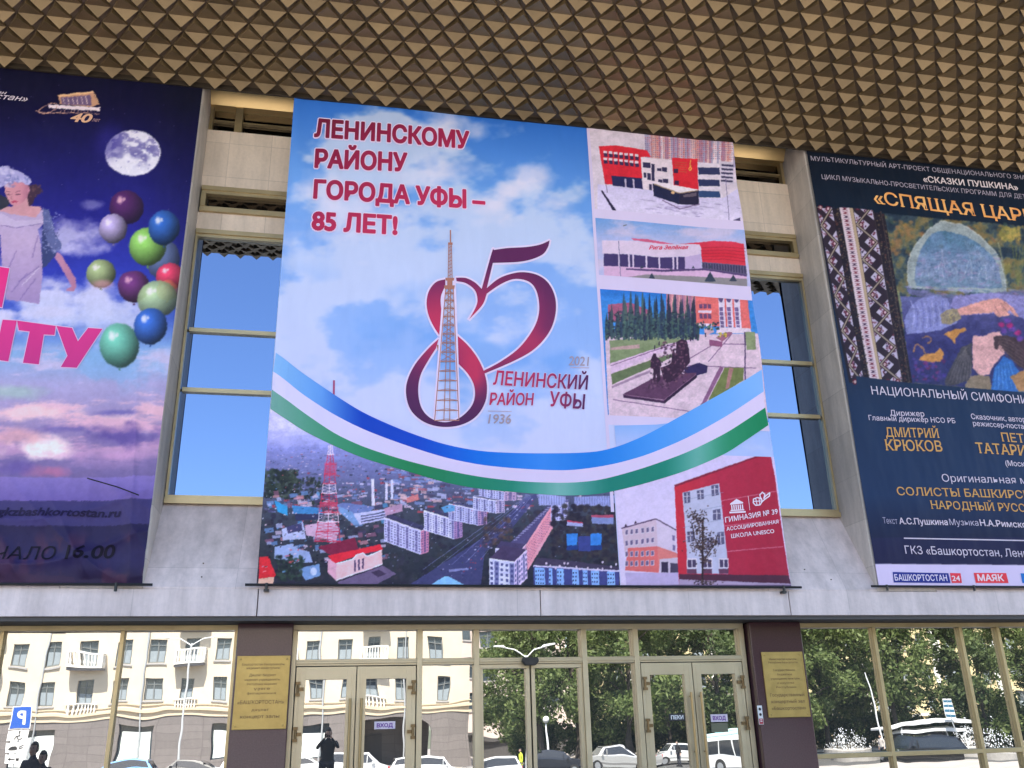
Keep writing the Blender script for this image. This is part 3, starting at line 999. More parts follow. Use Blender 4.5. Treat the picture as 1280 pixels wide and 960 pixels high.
c.poly(Z([(485, 440), (520, 430), (850, 490), (720, 520)]), (214, 210, 232))
c.poly(Z([(485, 445), (700, 520), (690, 612), (490, 545)]), (34, 38, 72)); c.poly(Z([(700, 520), (852, 494), (852, 618), (690, 612)]), (38, 36, 64))
c.line(Z([(495, 450), (700, 522), (848, 498)]), 1.2, (150, 130, 110)); c.poly(Z([(730, 535), (835, 515), (835, 545), (730, 556)]), (92, 84, 104)); c.ell(740 + 645 / 6.4, 160 + 518 / 6.4, 2.2, 1.8, (205, 170, 130))
c.line(Z([(560, 580), (700, 650), (860, 610)]), 1.4, (120, 104, 150))
c.poly(Z([(66, 505), (80, 505), (205, 685), (175, 685)]), (40, 34, 70)); c.line(Z([(105, 440), (118, 520)]), .7, (90, 80, 120)); c.line(Z([(1074, 400), (1090, 745)]), .9, (120, 112, 160))
c.poly(Z([(1120, 745), (1180, 720), (1180, 756), (1120, 756)]), (70, 64, 110))
c.photo(5, 1, 71); panel(c, (746, 150), (921, 277))

# photo 2: low white cinema with red roof
c = Canvas(742, 262, 944, 366, 3); Z = zm(740, 270, 6.4)
XX, YY = c.grid()
n = fbm(c.h, c.w, 120, 40, 5, 8)
c.a = lerpc([268, 306], [(88, 142, 214), (170, 176, 226)], YY) + (sstep(.42, .66, n) * 1.0)[..., None] * (np.array((188, 180, 218)) - lerpc([268, 306], [(88, 142, 214), (170, 176, 226)], YY)) * .8
c.poly(Z([(310, 180), (440, 185), (680, 225), (560, 222), (330, 195)]), (190, 90, 130))
c.poly(Z([(690, 222), (980, 195), (1130, 205), (1210, 225), (1230, 395), (1080, 380), (880, 365), (870, 240)]), lambda X, Y: lerpc([300, 318, 332], [(196, 54, 84), (190, 40, 62), (198, 56, 78)], Y))
for k in range(5): c.line(Z([(880, 250 + k * 24), (1060, 245 + k * 24), (1225, 262 + k * 26)]), .7, (158, 34, 56))
c.poly(Z([(878, 365), (1080, 380), (1230, 395), (1240, 470), (880, 420)]), (90, 84, 118))
for k in range(16): c.poly(Z([(885 + k * 22, 372 + k * 1.6), (899 + k * 22, 373 + k * 1.6), (901 + k * 22, 415 + k * 3), (887 + k * 22, 413 + k * 3)]), (52, 48, 84), .8)
c.poly(Z([(78, 195), (330, 200), (560, 222), (860, 222), (880, 262), (868, 270), (874, 420), (740, 420), (740, 322), (530, 330), (300, 305), (80, 302)]), (198, 186, 220))
c.poly(Z([(92, 302), (300, 308), (530, 332), (745, 324), (745, 430), (92, 402)]), (62, 52, 104))
for x in (205, 285, 318, 424, 528, 640, 672): c.poly(Z([(x, 305), (x + 14, 306), (x + 16, 425), (x + 4, 425)]), (196, 186, 220))
c.poly(Z([(742, 326), (868, 300), (876, 424), (742, 424)]), (176, 160, 210))
c.poly(Z([(92, 400), (745, 428), (880, 420), (1240, 470), (1240, 520), (95, 560)]), (196, 164, 208))
c.poly(Z([(270, 420), (560, 430), (900, 418), (1240, 468), (1240, 482), (900, 432), (560, 448), (270, 432)]), (78, 62, 112))
c.poly(Z([(95, 520), (420, 470), (760, 480), (1240, 500), (1245, 600), (600, 560), (95, 545)]), (128, 126, 138))
c.poly(Z([(95, 540), (600, 530), (1245, 560), (1245, 600), (95, 552)]), (122, 130, 122), .8)
for x, y, r in ((475, 500, 36), (945, 495, 46), (1130, 500, 30), (395, 412, 14), (810, 410, 12), (945, 405, 14), (630, 432, 12)):
    c.poly(Z([(x, y - r * 1.2), (x + r, y + r * .6), (x - r, y + r * .6)]), (52, 62, 84))
c.line(Z([(210, 200), (228, 540)]), .7, (96, 96, 140)); c.line(Z([(245, 80), (275, 72)]), .9, (90, 90, 90))
c.photo(3, 1, 72); panel(c, (752.8, 273.6), (929.2, 357))
BC.text('Рига Зелёная', (811, 312.3), (861, 311.2), 5.0, (204, 52, 92), ctr, 3, .02, .45)

# photo 3: bronze monument on a paved square
c = Canvas(746, 350, 972, 540, 3); Z = zm(750, 355, 5.333)
XX, YY = c.grid()
c.a = lerpc([355, 380], [(30, 98, 196), (58, 128, 214)], YY)
c.poly(Z([(30, 330), (450, 340), (1120, 330), (1120, 920), (60, 930)]), (200, 180, 206))
c.a += (fbm(c.h, c.w, 30, 14, 4, 2)[..., None] - .5) * 12
g = np.random.default_rng(3)
c.poly(Z([(50, 140), (200, 125), (330, 180), (330, 240), (50, 260)]), (150, 86, 122))
c.poly(Z([(440, 50), (640, 35), (650, 280), (440, 280)]), (168, 116, 140))
for k in range(8): c.poly(Z([(450 + k * 24, 60), (460 + k * 24, 60), (462 + k * 24, 270), (452 + k * 24, 270)]), (206, 150, 160) if k % 2 else (130, 96, 140), .8)
c.poly(Z([(60, 380), (640, 320), (660, 360), (300, 430), (70, 480)]), (122, 138, 110))
c.poly(Z([(64, 440), (230, 440), (330, 410), (420, 390), (420, 440), (66, 530)]), (116, 134, 104)); c.poly(Z([(70, 425), (260, 405), (260, 432), (70, 442)]), (168, 142, 150))
for i in range(54):
    x = 40 + i * 11.5; top = 180 + 90 * math.sin(i * 1.7) - (60 if 8 < i < 55 else -40) * .8 + g.uniform(-30, 30); w_ = g.uniform(10, 17)
    top = max(top, 40); bot = 360 + g.uniform(-10, 26)
    col = [(44, 58, 84), (56, 76, 90), (38, 46, 70), (66, 90, 92), (50, 68, 78)][g.integers(5)]
    c.poly(Z([(x, top), (x + w_ * .6, top + 60), (x + w_, bot - 60), (x + w_ * .5, bot), (x - w_ * .5, bot), (x - w_, bot - 60), (x - w_ * .6, top + 60)]), col, .92)
foliage(c, 757, 390, 865, 424, 420, 1.5, [(62, 86, 92), (44, 58, 78), (80, 106, 96), (36, 44, 64)], 4, .7)
c.poly(Z([(636, 40), (985, 55), (1005, 300), (640, 270)]), (206, 104, 108))
c.poly(Z([(636, 36), (990, 52), (990, 72), (636, 56)]), (206, 190, 214))
for k in range(3):
    x = 790 + k * 52
    c.poly(Z([(x, 70), (x + 40, 70), (x + 48, 296), (x + 8, 296)]), (202, 194, 226))
    c.ell(750 + (x + 18) / 5.333, 355 + 84 / 5.333, 3.2, 6.5, (86, 72, 120), .1); c.poly(Z([(x + 6, 150), (x + 30, 150), (x + 36, 290), (x + 14, 290)]), (104, 88, 140))
    for q in range(4): c.line(Z([(x + 6, 180 + q * 30), (x + 36, 182 + q * 30)]), .9, (206, 196, 226))
for k in range(2):
    for q in range(3): c.poly(Z([(662 + q * 28, 130 + k * 66), (684 + q * 28, 131 + k * 66), (686 + q * 28, 160 + k * 70), (664 + q * 28, 160 + k * 70)]), (96, 66, 108))
    c.poly(Z([(655, 172 + k * 90), (745, 174 + k * 90), (745, 192 + k * 90), (655, 190 + k * 90)]), (206, 190, 220))
c.poly(Z([(780, 290), (1000, 296), (1010, 330), (770, 330)]), (204, 190, 216)); c.poly(Z([(690, 300), (745, 288), (760, 320), (700, 345)]), (190, 160, 180))
foliage(c, 868, 402, 898, 412, 40, 1.6, [(50, 66, 80), (80, 110, 90), (40, 44, 70)], 9)
c.poly(Z([(72, 600), (360, 500), (470, 470), (520, 470), (330, 560), (80, 670)]), (92, 108, 82))
c.poly(Z([(76, 680), (330, 575), (335, 590), (78, 695)]), (150, 126, 160)); c.poly(Z([(66, 530), (470, 400), (600, 372), (620, 380), (380, 470), (72, 600)]), (200, 176, 214))
for a, b in (((70, 545), (520, 390)), ((85, 770), (660, 860)), ((720, 520), (880, 330)), ((590, 500), (760, 400)), ((500, 540), (1040, 560)), ((820, 400), (1030, 405))): c.line(Z([a, b]), 1.1, (112, 78, 124), .85)
c.poly(Z([(830, 555), (960, 556), (955, 640), (740, 775), (720, 775)]), (104, 116, 72)); c.poly(Z([(860, 560), (890, 560), (860, 690), (835, 700)]), (158, 116, 120)); c.poly(Z([(960, 320), (1030, 320), (1035, 440), (975, 440)]), (124, 138, 108))
c.poly(Z([(800, 545), (822, 560), (700, 800), (665, 815)]), (126, 86, 128)); c.line(Z([(962, 320), (968, 640)]), 1.6, (70, 50, 96))
c.poly(Z([(725, 370), (815, 385), (812, 420), (728, 412)]), (130, 78, 118)); c.poly(Z([(770, 360), (850, 320), (880, 322), (870, 340), (815, 385)]), (140, 90, 120)); foliage(c, 897, 416, 908, 421, 20, 1.2, [(190, 170, 60), (160, 140, 70), (90, 100, 60)], 12)
c.poly(Z([(560, 560), (660, 525), (715, 545), (710, 590), (560, 640)]), (46, 36, 84))
c.poly(Z([(150, 735), (360, 625), (640, 590), (640, 610), (430, 775), (400, 770)]), (84, 54, 88)); c.poly(Z([(150, 735), (420, 775), (430, 797), (155, 757)]), (58, 36, 70)); c.poly(Z([(420, 775), (640, 600), (645, 622), (430, 797)]), (44, 28, 58))
c.line(Z([(152, 737), (420, 777), (640, 602)]), .8, (130, 96, 130))
BR_ = (52, 32, 58)
c.poly(Z([(335, 510), (345, 480), (352, 465), (368, 465), (372, 485), (400, 510), (408, 545), (398, 560), (400, 640), (380, 660), (372, 600), (362, 655), (350, 655), (352, 570), (332, 560)]), BR_)
c.poly(Z([(400, 560), (440, 545), (470, 530), (480, 440), (490, 435), (500, 480), (505, 390), (540, 370), (575, 380), (590, 440), (598, 520), (560, 570), (540, 600), (500, 630), (450, 665), (420, 640)]), BR_)
foliage(c, 826, 428, 858, 480, 130, 1.5, [(90, 58, 84), (40, 24, 50), (110, 76, 100), (60, 38, 66)], 14, .75)
foliage(c, 813, 445, 826, 478, 30, 1.2, [(90, 58, 84), (110, 76, 100), (36, 24, 46)], 15, .6); foliage(c, 810, 476, 836, 486, 40, 1.6, [(110, 80, 110), (60, 40, 66)], 16, .7)
for x, y in ((360, 425), (390, 400), (600, 370), (640, 350), (700, 340)): c.line(Z([(x, y - 14), (x + 1, y + 14)]), 1.4, (50, 40, 70))
c.photo(7, 1, 73); panel(c, (757, 362.2), (952, 527))
BC.vec('photo_print', [[(768, 532), (820, 531), (845, 528), (856, 518), (845, 530), (812, 545), (780, 558), (770, 560)]], lambda X, Y: lerpc([530, 565], [(126, 168, 236), (176, 186, 240)], Y), ctr, 1.5)

# tricolour ribbon
TOP = [(345, 441), (349.7, 444.7), (376, 465), (417, 493), (454, 516.6), (507, 540), (557, 557), (601, 565), (651, 567), (710, 566.7), (747, 565), (775, 557.7), (809, 543.6), (859, 515.5), (887, 500), (930, 476), (952, 462)]
WT = [(341, 464), (348, 468.7), (376, 491.6), (414, 516.6), (454, 537), (507, 557), (557, 573), (601, 582), (651, 586.5), (710, 588.6), (747, 584), (775, 578.5), (809, 569), (859, 548), (907, 521), (930, 506), (955, 489)]
GT = [(340, 487), (346.5, 491.6), (376, 513.4), (417, 541.6), (454, 558.8), (507, 576), (557, 588.4), (601, 597), (651, 602.5), (710, 604), (747, 600.7), (775, 594), (809, 584), (859, 566), (907, 542), (930, 527), (957, 509)]
GB = [(338, 511), (344, 515), (376, 537), (414, 555.6), (454, 573), (507, 588.4), (557, 604), (601, 612), (651, 616), (705, 620), (747, 618), (775, 612.5), (809, 604), (859, 588.6), (907, 567.5), (930, 552), (961, 531)]


# photo 4: the city from above
c = Canvas(310, 500, 790, 742, 2.5); XX, YY = c.grid(); g = np.random.default_rng(17)
hz = fbm(c.h, c.w, 90, 10, 4, 6)
c.a = lerpc([500, 535, 558, 590, 640, 700, 742], [(190, 188, 240), (180, 182, 236), (126, 134, 204), (98, 104, 158), (58, 64, 84), (42, 48, 62), (36, 38, 56)], YY + (hz - .5) * 14)
for i in range(900):                                             # far roofs
    y = 560 + 80 * g.random() ** 1.6; x = g.uniform(330, 780); k = (y - 552) / 60
    w_, h_ = g.uniform(1, 4) * (.5 + k * 1.3), g.uniform(.7, 1.8) * (.5 + k * 1.3)
    col = [(172, 172, 214), (140, 140, 196), (190, 170, 200), (86, 84, 130), (150, 66, 84), (58, 66, 90), (110, 120, 176), (40, 46, 66)][g.integers(8)]
    c.poly([(x, y), (x + w_, y + .1 * w_), (x + w_, y + h_), (x, y + h_)], col, .45 + .4 * min(k, 1))
foliage(c, 330, 588, 372, 622, 260, 3.0, [(38, 48, 50), (48, 60, 56), (30, 36, 44), (66, 78, 76)], 21, .8)
foliage(c, 372, 596, 404, 630, 90, 2.4, [(38, 48, 50), (48, 60, 56), (30, 36, 44)], 22, .7)
foliage(c, 326, 640, 780, 735, 700, 4.0, [(40, 42, 62), (50, 50, 70), (36, 34, 58), (58, 52, 66), (46, 52, 60)], 23, .55)
for i in range(150):
    x, y = g.uniform(328, 480), g.uniform(612, 700); w_, h_ = g.uniform(4, 13), g.uniform(2, 6)
    col = [(150, 158, 208), (96, 130, 190), (70, 128, 184), (184, 170, 204), (120, 80, 110), (60, 56, 92), (170, 120, 140)][g.integers(7)]
    c.poly([(x, y), (x + w_, y - .15 * w_), (x + w_ + 1, y + h_ - .15 * w_), (x + 1, y + h_)], col, .75)
for i in range(120):
    x, y = g.uniform(480, 620), g.uniform(585, 630); w_, h_ = g.uniform(4, 14), g.uniform(1.5, 5)
    col = [(160, 164, 212), (110, 130, 190), (190, 160, 176), (70, 66, 100), (140, 78, 96)][g.integers(5)]
    c.poly([(x, y), (x + w_, y + .08 * w_), (x + w_, y + h_), (x, y + h_)], col, .75)
Z = zm(480, 560, 5.333); Z1 = zm(320, 540, 4.8); Z3 = zm(600, 580, 6)
c.poly(Z1([(108, 408), (185, 445), (190, 500), (130, 480)]), (52, 140, 204)); c.poly(Z1([(215, 440), (390, 455), (400, 490), (225, 490)]), (60, 120, 184)); c.poly(Z1([(230, 490), (400, 492), (400, 520), (240, 530)]), (44, 48, 84))
c.poly(Z1([(480, 440), (520, 420), (700, 445), (680, 500), (600, 520)]), (96, 112, 172)); c.poly(Z1([(570, 490), (780, 460), (785, 520), (620, 555)]), (166, 170, 214)); c.poly(Z1([(500, 445), (575, 475), (620, 552), (590, 560), (490, 470)]), (104, 136, 190))
for k in range(3): c.poly(Z1([(630, 500 + k * 17), (780, 474 + k * 15), (780, 481 + k * 15), (630, 508 + k * 17)]), (70, 72, 116))
c.poly(Z1([(690, 280), (708, 280), (712, 440), (694, 440)]), (190, 190, 226)); c.poly(Z1([(775, 300), (790, 300), (790, 405), (775, 405)]), (186, 186, 226)); c.poly(Z1([(808, 285), (822, 285), (822, 400), (808, 400)]), (180, 184, 226))
c.poly(Z1([(290, 560), (460, 530), (500, 580), (480, 650), (300, 620)]), (178, 150, 186)); c.poly(Z1([(155, 580), (280, 540), (300, 640), (160, 650)]), (160, 168, 214)); c.poly(Z1([(180, 570), (270, 545), (280, 590), (190, 610)]), (60, 60, 104))
c.poly(Z1([(110, 690), (220, 670), (250, 700), (320, 720), (340, 780), (230, 790), (110, 760)]), (132, 150, 200)); c.poly(Z1([(245, 820), (380, 790), (385, 860), (300, 890)]), (104, 136, 190)); c.ell(320 + 345 / 4.8, 540 + 835 / 4.8, 4, 5, (170, 184, 224), .2)
foliage(c, 346, 695, 378, 725, 120, 2.6, [(36, 50, 52), (48, 66, 62), (30, 38, 46)], 25, .85)
c.poly(Z1([(20, 750), (75, 750), (118, 860), (110, 870), (15, 880)]), (190, 40, 56)); c.poly(Z1([(15, 880), (110, 870), (100, 925), (10, 925)]), (196, 160, 150))
# long white blocks
block(c, Z([(0, 460)])[0], Z([(245, 550)])[0], Z([(298, 532)])[0], 30, (176, 178, 226), (178, 120, 158), (56, 56, 92), 12, 3, 8, (66, 60, 118), .7)
block(c, Z([(265, 415)])[0], Z([(465, 475)])[0], Z([(522, 460)])[0], 25, (184, 186, 232), (150, 120, 170), (60, 60, 96), 11, 3, 8, (62, 60, 120), .7)
block(c, Z([(430, 370)])[0], Z([(625, 410)])[0], Z([(685, 400)])[0], 20, (172, 176, 226), (160, 130, 176), (70, 72, 112), 11, 3, 7, (66, 66, 124), .7)
block(c, Z([(592, 325)])[0], Z([(745, 350)])[0], Z([(803, 345)])[0], 16, (176, 180, 228), (170, 160, 200), (70, 72, 112), 9, 3, 6, (66, 66, 124), .7)
block(c, Z([(630, 262)])[0], Z([(800, 292)])[0], Z([(880, 290)])[0], 11, (170, 174, 224), (176, 150, 190), (74, 76, 116), 9, 3, 4, (70, 70, 124), .7)
c.poly(Z([(380, 395), (440, 375), (470, 385), (470, 420), (400, 430)]), (84, 140, 196)); c.poly(Z([(150, 330), (225, 305), (230, 345), (150, 365)]), (176, 110, 120)); c.poly(Z([(0, 400), (120, 370), (125, 420), (10, 450)]), (160, 130, 168))
# avenue
c.poly([(657, 622), (668, 618), (672, 620), (640, 660), (606, 690), (600, 735), (505, 735), (560, 700), (610, 668)], (64, 66, 118), .8)
for k in range(5): c.line([(664 - k * 1.5, 620), (600 - k * 18, 700 + k * 3)], .8, (120, 128, 190), .5)
for k in range(40):
    t = g.random(); x = 664 - 90 * t + g.normal(0, 4 + 8 * t); y = 620 + 95 * t
    c.poly([(x, y), (x + 1.8, y - .5), (x + 1.8, y + .7), (x, y + 1)], (176, 180, 224) if g.random() < .6 else (150, 60, 80), .8)
for i in range(900):
    x, y = g.uniform(326, 620), 575 + 140 * g.random() ** 1.3; s_ = .4 + (y - 570) / 110
    if x > 470 and y > 640: continue
    col = [(196, 198, 232), (150, 166, 214), (28, 34, 44), (46, 56, 62), (186, 80, 96), (84, 130, 190), (200, 176, 200), (24, 24, 40)][g.integers(8)]
    w_, h_ = g.uniform(.6, 2.6) * s_, g.uniform(.4, 1.5) * s_
    c.poly([(x, y), (x + w_, y - .12 * w_), (x + w_, y + h_ - .12 * w_), (x, y + h_)], col, g.uniform(.5, .95))
for i in range(500):
    x, y = g.uniform(470, 775), g.uniform(600, 730); c.ell(x, y, g.uniform(.4, 1.2), g.uniform(.3, .8), [(150, 156, 206), (24, 24, 44), (90, 88, 120), (60, 70, 74)][g.integers(4)], .4, 0, g.uniform(.3, .8))
foliage(c, 604, 648, 640, 684, 80, 3, [(62, 54, 66), (84, 66, 62), (48, 44, 66)], 31, .6)
c.poly(Z([(310, 912), (400, 855), (430, 855), (530, 912)]), (118, 170, 226)); c.poly(Z([(430, 810), (560, 800), (560, 812), (432, 826)]), (128, 134, 190), .8)
# long pink block along the avenue and the near blocks
c.poly(Z3([(225, 590), (530, 290), (560, 300), (345, 600)]), (74, 70, 116)); c.poly(Z3([(345, 600), (535, 310), (545, 480), (440, 660), (355, 800)]), (206, 140, 164))
for i in range(18):
    t = i / 18; x = 350 + 190 * t; y = 605 - 285 * t; h_ = 180 - 50 * t
    for k in range(7): c.poly(Z3([(x + 2, y + 14 + k * h_ / 8), (x + 6, y + 8 + k * h_ / 8), (x + 6, y + 18 + k * h_ / 8), (x + 2, y + 25 + k * h_ / 8)]), (120, 66, 110), .8)
for i in range(16): 
    t = i / 16; c.poly(Z3([(250 + 270 * t, 565 - 260 * t), (275 + 270 * t, 562 - 260 * t), (278 + 270 * t, 570 - 260 * t), (252 + 270 * t, 574 - 260 * t)]), (150, 150, 196), .7)
block(c, Z3([(530, 290)])[0], Z3([(650, 290)])[0], Z3([(660, 286)])[0], 22, (170, 172, 222), (150, 150, 200), (90, 90, 130), 6, 1, 8, (70, 70, 124), .8)
c.poly(Z3([(435, 220), (640, 240), (640, 310), (440, 310)]), (140, 148, 204)); c.poly(Z3([(705, 245), (1005, 235), (1010, 315), (705, 310)]), (128, 138, 196))
for k in range(30): c.line(Z3([(440 + k * 19, 235), (442 + k * 19, 305)]), .6, (84, 86, 140), .7)
foliage(c, 690, 632, 770, 702, 330, 3.4, [(40, 38, 56), (50, 46, 60), (34, 32, 52), (58, 56, 62)], 33, .8)
c.poly(Z3([(655, 425), (770, 440), (770, 470), (650, 460)]), (140, 148, 200)); c.poly(Z3([(655, 420), (770, 436), (770, 445), (655, 432)]), (160, 60, 90)); c.poly(Z3([(835, 385), (1000, 400), (1000, 450), (840, 445)]), (112, 126, 180)); c.poly(Z3([(835, 380), (1000, 382), (1000, 402), (835, 396)]), (150, 70, 100))
for x in (650, 830): c.poly(Z3([(x, 520), (x + 85, 518), (x + 78, 605), (x, 610)]), (52, 116, 200)); c.poly(Z3([(x, 610), (x + 85, 605), (x + 85, 640), (x, 645)]), (34, 56, 120))
c.poly(Z3([(738, 540), (830, 540), (830, 650), (738, 650)]), (52, 62, 128))
block(c, Z3([(112, 632)])[0], Z3([(300, 655)])[0], Z3([(345, 600)])[0], 20, (188, 188, 232), (196, 150, 184), (64, 58, 96), 8, 3, 2, (70, 62, 120), .5)
block(c, Z3([(68, 708)])[0], Z3([(255, 735)])[0], Z3([(352, 640)])[0], 36, (186, 190, 236), (190, 176, 220), (66, 56, 92), 5, 6, 5, (58, 62, 120), .85)
c.poly(Z3([(400, 765), (1045, 805), (1045, 920), (400, 920)]), (60, 66, 128))
for k, (x, w_) in enumerate(((410, 75), (515, 26), (575, 50), (690, 50), (770, 36), (835, 58), (955, 56))):
    c.poly(Z3([(x, 775 + k * 4), (x + w_, 778 + k * 4), (x + w_ + 5, 920), (x + 3, 920)]), (122, 160, 226))
    for q in range(max(int(w_ / 18), 1)):
        for r_ in range(4): c.poly(Z3([(x + 5 + q * 18, 795 + r_ * 30 + k * 4), (x + 14 + q * 18, 796 + r_ * 30 + k * 4), (x + 14 + q * 18, 808 + r_ * 30 + k * 4), (x + 5 + q * 18, 807 + r_ * 30 + k * 4)]), (28, 34, 90))
c.poly(Z3([(400, 755), (1045, 795), (1045, 808), (400, 768)]), (180, 176, 216)); c.poly(Z3([(430, 700), (640, 720), (1040, 770), (1040, 795), (400, 752)]), (62, 56, 84))
for k in range(14): c.ell(676 + g.uniform(0, 96), 702 + g.uniform(0, 9), 1.2, 1.6, (190, 180, 210), .3)
# pink station building with red roof
c.poly(Z1([(370, 690), (590, 630), (615, 700), (450, 740)]), (112, 34, 66)); c.poly(Z1([(430, 740), (620, 700), (745, 672), (760, 705), (640, 730), (480, 785), (460, 785)]), (196, 40, 62))
c.poly(Z1([(430, 755), (480, 788), (480, 890), (430, 840)]), (196, 150, 180)); c.poly(Z1([(480, 786), (575, 765), (600, 735), (640, 722), (665, 745), (755, 705), (757, 790), (480, 892)]), (208, 170, 186))
for k in range(3): c.poly(Z1([(588 + k * 24, 770 - k * 6), (598 + k * 24, 768 - k * 6), (598 + k * 24, 835 - k * 8), (588 + k * 24, 838 - k * 8)]), (72, 52, 96))
c.line(Z1([(480, 788), (575, 765), (605, 735), (640, 724), (665, 745), (755, 706)]), 1.2, (220, 206, 226)); c.line(Z1([(480, 890), (757, 792)]), 1.2, (210, 200, 226))
c.poly(Z1([(490, 900), (760, 800), (840, 850), (700, 925), (500, 925)]), (96, 84, 122)); c.poly(Z1([(690, 840), (740, 825), (780, 850), (730, 870)]), (60, 50, 80))
# television mast, red and white bands
for k in range(10):
    y0, y1 = 75 + k * 58, 75 + (k + 1) * 58; w0, w1 = 10 + k * 6.4, 10 + (k + 1) * 6.4; cx_ = 446 - k * 1.8
    col = (176, 44, 78) if k % 2 == (0 if k > 5 else 1) or k in (2, 6, 8, 9) else (206, 192, 220)
    for sgn in (-1, 0, 1): c.line(Z1([(cx_ + sgn * w0, y0), (cx_ + sgn * w1, y1)]), 1.0, col, .8)
    for q in range(3):
        yq = y0 + q * 19; wq = w0 + 2.1 * q; c.line(Z1([(cx_ - wq, yq), (cx_ + wq, yq + 19)]), .6, col, .6); c.line(Z1([(cx_ + wq, yq), (cx_ - wq, yq + 19)]), .6, col, .6)
    c.line(Z1([(cx_ - w1 - 5, y1), (cx_ + w1 + 5, y1)]), 1.3, col)
c.poly(Z1([(380, 420), (490, 420), (485, 445), (385, 445)]), (170, 60, 96), .7); c.poly(Z1([(410, 180), (485, 180), (482, 262), (405, 262)]), (186, 70, 110), .45)
c.photo(6, 0, 74, .25); c.a = np.clip((c.a - 100) * 1.12 + 108, 4, 255)
c.poly([(318, 731.2), (780, 731.2), (780, 742), (318, 742)], (44, 40, 66))
a, b = BC.at(322, 500), BC.at(775.5, 733)
wtx, wty = np.array(WT).T
BC.grid('photo_print', c, ctr, (BC.x0, b[0], BC.z0, BC.at(345, 500)[1]), .0085, .7, keep=lambda X, Y: Y > np.interp(X, wtx, wty) + 4)

# photo 5: school with a red wall
c = Canvas(764, 550, 996, 742, 3, (198, 190, 236)); XX, YY = c.grid(); Z = zm(770, 560, 5.333)
c.a = lerpc([590, 660], [(198, 190, 238), (206, 196, 238)], YY)
c.poly(Z([(38, 535), (265, 475), (275, 655), (85, 665), (60, 690)]), (196, 176, 204)); c.poly(Z([(265, 475), (395, 545), (400, 700), (275, 655)]), (200, 188, 222))
c.line(Z([(35, 535), (265, 473), (398, 548)]), 1.5, (78, 56, 92)); c.poly(Z([(55, 525), (65, 505), (75, 520)]), (60, 40, 70)); c.poly(Z([(118, 505), (130, 485), (140, 500)]), (60, 40, 70))
c.poly(Z([(80, 665), (275, 655), (285, 830), (60, 815)]), (206, 104, 110)); c.poly(Z([(275, 655), (405, 700), (410, 740), (290, 745), (285, 830)]), (206, 120, 124))
for j in range(4):
    for i in range(6):
        x = 60 + i * 33 + (i // 3) * 6; y = 545 + j * 72 - i * (4 if j < 2 else 1) - (8 if j == 3 else 0)
        c.poly(Z([(x, y), (x + 22, y - 3), (x + 22, y + 34), (x, y + 37)]), (206, 200, 226)); c.poly(Z([(x + 3, y + 3), (x + 19, y), (x + 19, y + 30), (x + 3, y + 33)]), (104, 92, 138))
for x, y in ((372, 580), (376, 645)): c.poly(Z([(x, y), (x + 16, y + 4), (x + 16, y + 40), (x, y + 36)]), (110, 100, 150))
c.poly(Z([(290, 740), (412, 730), (415, 845), (290, 830)]), (190, 180, 210)); c.poly(Z([(300, 760), (345, 760), (345, 830), (300, 828)]), (52, 44, 76)); c.poly(Z([(360, 765), (412, 770), (415, 850), (360, 845)]), (70, 62, 92))
c.poly(Z([(60, 830), (415, 830), (420, 930), (70, 930)]), (178, 166, 216))
c.poly(Z([(385, 247), (1025, 20), (1060, 200), (1165, 930), (418, 930)]), lambda X, Y: lerpc([845, 900, 960], [(190, 44, 66), (166, 40, 72), (158, 36, 66)], X))
c.poly(Z([(385, 247), (1025, 20), (1026, 32), (386, 262)]), (122, 34, 62))
for a, b in (((700, 352), (1075, 285)), ((735, 690), (1118, 655)), ((720, 520), (1096, 478))): c.line(Z([a, b]), 1.0, (190, 110, 140), .9)
c.poly(Z([(418, 840), (1150, 848), (1165, 905), (418, 880)]), (74, 40, 64)); c.poly(Z([(418, 875), (1165, 905), (1165, 930), (418, 930)]), (160, 146, 186))
c.poly(Z([(438, 300), (685, 235), (735, 690), (745, 840), (470, 835), (470, 700)]), (178, 182, 220))
for x, y, w_, h_ in ((448, 300, 40, 72), (535, 285, 44, 62), (630, 252, 48, 70), (640, 415, 52, 68), (470, 560, 44, 70), (670, 565, 46, 84), (600, 600, 40, 70)):
    c.poly(Z([(x, y), (x + w_, y - 8), (x + w_ + 4, y + h_ - 8), (x + 4, y + h_)]), (86, 84, 122)); c.line(Z([(x + w_ / 2, y), (x + w_ / 2 + 3, y + h_ - 6)]), 1, (200, 200, 226)); c.line(Z([(x, y + h_ * .35), (x + w_, y + h_ * .3)]), .8, (200, 200, 226))
for y in (350, 440, 530, 620): c.line(Z([(445, y), (712, y - 55)]), .7, (130, 140, 180), .8)
for x in (470, 570, 680): c.poly(Z([(x, 735), (x + 66, 735), (x + 68, 800), (x + 2, 800)]), (206, 200, 226)); c.poly(Z([(x + 6, 745), (x + 60, 745), (x + 62, 795), (x + 8, 795)]), (70, 60, 98)); c.line(Z([(x + 34, 740), (x + 36, 800)]), 1.2, (206, 200, 226)); c.poly(Z([(x, 805), (x + 66, 805), (x + 68, 838), (x + 2, 838)]), (96, 60, 90))
c.line(Z([(575, 925), (575, 470)]), 2.2, (46, 34, 44)); c.line(Z([(575, 760), (655, 640), (672, 580)]), 1.3, (46, 34, 44)); c.line(Z([(575, 720), (520, 600), (500, 500)]), 1.2, (46, 34, 44))
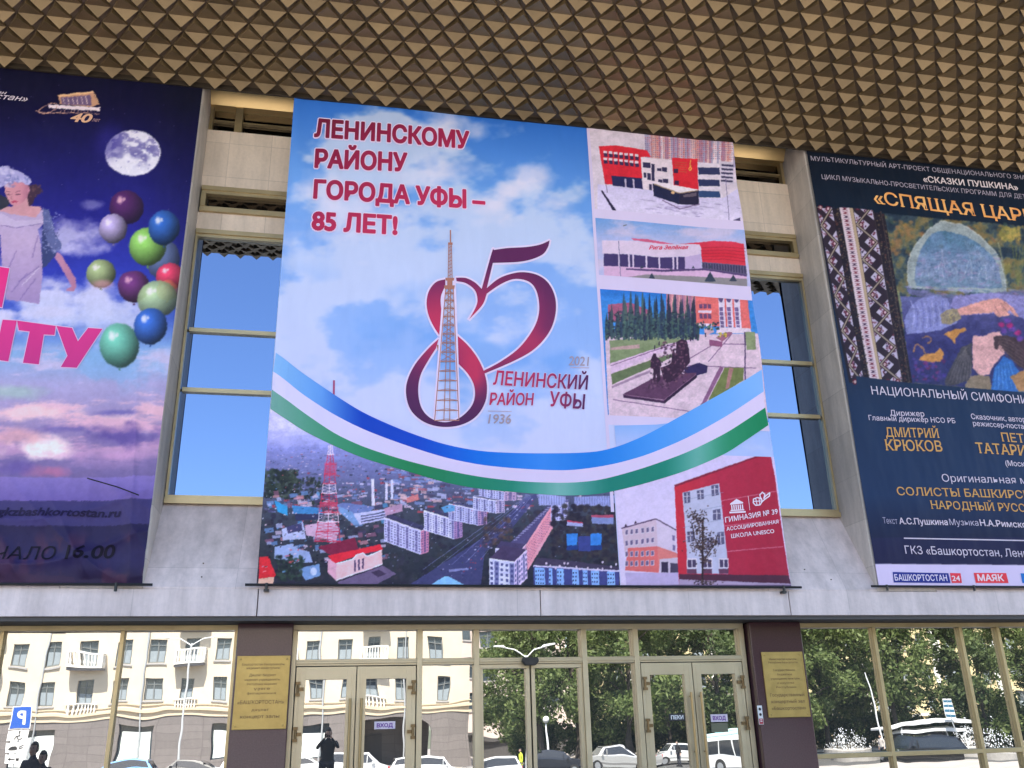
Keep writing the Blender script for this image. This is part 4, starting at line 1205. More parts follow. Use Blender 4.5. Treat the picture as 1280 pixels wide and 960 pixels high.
for cx_, cy_, rx, ry, n in ((548, 480, 60, 60, 110), (555, 560, 62, 50, 100), (560, 650, 78, 60, 150), (640, 640, 44, 60, 70), (590, 740, 44, 50, 60), (590, 900, 80, 28, 70), (500, 450, 40, 30, 30)):
    for _ in range(n):
        x, y = g.normal(cx_, rx * .5), g.normal(cy_, ry * .5)
        c.ell(770 + x / 5.333, 560 + y / 5.333, g.uniform(.5, 1.5), g.uniform(.4, 1.2), [(52, 40, 48), (70, 56, 52), (40, 30, 44), (96, 76, 78)][g.integers(4)], .3, 0, .8)
c.photo(3, 1, 75)
c.poly([(764, 731.2), (996, 731.2), (996, 742), (764, 742)], (92, 80, 112))
BC.grid('photo_print', c, ctr, (BC.at(778.5, 700)[0] - .045, BC.x1, BC.z0, BC.at(900, 569)[1]), .0085, .8)
WHT = (214, 208, 238)
BC.text('ГИМНАЗИЯ № 39', (906, 653.5), (972.5, 642), 6.4, WHT, ctr, 3, .016)
BC.text('АССОЦИИРОВАННАЯ', (907.5, 664), (973.5, 654), 4.6, WHT, ctr, 3, .014)
BC.text('ШКОЛА UNESCO', (913.5, 673), (968, 666), 5.0, WHT, ctr, 3, .014)
Zl = zm(770, 558.3, 5.333)
em = [Zl([(757, 382), (800, 350), (845, 372), (845, 380), (757, 390)]), Zl([(752, 436), (862, 430), (862, 441), (752, 447)]), Zl([(760, 424), (852, 418), (852, 426), (760, 432)])]
for k in range(6): em.append(Zl([(763 + k * 14.5, 392 - k), (771 + k * 14.5, 391 - k), (774 + k * 14.5, 422 - k), (766 + k * 14.5, 423 - k)]))
em.append(Zl([(878, 330), (881, 330), (892, 425), (889, 425)]))
loop = [(915, 350), (940, 340), (968, 345), (975, 365), (960, 388), (930, 392), (914, 375)]
em += BC.stroke(Zl(loop), 1.4, True) + BC.stroke(Zl([(930, 342), (940, 392)]), 1.1) + BC.stroke(Zl([(915, 366), (974, 362)]), 1.1) + BC.stroke(Zl([(953, 340), (958, 390)]), 1.1)
em += BC.stroke(Zl([(966, 352), (958, 322), (975, 304), (992, 318), (985, 345), (1000, 326), (1024, 308), (1022, 330), (990, 352), (968, 372)]), 1.5)
BC.vec('school_emblem', em, WHT, ctr, 3, 0)

def densify(L):
    P_ = np.array(L); t = np.arange(len(P_)); T = np.linspace(0, len(P_) - 1, 70)
    out = np.stack([np.interp(T, t, P_[:, k]) for k in range(2)], -1)
    for _ in range(3): out[1:-1] = (out[:-2] + 2 * out[1:-1] + out[2:]) / 4
    x0, x1 = BC.x0 + .004, BC.x1 - .004
    res = []
    for p in out: res.append(tuple(p))
    return res


def ribbon(A, B, name, col, lay):
    A, B = densify(A), densify(B)
    pts = A + B[::-1]
    wp = [BC.at(*p) for p in pts]
    wp = [(min(max(x, BC.x0 + .002), BC.x1 - .002), z) for x, z in wp]
    return BC.vec(name, [wp], col, ctr, lay, .09, world=True)


ribbon(TOP, WT, 'ribbon_stripe', lambda X, Y: lerpc([345, 400, 452, 520, 600, 680, 740, 800, 880, 955], [(118, 172, 236), (92, 150, 232), (12, 62, 186), (10, 66, 196), (14, 104, 218), (52, 130, 232), (26, 118, 222), (58, 138, 232), (96, 160, 240), (120, 172, 244)], X), 2)
ribbon(WT, GT, 'ribbon_stripe', lambda X, Y: lerpc([345, 600, 955], [(196, 198, 244), (198, 192, 236), (204, 196, 238)], X), 2)
ribbon(GT, GB, 'ribbon_stripe', lambda X, Y: lerpc([340, 420, 520, 640, 700, 760, 830, 872, 910, 955], [(104, 158, 158), (56, 138, 112), (28, 122, 82), (30, 126, 112), (112, 172, 176), (24, 120, 112), (26, 124, 112), (96, 168, 166), (40, 136, 104), (22, 124, 84)], X), 2)
BC.vec('mast_tip', [Z1_ for Z1_ in BC.stroke([(417.5, 476), (417.2, 494)], 2.4)], (150, 70, 120), ctr, 1.6, 0)

# the 85 emblem: heart, note flag and lattice mast
Z = zm(480, 280, 3.4286)
def cr(pts, closed=True, n=6):
    """smooth a traced outline (Catmull-Rom)"""
    P_ = [np.array(p, float) for p in pts]; N = len(P_); out = []
    for i in range(N if closed else N - 1):
        p0, p1, p2, p3 = P_[(i - 1) % N] if closed or i else P_[0], P_[i], P_[(i + 1) % N], P_[(i + 2) % N] if closed or i + 2 < N else P_[-1]
        for k in range(n):
            t = k / n
            out.append(tuple(.5 * ((2 * p1) + (p2 - p0) * t + (2 * p0 - 5 * p1 + 4 * p2 - p3) * t ** 2 + (3 * p1 - p0 - 3 * p2 + p3) * t ** 3)))
    if not closed: out.append(tuple(P_[-1]))
    return out
def seg(*runs):
    out = []
    for r in runs: out += cr(r, False)
    return Z(out)
lobe = seg([(262, 240), (222, 252), (192, 290), (182, 340), (190, 390), (212, 440), (236, 477)], [(240, 470), (249, 400), (243, 350), (244, 310), (262, 268)])
rlobe = seg([(308, 233), (350, 234), (388, 252), (418, 280)], [(418, 280), (462, 122), (470, 112)], [(470, 112), (530, 103), (610, 98), (668, 88), (710, 70)], [(710, 70), (702, 100), (680, 130), (630, 152), (570, 163), (466, 168)], [(466, 168), (440, 276)],
            [(440, 276), (490, 236), (545, 214), (600, 207), (660, 220), (706, 256), (734, 320), (733, 395), (705, 468), (645, 535), (560, 585), (428, 643)], [(426, 630), (500, 590), (580, 530), (640, 450), (664, 380), (660, 310), (638, 262), (600, 240), (550, 238), (495, 262), (440, 300)], [(438, 306), (420, 350), (364, 410)], [(364, 410), (392, 360), (400, 325), (388, 285), (350, 256), (310, 248)])
low = seg([(234, 494), (190, 535), (132, 605), (98, 680), (96, 745), (118, 805), (170, 850), (240, 871), (320, 866), (388, 832), (430, 772), (441, 705), (430, 640), (400, 575), (358, 520), (312, 478)], [(312, 478), (314, 540), (318, 600)], [(318, 600), (356, 640), (384, 690), (388, 745), (368, 792), (320, 835), (260, 852), (200, 835), (160, 790), (146, 720), (156, 650), (190, 585), (222, 535)])
def emcol(X, Y):
    x, y = (X - 480) * 3.4286, (Y - 280) * 3.4286
    t = np.exp(-((y - 440) / 200) ** 2) * (1 - .7 * sstep(560, 730, x) * (1 - sstep(430, 560, y))) * (1 - .5 * sstep(200, 90, x))
    t = np.where(y < 200, .15, t); t = np.clip(t + .75 * np.exp(-(((x - 380) / 60) ** 2 + ((y - 650) / 90) ** 2)), 0, 1)
    return lerpc([0, .5, 1], [(70, 34, 84), (122, 42, 92), (176, 50, 92)], t)
hal = []
for r in (lobe, rlobe, low): hal += BC.stroke(r, 4.6, True)
hal += BC.stroke(Z([(215, 850), (262, 235)]), 4) + BC.stroke(Z([(320, 840), (300, 235)]), 4)
BC.vec('emblem_halo', hal, (206, 200, 242), ctr, 1.2, 0)
BC.vec('heart_emblem', [lobe, rlobe, low], emcol, ctr, 2.2, .09)
TW = []
leg = lambda t: (264 + (216 - 264) * t, 296 + (320 - 296) * t, 275 + 570 * t)
for f in (lambda t: leg(t)[0], lambda t: leg(t)[1], lambda t: leg(t)[0] * .62 + leg(t)[1] * .38, lambda t: leg(t)[0] * .38 + leg(t)[1] * .62):
    TW += BC.stroke(Z([(f(0), 275), (f(1), 845)]), .95)
for k in range(15):
    t0, t1 = (k / 15) ** 1.15, ((k + 1) / 15) ** 1.15; (a0, b0, y0), (a1, b1, y1) = leg(t0), leg(t1)
    TW += BC.stroke(Z([(a1, y1), (b1, y1)]), .9) + BC.stroke(Z([(a1, y1), ((a0 + b0) / 2, y1 - 7), (b1, y1)]), .6)
    if k < 9: TW += BC.stroke(Z([(a0, y0), (b1, y1)]), .55) + BC.stroke(Z([(b0, y0), (a1, y1)]), .55)
TW += [Z([(262, 234), (300, 234), (298, 246), (264, 246)]), Z([(256, 266), (303, 266), (300, 282), (260, 282)]), Z([(270, 246), (292, 246), (292, 266), (270, 266)]), Z([(225, 520), (245, 520), (245, 545), (230, 545)])]
for f0, f1 in ((274, 276), (291, 288), (282, 282)): TW += BC.stroke(Z([(f0, 234), (f1, 90)]), .9)
for k in range(9): TW += BC.stroke(Z([(275, 226 - k * 15), (290, 218 - k * 15)]), .6)
TW += BC.stroke(Z([(284, 90), (284, 30)]), 1.5) + [Z([(274, 82), (293, 82), (293, 92), (274, 92)])]
BC.vec('mast_drawing', TW, (158, 112, 104), ctr, 2.9, 0)


# lettering
def redgrad(x0, x1, y0, y1):
    def f(X, Y): return lerpc([0, .35, 1], [(98, 26, 56), (134, 32, 72), (178, 48, 92)], np.clip((X - x0) / (x1 - x0) * .45 + (Y - y0) / (y1 - y0) * .75, 0, 1))
    return f
rg = redgrad(390, 610, 150, 290)
H = (.045, (206, 198, 240))
ZT_ = zm(370, 130, 4.741)
for st, b0, b1, cap in (('ЛЕНИНСКОМУ', (112, 190), (1022, 265), 100), ('РАЙОНУ', (114, 372), (652, 400), 104), ('ГОРОДА УФЫ –', (107, 556), (1117, 622), 106), ('85 ЛЕТ!', (97, 742), (594, 775), 106)):
    p0, p1 = ZT_([b0])[0], ZT_([b1])[0]
    BC.text(st, p0, p1, cap / 4.741, rg, ctr, 3.4, .045, 0.0, halo=H)
rg2 = lambda X, Y: lerpc([615, 690, 738], [(170, 44, 92), (150, 44, 96), (66, 34, 88)], X)
ZU = zm(590, 440, 7.529)
for st, b0, b1, cap in (('ЛЕНИНСКИЙ', (198, 308), (1100, 352), 132), ('РАЙОН', (163, 500), (585, 500), 112), ('УФЫ', (742, 508), (1072, 538), 138)):
    BC.text(st, ZU([b0])[0], ZU([b1])[0], cap / 7.529, rg2, ctr, 3.4, .020, .18, halo=(.03, (196, 194, 242)))
BC.text('2021', ZU([(912, 122)])[0], ZU([(1105, 132)])[0], 88 / 7.529, (150, 144, 172), ctr, 3, .012, .18)
BC.text('1936', ZU([(150, 676)])[0], ZU([(365, 676)])[0], 90 / 7.529, (152, 142, 164), ctr, 3, .012, .18)
BC.vec('lettering', BC.stroke(ZU([(150, 560), (370, 562)]), .8) + BC.stroke(ZU([(925, 144), (1100, 150)]), .8), (172, 160, 190), ctr, 3, 0)
m = MB(); m.tube([(BC.x0 - .13, BC.Y - .015, BC.z0 + .0), (BC.x1 + .14, BC.Y - .015, BC.z0 + .0)], .016, 8)
m.build('hem_rod', M_BLACK, ctr)
for x in (BC.x0 + .12, BC.x1 - .12):
    m = MB(); m.tube([(x, BC.Y - .02, BC.z0 - .075), (x, BC.Y - .02, BC.z0 + .02)], .018, 8); m.box(x - .03, x + .03, BC.Y - .03, BC.Y + .05, BC.z0 - .08, BC.z0 - .05)
    m.build('tie', M_BLACK, ctr)
settle(ctr, INV)

# ------------------------------------------------------------------ the left poster: night sky, moon, balloons, woman
def wr_left(x, z):
    t = x + 2.2                                        # distance from the right edge (negative)
    low = np.exp(-((z - 1.7) / 1.0) ** 2)
    fold = np.exp(-((t + .55) / .16) ** 2) * .03 + np.exp(-((t + .12) / .07) ** 2) * -.02
    rise = sstep(1.66, 1.85, z)
    cs = lambda q: (1 - np.abs(np.sin(q))) ** 2.2                       # narrow pulled creases
    v = (.012 * np.sin(1.6 * x + .3 * z) + fold * sstep(9, 5, z) + .02 * low
         - low * rise * (.070 * cs(2.3 * x + 3.1 * z + .5 * np.sin(1.7 * x)) + .055 * cs(4.1 * x + 2.4 * z + 1) + .045 * cs(1.1 * x - 6.0 * z + .6 * np.sin(2.4 * x)))
         - .06 * cs(6 * t + .5 * z) * np.exp(-((t + .3) / .35) ** 2) * sstep(4.6, 3.2, z) * rise)
    return np.minimum(v, .035)


BL = Banner(-9.15, -2.205, 1.665, 8.90, wr_left)
lft = empty('concert_poster', (-5.68, BL.Y, 1.665))
tag(lft, 'dark purple poster with full moon, balloons and woman in clouds, wrinkled at its foot', 'poster')
c = Canvas(-420, 60, 270, 750, 1.5); XX, YY = c.grid()
d = YY - .10 * XX
c.a = lerpc([60, 130, 200, 280, 340, 400, 440, 480, 520, 560, 600, 680, 750], [(10, 8, 34), (13, 11, 50), (22, 20, 92), (32, 32, 136), (42, 54, 172), (70, 100, 200), (124, 164, 220), (158, 156, 208), (150, 138, 190), (128, 114, 170), (108, 98, 156), (58, 50, 100), (50, 42, 86)], YY)
c.a *= (1 - .25 * sstep(160, 240, XX) * sstep(460, 300, YY))[..., None]
n1 = fbm(c.h, c.w, 90, 60, 6, 41, .56); n2 = fbm(c.h, c.w, 120, 26, 6, 42, .58); n3 = fbm(c.h, c.w, 30, 20, 4, 43)
for cx_, cy_, rx, ry, al in ((90, 297, 56, 26, .9), (60, 375, 110, 40, 1.0), (-150, 380, 260, 60, 1.0), (130, 400, 60, 26, .7), (115, 255, 16, 8, .5), (-160, 290, 150, 30, .7)):
    k = np.clip((1 - np.hypot((XX - cx_) / rx, (YY - cy_) / ry)) * 1.5 + (n1 - .5) * 2.6 + (n3 - .5) * 1.1, 0, 1) * al
    c.a += (lerpc([250, 330, 420], [(150, 150, 206), (186, 186, 232), (176, 190, 234)], YY) - c.a) * k[..., None]
k = sstep(.45, .62, n2) * sstep(425, 445, YY) * sstep(515, 480, YY) * .75; c.a += (np.array((196, 186, 228)) - c.a) * k[..., None]
k = sstep(.5, .66, n1) * sstep(430, 450, YY) * sstep(500, 470, YY) * .5; c.a += (np.array((116, 170, 226)) - c.a) * k[..., None]
k = sstep(.42, .6, n2) * sstep(476, 492, YY) * sstep(600, 560, YY); c.a += (lerpc([480, 515, 550, 590], [(210, 178, 212), (218, 178, 202), (196, 156, 196), (150, 126, 188)], YY) - c.a) * (k * .9)[..., None]
for cx_, cy_, rx, ry, col, al in ((60, 560, 45, 18, (240, 222, 232), 1.0), (20, 545, 40, 10, (206, 160, 180), .8), (130, 570, 70, 9, (190, 150, 200), .7), (40, 515, 70, 10, (232, 196, 212), .85), (150, 545, 60, 16, (84, 70, 150), .8), (150, 516, 40, 5, (96, 90, 170), .7), (90, 535, 50, 6, (90, 80, 160), .6), (-120, 560, 120, 26, (204, 178, 206), .8), (60, 588, 30, 10, (190, 110, 150), .6), (20, 582, 30, 10, (96, 82, 160), .7), (150, 520, 30, 4, (206, 180, 204), .6)):
    k = np.clip((1 - np.hypot((XX - cx_) / rx, (YY - cy_) / ry)) * 1.4 + (n3 - .5) * 1.8 + (n1 - .5), 0, 1) * al; c.a += (np.array(col) - c.a) * k[..., None]
k = np.clip((1 - np.hypot((XX - 12) / 50, (YY - 490) / 12)) * 1.4 + (n3 - .5), 0, 1) * .5; c.a += (np.array((150, 196, 180)) - c.a) * k[..., None]
# lower bands
bx = np.arange(-420, 280, 10); sag = lambda y, a: [(x, y + a * math.sin((x + 40) / 70)) for x in bx]
c.poly(sag(595, 1.5) + sag(624, 1.5)[::-1], lambda X, Y: lerpc([594, 624], [(126, 114, 190), (102, 90, 166)], Y))
c.poly(sag(624, 1.5) + sag(655, 2)[::-1], (58, 54, 110)); c.poly(sag(655, 2) + [(280, 760), (-430, 760)], lambda X, Y: lerpc([655, 700, 745], [(36, 33, 74), (44, 41, 88), (42, 33, 54)], Y))
k = sstep(.5, .7, fbm(c.h, c.w, 26, 40, 4, 45)) * sstep(655, 680, YY) * .5; c.a += (np.array((84, 52, 78)) - c.a) * k[..., None]
for x in (-30, 30): c.poly([(x - 40, 715), (x + 60, 720), (x + 70, 736), (x - 40, 736)], (60, 44, 74), .6)
# stars, title drawing
g = np.random.default_rng(2)
for _ in range(150): c.ell(g.uniform(-400, 235), g.uniform(95, 330), .5, .5, (130, 130, 180), .5, 0, g.uniform(.3, .9))
# moon
Z = zm(0, 80, 2.823)
mx_, my_ = Z([(468, 314)])[0]
c.ell(mx_, my_, 34.5, 28.5, lambda X, Y: lerpc([135, 150, 175, 200], [(150, 150, 210), (184, 184, 224), (200, 202, 228), (206, 210, 236)], X * .5 + (Y) * .52 + 10), .04)
mn = fbm(c.h, c.w, 18, 15, 4, 77)
wn = c._win(130, 160, 202, 222); i0, i1, j0, j1 = wn
sub = np.hypot((XX - mx_) / 34.5, (YY - my_) / 28.5)[i0:i1, j0:j1]
c.put(wn, sstep(.50, .62, mn[i0:i1, j0:j1]) * (sub < .96) * sstep(216, 190, YY[i0:i1, j0:j1]) * .7, (92, 88, 158))
for x, y, r in ((500, 290, 5), (480, 320, 7), (510, 330, 6), (440, 300, 8), (420, 322, 5), (530, 300, 6), (545, 320, 3), (400, 320, 4)): c.ell(*Z([(x, y)])[0], r, r * .75, (88, 86, 156), .5, 0, .6)
for _ in range(60):
    a_, r_ = g.uniform(0, 6.28), g.random() ** .5 * .9
    c.ell(mx_ + 34 * r_ * math.cos(a_), my_ + 28 * r_ * math.sin(a_), g.uniform(.6, 1.6), g.uniform(.5, 1.2), (224, 226, 244) if g.random() < .6 else (120, 118, 180), .5, 0, .6)
c.ell(mx_ - 30, my_ - 14, 16, 20, (40, 36, 130), .7, .4, .55)


def balloon(x, y, rx, ry, col, hi=(220, 220, 236), al=1.0, rot=0.0, nub=True):
    (x, y) = Z([(x, y)])[0]; rx, ry = rx / 2.823, ry / 2.823; col = np.array(col, float)
    def sh(X, Y):
        d_ = np.hypot((X - x + rx * .3) / rx, (Y - y + ry * .35) / ry)
        return np.clip(col * 1.18 + 8 - (col * .58)[None, None] * np.clip(d_, 0, 1.35)[..., None] ** 1.4, 4, 255)
    c.ell(x, y, rx, ry, sh, .05, rot, al)
    c.ell(x - rx * .38, y - ry * .42, rx * .16, ry * .2, hi, .6, rot, .8); c.ell(x - rx * .14, y - ry * .46, rx * .08, ry * .1, hi, .6, rot, .7)
    if nub: c.poly([(x - 1.6, y + ry + 3), (x, y + ry - 1), (x + 1.6, y + ry + 3)], col * .7)


balloon(445, 505, 60, 60, (74, 30, 84), (220, 180, 200), .85)
balloon(398, 580, 50, 52, (160, 150, 206))
balloon(575, 690, 60, 70, (90, 110, 150), al=.85)
balloon(520, 642, 66, 68, (122, 180, 92))
balloon(578, 578, 56, 62, (38, 84, 170))
balloon(355, 738, 52, 50, (140, 160, 120)); c.ell(*Z([(360, 775)])[0], 12, 5, (206, 150, 170), .6, 0, .6)
balloon(470, 782, 56, 56, (92, 44, 110), (216, 170, 200))
balloon(600, 750, 50, 46, (196, 56, 96)); balloon(590, 800, 40, 36, (210, 110, 90), al=.75)
balloon(555, 830, 72, 66, (150, 180, 140), al=.9)
balloon(420, 990, 70, 78, (96, 176, 160), al=.95); balloon(530, 925, 60, 65, (44, 90, 186))
# woman in a grey dress, blue cape and pale headdress
G = zm(0, 190, 4.571)
c.poly(G([(-60, 430), (30, 330), (60, 270), (0, 240), (-60, 260)]), (44, 46, 64))
c.poly(G([(245, 400), (300, 430), (340, 520), (310, 590), (270, 640), (240, 660), (235, 500)]), (50, 60, 112))
c.poly(G([(320, 570), (345, 580), (380, 640), (410, 690), (430, 720), (432, 770), (415, 795), (372, 790), (385, 775), (405, 765), (388, 730), (360, 680), (310, 600)]), lambda X, Y: lerpc([66, 94], [(176, 130, 164), (160, 112, 150)], X))
c.poly(G([(40, 310), (110, 300), (150, 300), (230, 310), (245, 400), (0, 420), (-60, 400), (-60, 345), (0, 325)]), (186, 142, 160))
c.poly(G([(-80, 330), (0, 335), (60, 350), (200, 370), (245, 312), (250, 400), (215, 440), (235, 560), (240, 700), (220, 865), (130, 850), (30, 840), (20, 700), (5, 600), (0, 470), (-80, 420)]), lambda X, Y: lerpc([262, 300, 380], [(160, 148, 196), (172, 156, 200), (146, 128, 184)], Y))
c.poly(G([(-60, 340), (0, 345), (90, 390), (240, 380), (250, 405), (200, 415), (90, 425), (0, 410), (-60, 400)]), (176, 166, 208)); c.line(G([(0, 415), (90, 428), (240, 405)]), 1, (120, 108, 164))
for a_, b_ in (((100, 740), (220, 650)), ((60, 800), (150, 690)), ((110, 840), (200, 720)), ((30, 700), (90, 560)), ((180, 600), (215, 470))): c.line(G([a_, b_]), 1.6, (120, 104, 166), .7)
c.line(G([(120, 760), (225, 655)]), 1.0, (206, 200, 226), .7)
c.poly(G([(240, 320), (275, 325), (300, 400), (310, 460), (350, 520), (345, 550), (300, 580), (265, 500), (245, 410)]), (84, 94, 150))
for _ in range(70): c.ell(g.uniform(53, 75), g.uniform(262, 315), g.uniform(.5, 1.4), g.uniform(.5, 1.2), [(120, 130, 186), (60, 66, 120), (150, 156, 204)][g.integers(3)], .5, 0, .7)
c.poly(G([(85, 270), (160, 230), (165, 300), (210, 345), (200, 365), (120, 350), (60, 330)]), (184, 138, 156))
c.poly(G([(150, 190), (200, 180), (235, 205), (225, 235), (205, 240), (185, 290), (160, 310), (150, 240)]), (58, 40, 62))
c.poly(G([(25, 170), (60, 160), (120, 168), (160, 185), (165, 225), (150, 255), (125, 285), (90, 302), (62, 295), (40, 262), (24, 225)]), lambda X, Y: lerpc([6, 26, 36], [(190, 140, 156), (182, 126, 150), (150, 98, 128)], X))
c.poly(G([(-60, 90), (20, 75), (90, 100), (150, 130), (178, 170), (160, 190), (120, 168), (60, 165), (0, 200), (-60, 220)]), (150, 150, 206)); foliage(c, -14, 208, 16, 232, 60, 2.4, [(176, 176, 222), (136, 136, 196), (110, 112, 176), (190, 190, 228)], 61, .6); foliage(c, 8, 218, 38, 228, 40, 1.5, [(120, 126, 186), (84, 92, 156), (170, 172, 216)], 62, .7)
c.line(G([(35, 236), (58, 240)]), .9, (70, 40, 66)); c.line(G([(85, 238), (112, 236)]), .9, (70, 40, 66)); c.line(G([(30, 222), (58, 226)]), .7, (110, 70, 96)); c.line(G([(84, 224), (116, 220)]), .7, (110, 70, 96))
c.line(G([(66, 232), (56, 258), (68, 264)]), .7, (140, 90, 116)); c.poly(G([(60, 278), (74, 274), (104, 276), (88, 286), (70, 287)]), (162, 66, 100)); c.ell(*G([(160, 215)])[0], 2, 3.4, (172, 118, 146), .3)
foliage(c, 34, 230, 52, 246, 22, 1.3, [(66, 48, 66), (96, 70, 78), (50, 36, 60)], 63, .7)
for cx_, cy_, rx, ry in ((10, 392, 40, 10), (60, 388, 34, 8),):
    q = (n1 - .5) * 2 + (n3 - .5) * 1.4; k = np.clip((1 - np.hypot((XX - cx_) / rx, (YY - cy_) / ry)) * 1.6 + q, 0, 1) * .9; c.a += (np.array((186, 190, 232)) - c.a) * k[..., None]
# anniversary drawing of the hall, top right
Zt = zm(0, 80, 2.823)
GOLD = (186, 150, 136)
c.poly(Zt([(205, 108), (325, 97), (345, 140), (325, 150), (210, 140)]), (176, 138, 118)); c.poly(Zt([(212, 116), (318, 108), (324, 146), (218, 140)]), (96, 80, 120))
for k in range(6): c.line(Zt([(222 + k * 16, 116 - k * .8), (226 + k * 16, 140)]), .9, (196, 178, 186))
c.poly(Zt([(200, 107), (328, 94), (332, 100), (206, 114)]), (206, 172, 140)); c.line(Zt([(328, 96), (348, 142)]), 1.2, (196, 160, 130)); c.poly(Zt([(170, 140), (352, 152), (352, 165), (170, 152)]), (206, 196, 214))
cv = cr([(125, 160), (150, 172), (190, 160), (200, 142), (180, 136), (150, 150), (140, 168), (230, 170), (300, 172), (348, 176)], False); c.line(Zt(cv), .8, GOLD)
for k in range(11): c.line(Zt([(215 + k * 12, 160), (212 + k * 12, 172)]), .7, GOLD, .8)
c.photo(3, 0, 81, .12)
cloth = BL.grid('cloth', c, lft, step=.0125)
PINKT = lambda X, Y: lerpc([340, 400, 460], [(204, 44, 128), (196, 52, 134), (178, 50, 132)], Y)
Zp = zm(0, 320, 6)
# big title letters
def lets(polys, off=0): return [Zp([(x + off, y) for x, y in p]) for p in polys]
TT = [[(128, 484), (418, 524), (408, 592), (328, 588), (290, 812), (172, 800), (222, 566), (140, 556)], [(424, 524), (540, 540), (584, 640), (662, 540), (768, 548), (575, 838), (456, 832), (506, 748)], [(20, 478), (126, 484), (62, 790), (-44, 776)],
      [(-190, 450), (-84, 462), (-110, 590), (-4, 602), (-14, 664), (-170, 650), (-150, 600)]]
TU = [[(-40, 76), (70, 92), (14, 384), (-96, 370)], [(-330, 40), (-220, 52), (-276, 346), (-386, 332)], [(-300, 170), (-20, 205), (-32, 268), (-312, 234)]]
hl = []
for p in TT + TU: hl += BL.stroke(Zp(p), 2.2, True)
BL.vec('lettering_outline', hl, (196, 176, 226), lft, 1.5, 0); BL.vec('lettering', lets(TT + TU), PINKT, lft, 2.4, .12)
BL.text('орган', (-22, 115.5), (8, 118), 4.2, (196, 190, 214), lft, 2, .004, .35)
BL.text('«Башкортостан»', (-90, 116), (34, 126.5), 7.2, (196, 190, 214), lft, 2, .004, .35)
BL.text('40', (88, 151.5), (114, 153.5), 11, (196, 160, 138), lft, 2, .028, .25)
BL.text('лет', (115, 152), (125, 153), 5, (150, 124, 140), lft, 2, .0, .3)
BL.text('gkzbashkortostan.ru', (-4, 644), (150, 646), 10.5, (30, 26, 66), lft, 2.5, .03, .15, cut=.08)
BL.text('НАЧАЛО', (-48, 700), (68, 699), 17, (14, 11, 36), lft, 2.5, .0, .12, cut=.08)
BL.text('16.00', (82, 699), (142, 697), 17, (14, 11, 36), lft, 2.5, .02, .12, cut=.08)
m = MB(); m.tube([(BL.x0 - .1, BL.Y - .015, BL.z0), (BL.x1 + .12, BL.Y - .015, BL.z0)], .016, 8); m.build('hem_rod', M_BLACK, lft)
m = MB(); m.tube([(BL.x1 - .28, BL.Y - .02, BL.z0 - .08), (BL.x1 - .28, BL.Y - .02, BL.z0 + .02)], .018, 8); m.build('tie', M_BLACK, lft)
m = MB(); m.tube([tuple((BL.at(*p)[0], BL.Y - .12, BL.at(*p)[1])) for p in ((112, 601), (150, 612), (176, 622))], .008, 6); m.build('loose_cord', M_BLACK, lft)
settle(lft, Matrix.Translation((5.68, -BL.Y, -1.665)))


# ------------------------------------------------------------------ the right poster: navy, ornament, fairy-tale picture
def wr_right(x, z):
    t = x - 7.36
    return .008 * np.sin(1.7 * x + .5 * z) + .012 * np.exp(-(t / .3) ** 2) * np.sin(9 * t + .7 * z) + .006 * np.sin(2.4 * z)


BR = Banner(7.37, 14.3, 1.69, 8.90, wr_right)
rgt = empty('fairy_tale_poster', (10.83, BR.Y, 1.69))
tag(rgt, 'navy blue concert poster with patterned border, gold lettering and a painted sleeping woman', 'poster')
c = Canvas(990, 170, 1640, 760, 1.6); XX, YY = c.grid()
c.a = lerpc([180, 300, 480, 560, 640, 700, 760], [(10, 20, 36), (15, 30, 52), (25, 43, 74), (24, 45, 80), (27, 48, 86), (24, 28, 58), (34, 36, 78)], YY)
Z = zm(1000, 180, 3.2)
# painted picture
def quadpt(u, v):                                     # u across (0..1), v down (0..1) of the picture area on the poster
    tl, tr, bl, br = np.array((1102, 264)), np.array((1420, 292)), np.array((1136, 478)), np.array((1440, 500))
    return tuple((tl * (1 - u) + tr * u) * (1 - v) + (bl * (1 - u) + br * u) * v)
n1 = fbm(c.h, c.w, 22, 18, 5, 51); n2 = fbm(c.h, c.w, 9, 9, 3, 52)
pic = [(1101, 266), (1300, 284), (1640, 314), (1640, 520), (1300, 492), (1138, 480)]
def pcol(X, Y):
    i = np.clip(((Y - c.y0) * c.k).astype(int), 0, c.h - 1); j = np.clip(((X - c.x0) * c.k).astype(int), 0, c.w - 1)
    q, r = n1[i, j], n2[i, j]
    b = lerpc([.3, .45, .55, .7], [(34, 50, 70), (56, 74, 86), (84, 92, 80), (112, 102, 74)], q + (r - .5) * .5)
    return b
c.poly(pic, pcol)
P3 = zm(1100, 250, 4)
g = np.random.default_rng(8)
for _ in range(90):
    x, y = g.uniform(1104, 1290), g.uniform(276, 360); c.ell(x, y, g.uniform(1.5, 5), g.uniform(1, 3), [(110, 100, 64), (150, 120, 66), (60, 84, 76), (44, 60, 70), (130, 84, 60)][g.integers(5)], .5, g.uniform(0, 3), .6)
foliage(c, 1250, 284, 1274, 300, 50, 3, [(150, 142, 80), (170, 150, 84), (120, 120, 70)], 91, .8); foliage(c, 1252, 330, 1262, 340, 20, 3, [(140, 130, 80), (110, 110, 70)], 92, .8); foliage(c, 1118, 276, 1140, 296, 30, 2.6, [(136, 106, 76), (116, 96, 70)], 93, .5); foliage(c, 1116, 298, 1126, 318, 20, 3, [(126, 100, 74)], 94, .45)
arch = cr([(140, 410), (135, 340), (160, 250), (220, 170), (300, 105), (350, 110), (430, 130), (520, 200), (590, 280), (620, 370), (632, 450)], False)
c.poly(P3(arch + [(632, 470), (140, 440)]), (136, 152, 164))
c.line(P3(arch), 1.4, (176, 186, 190), .7)
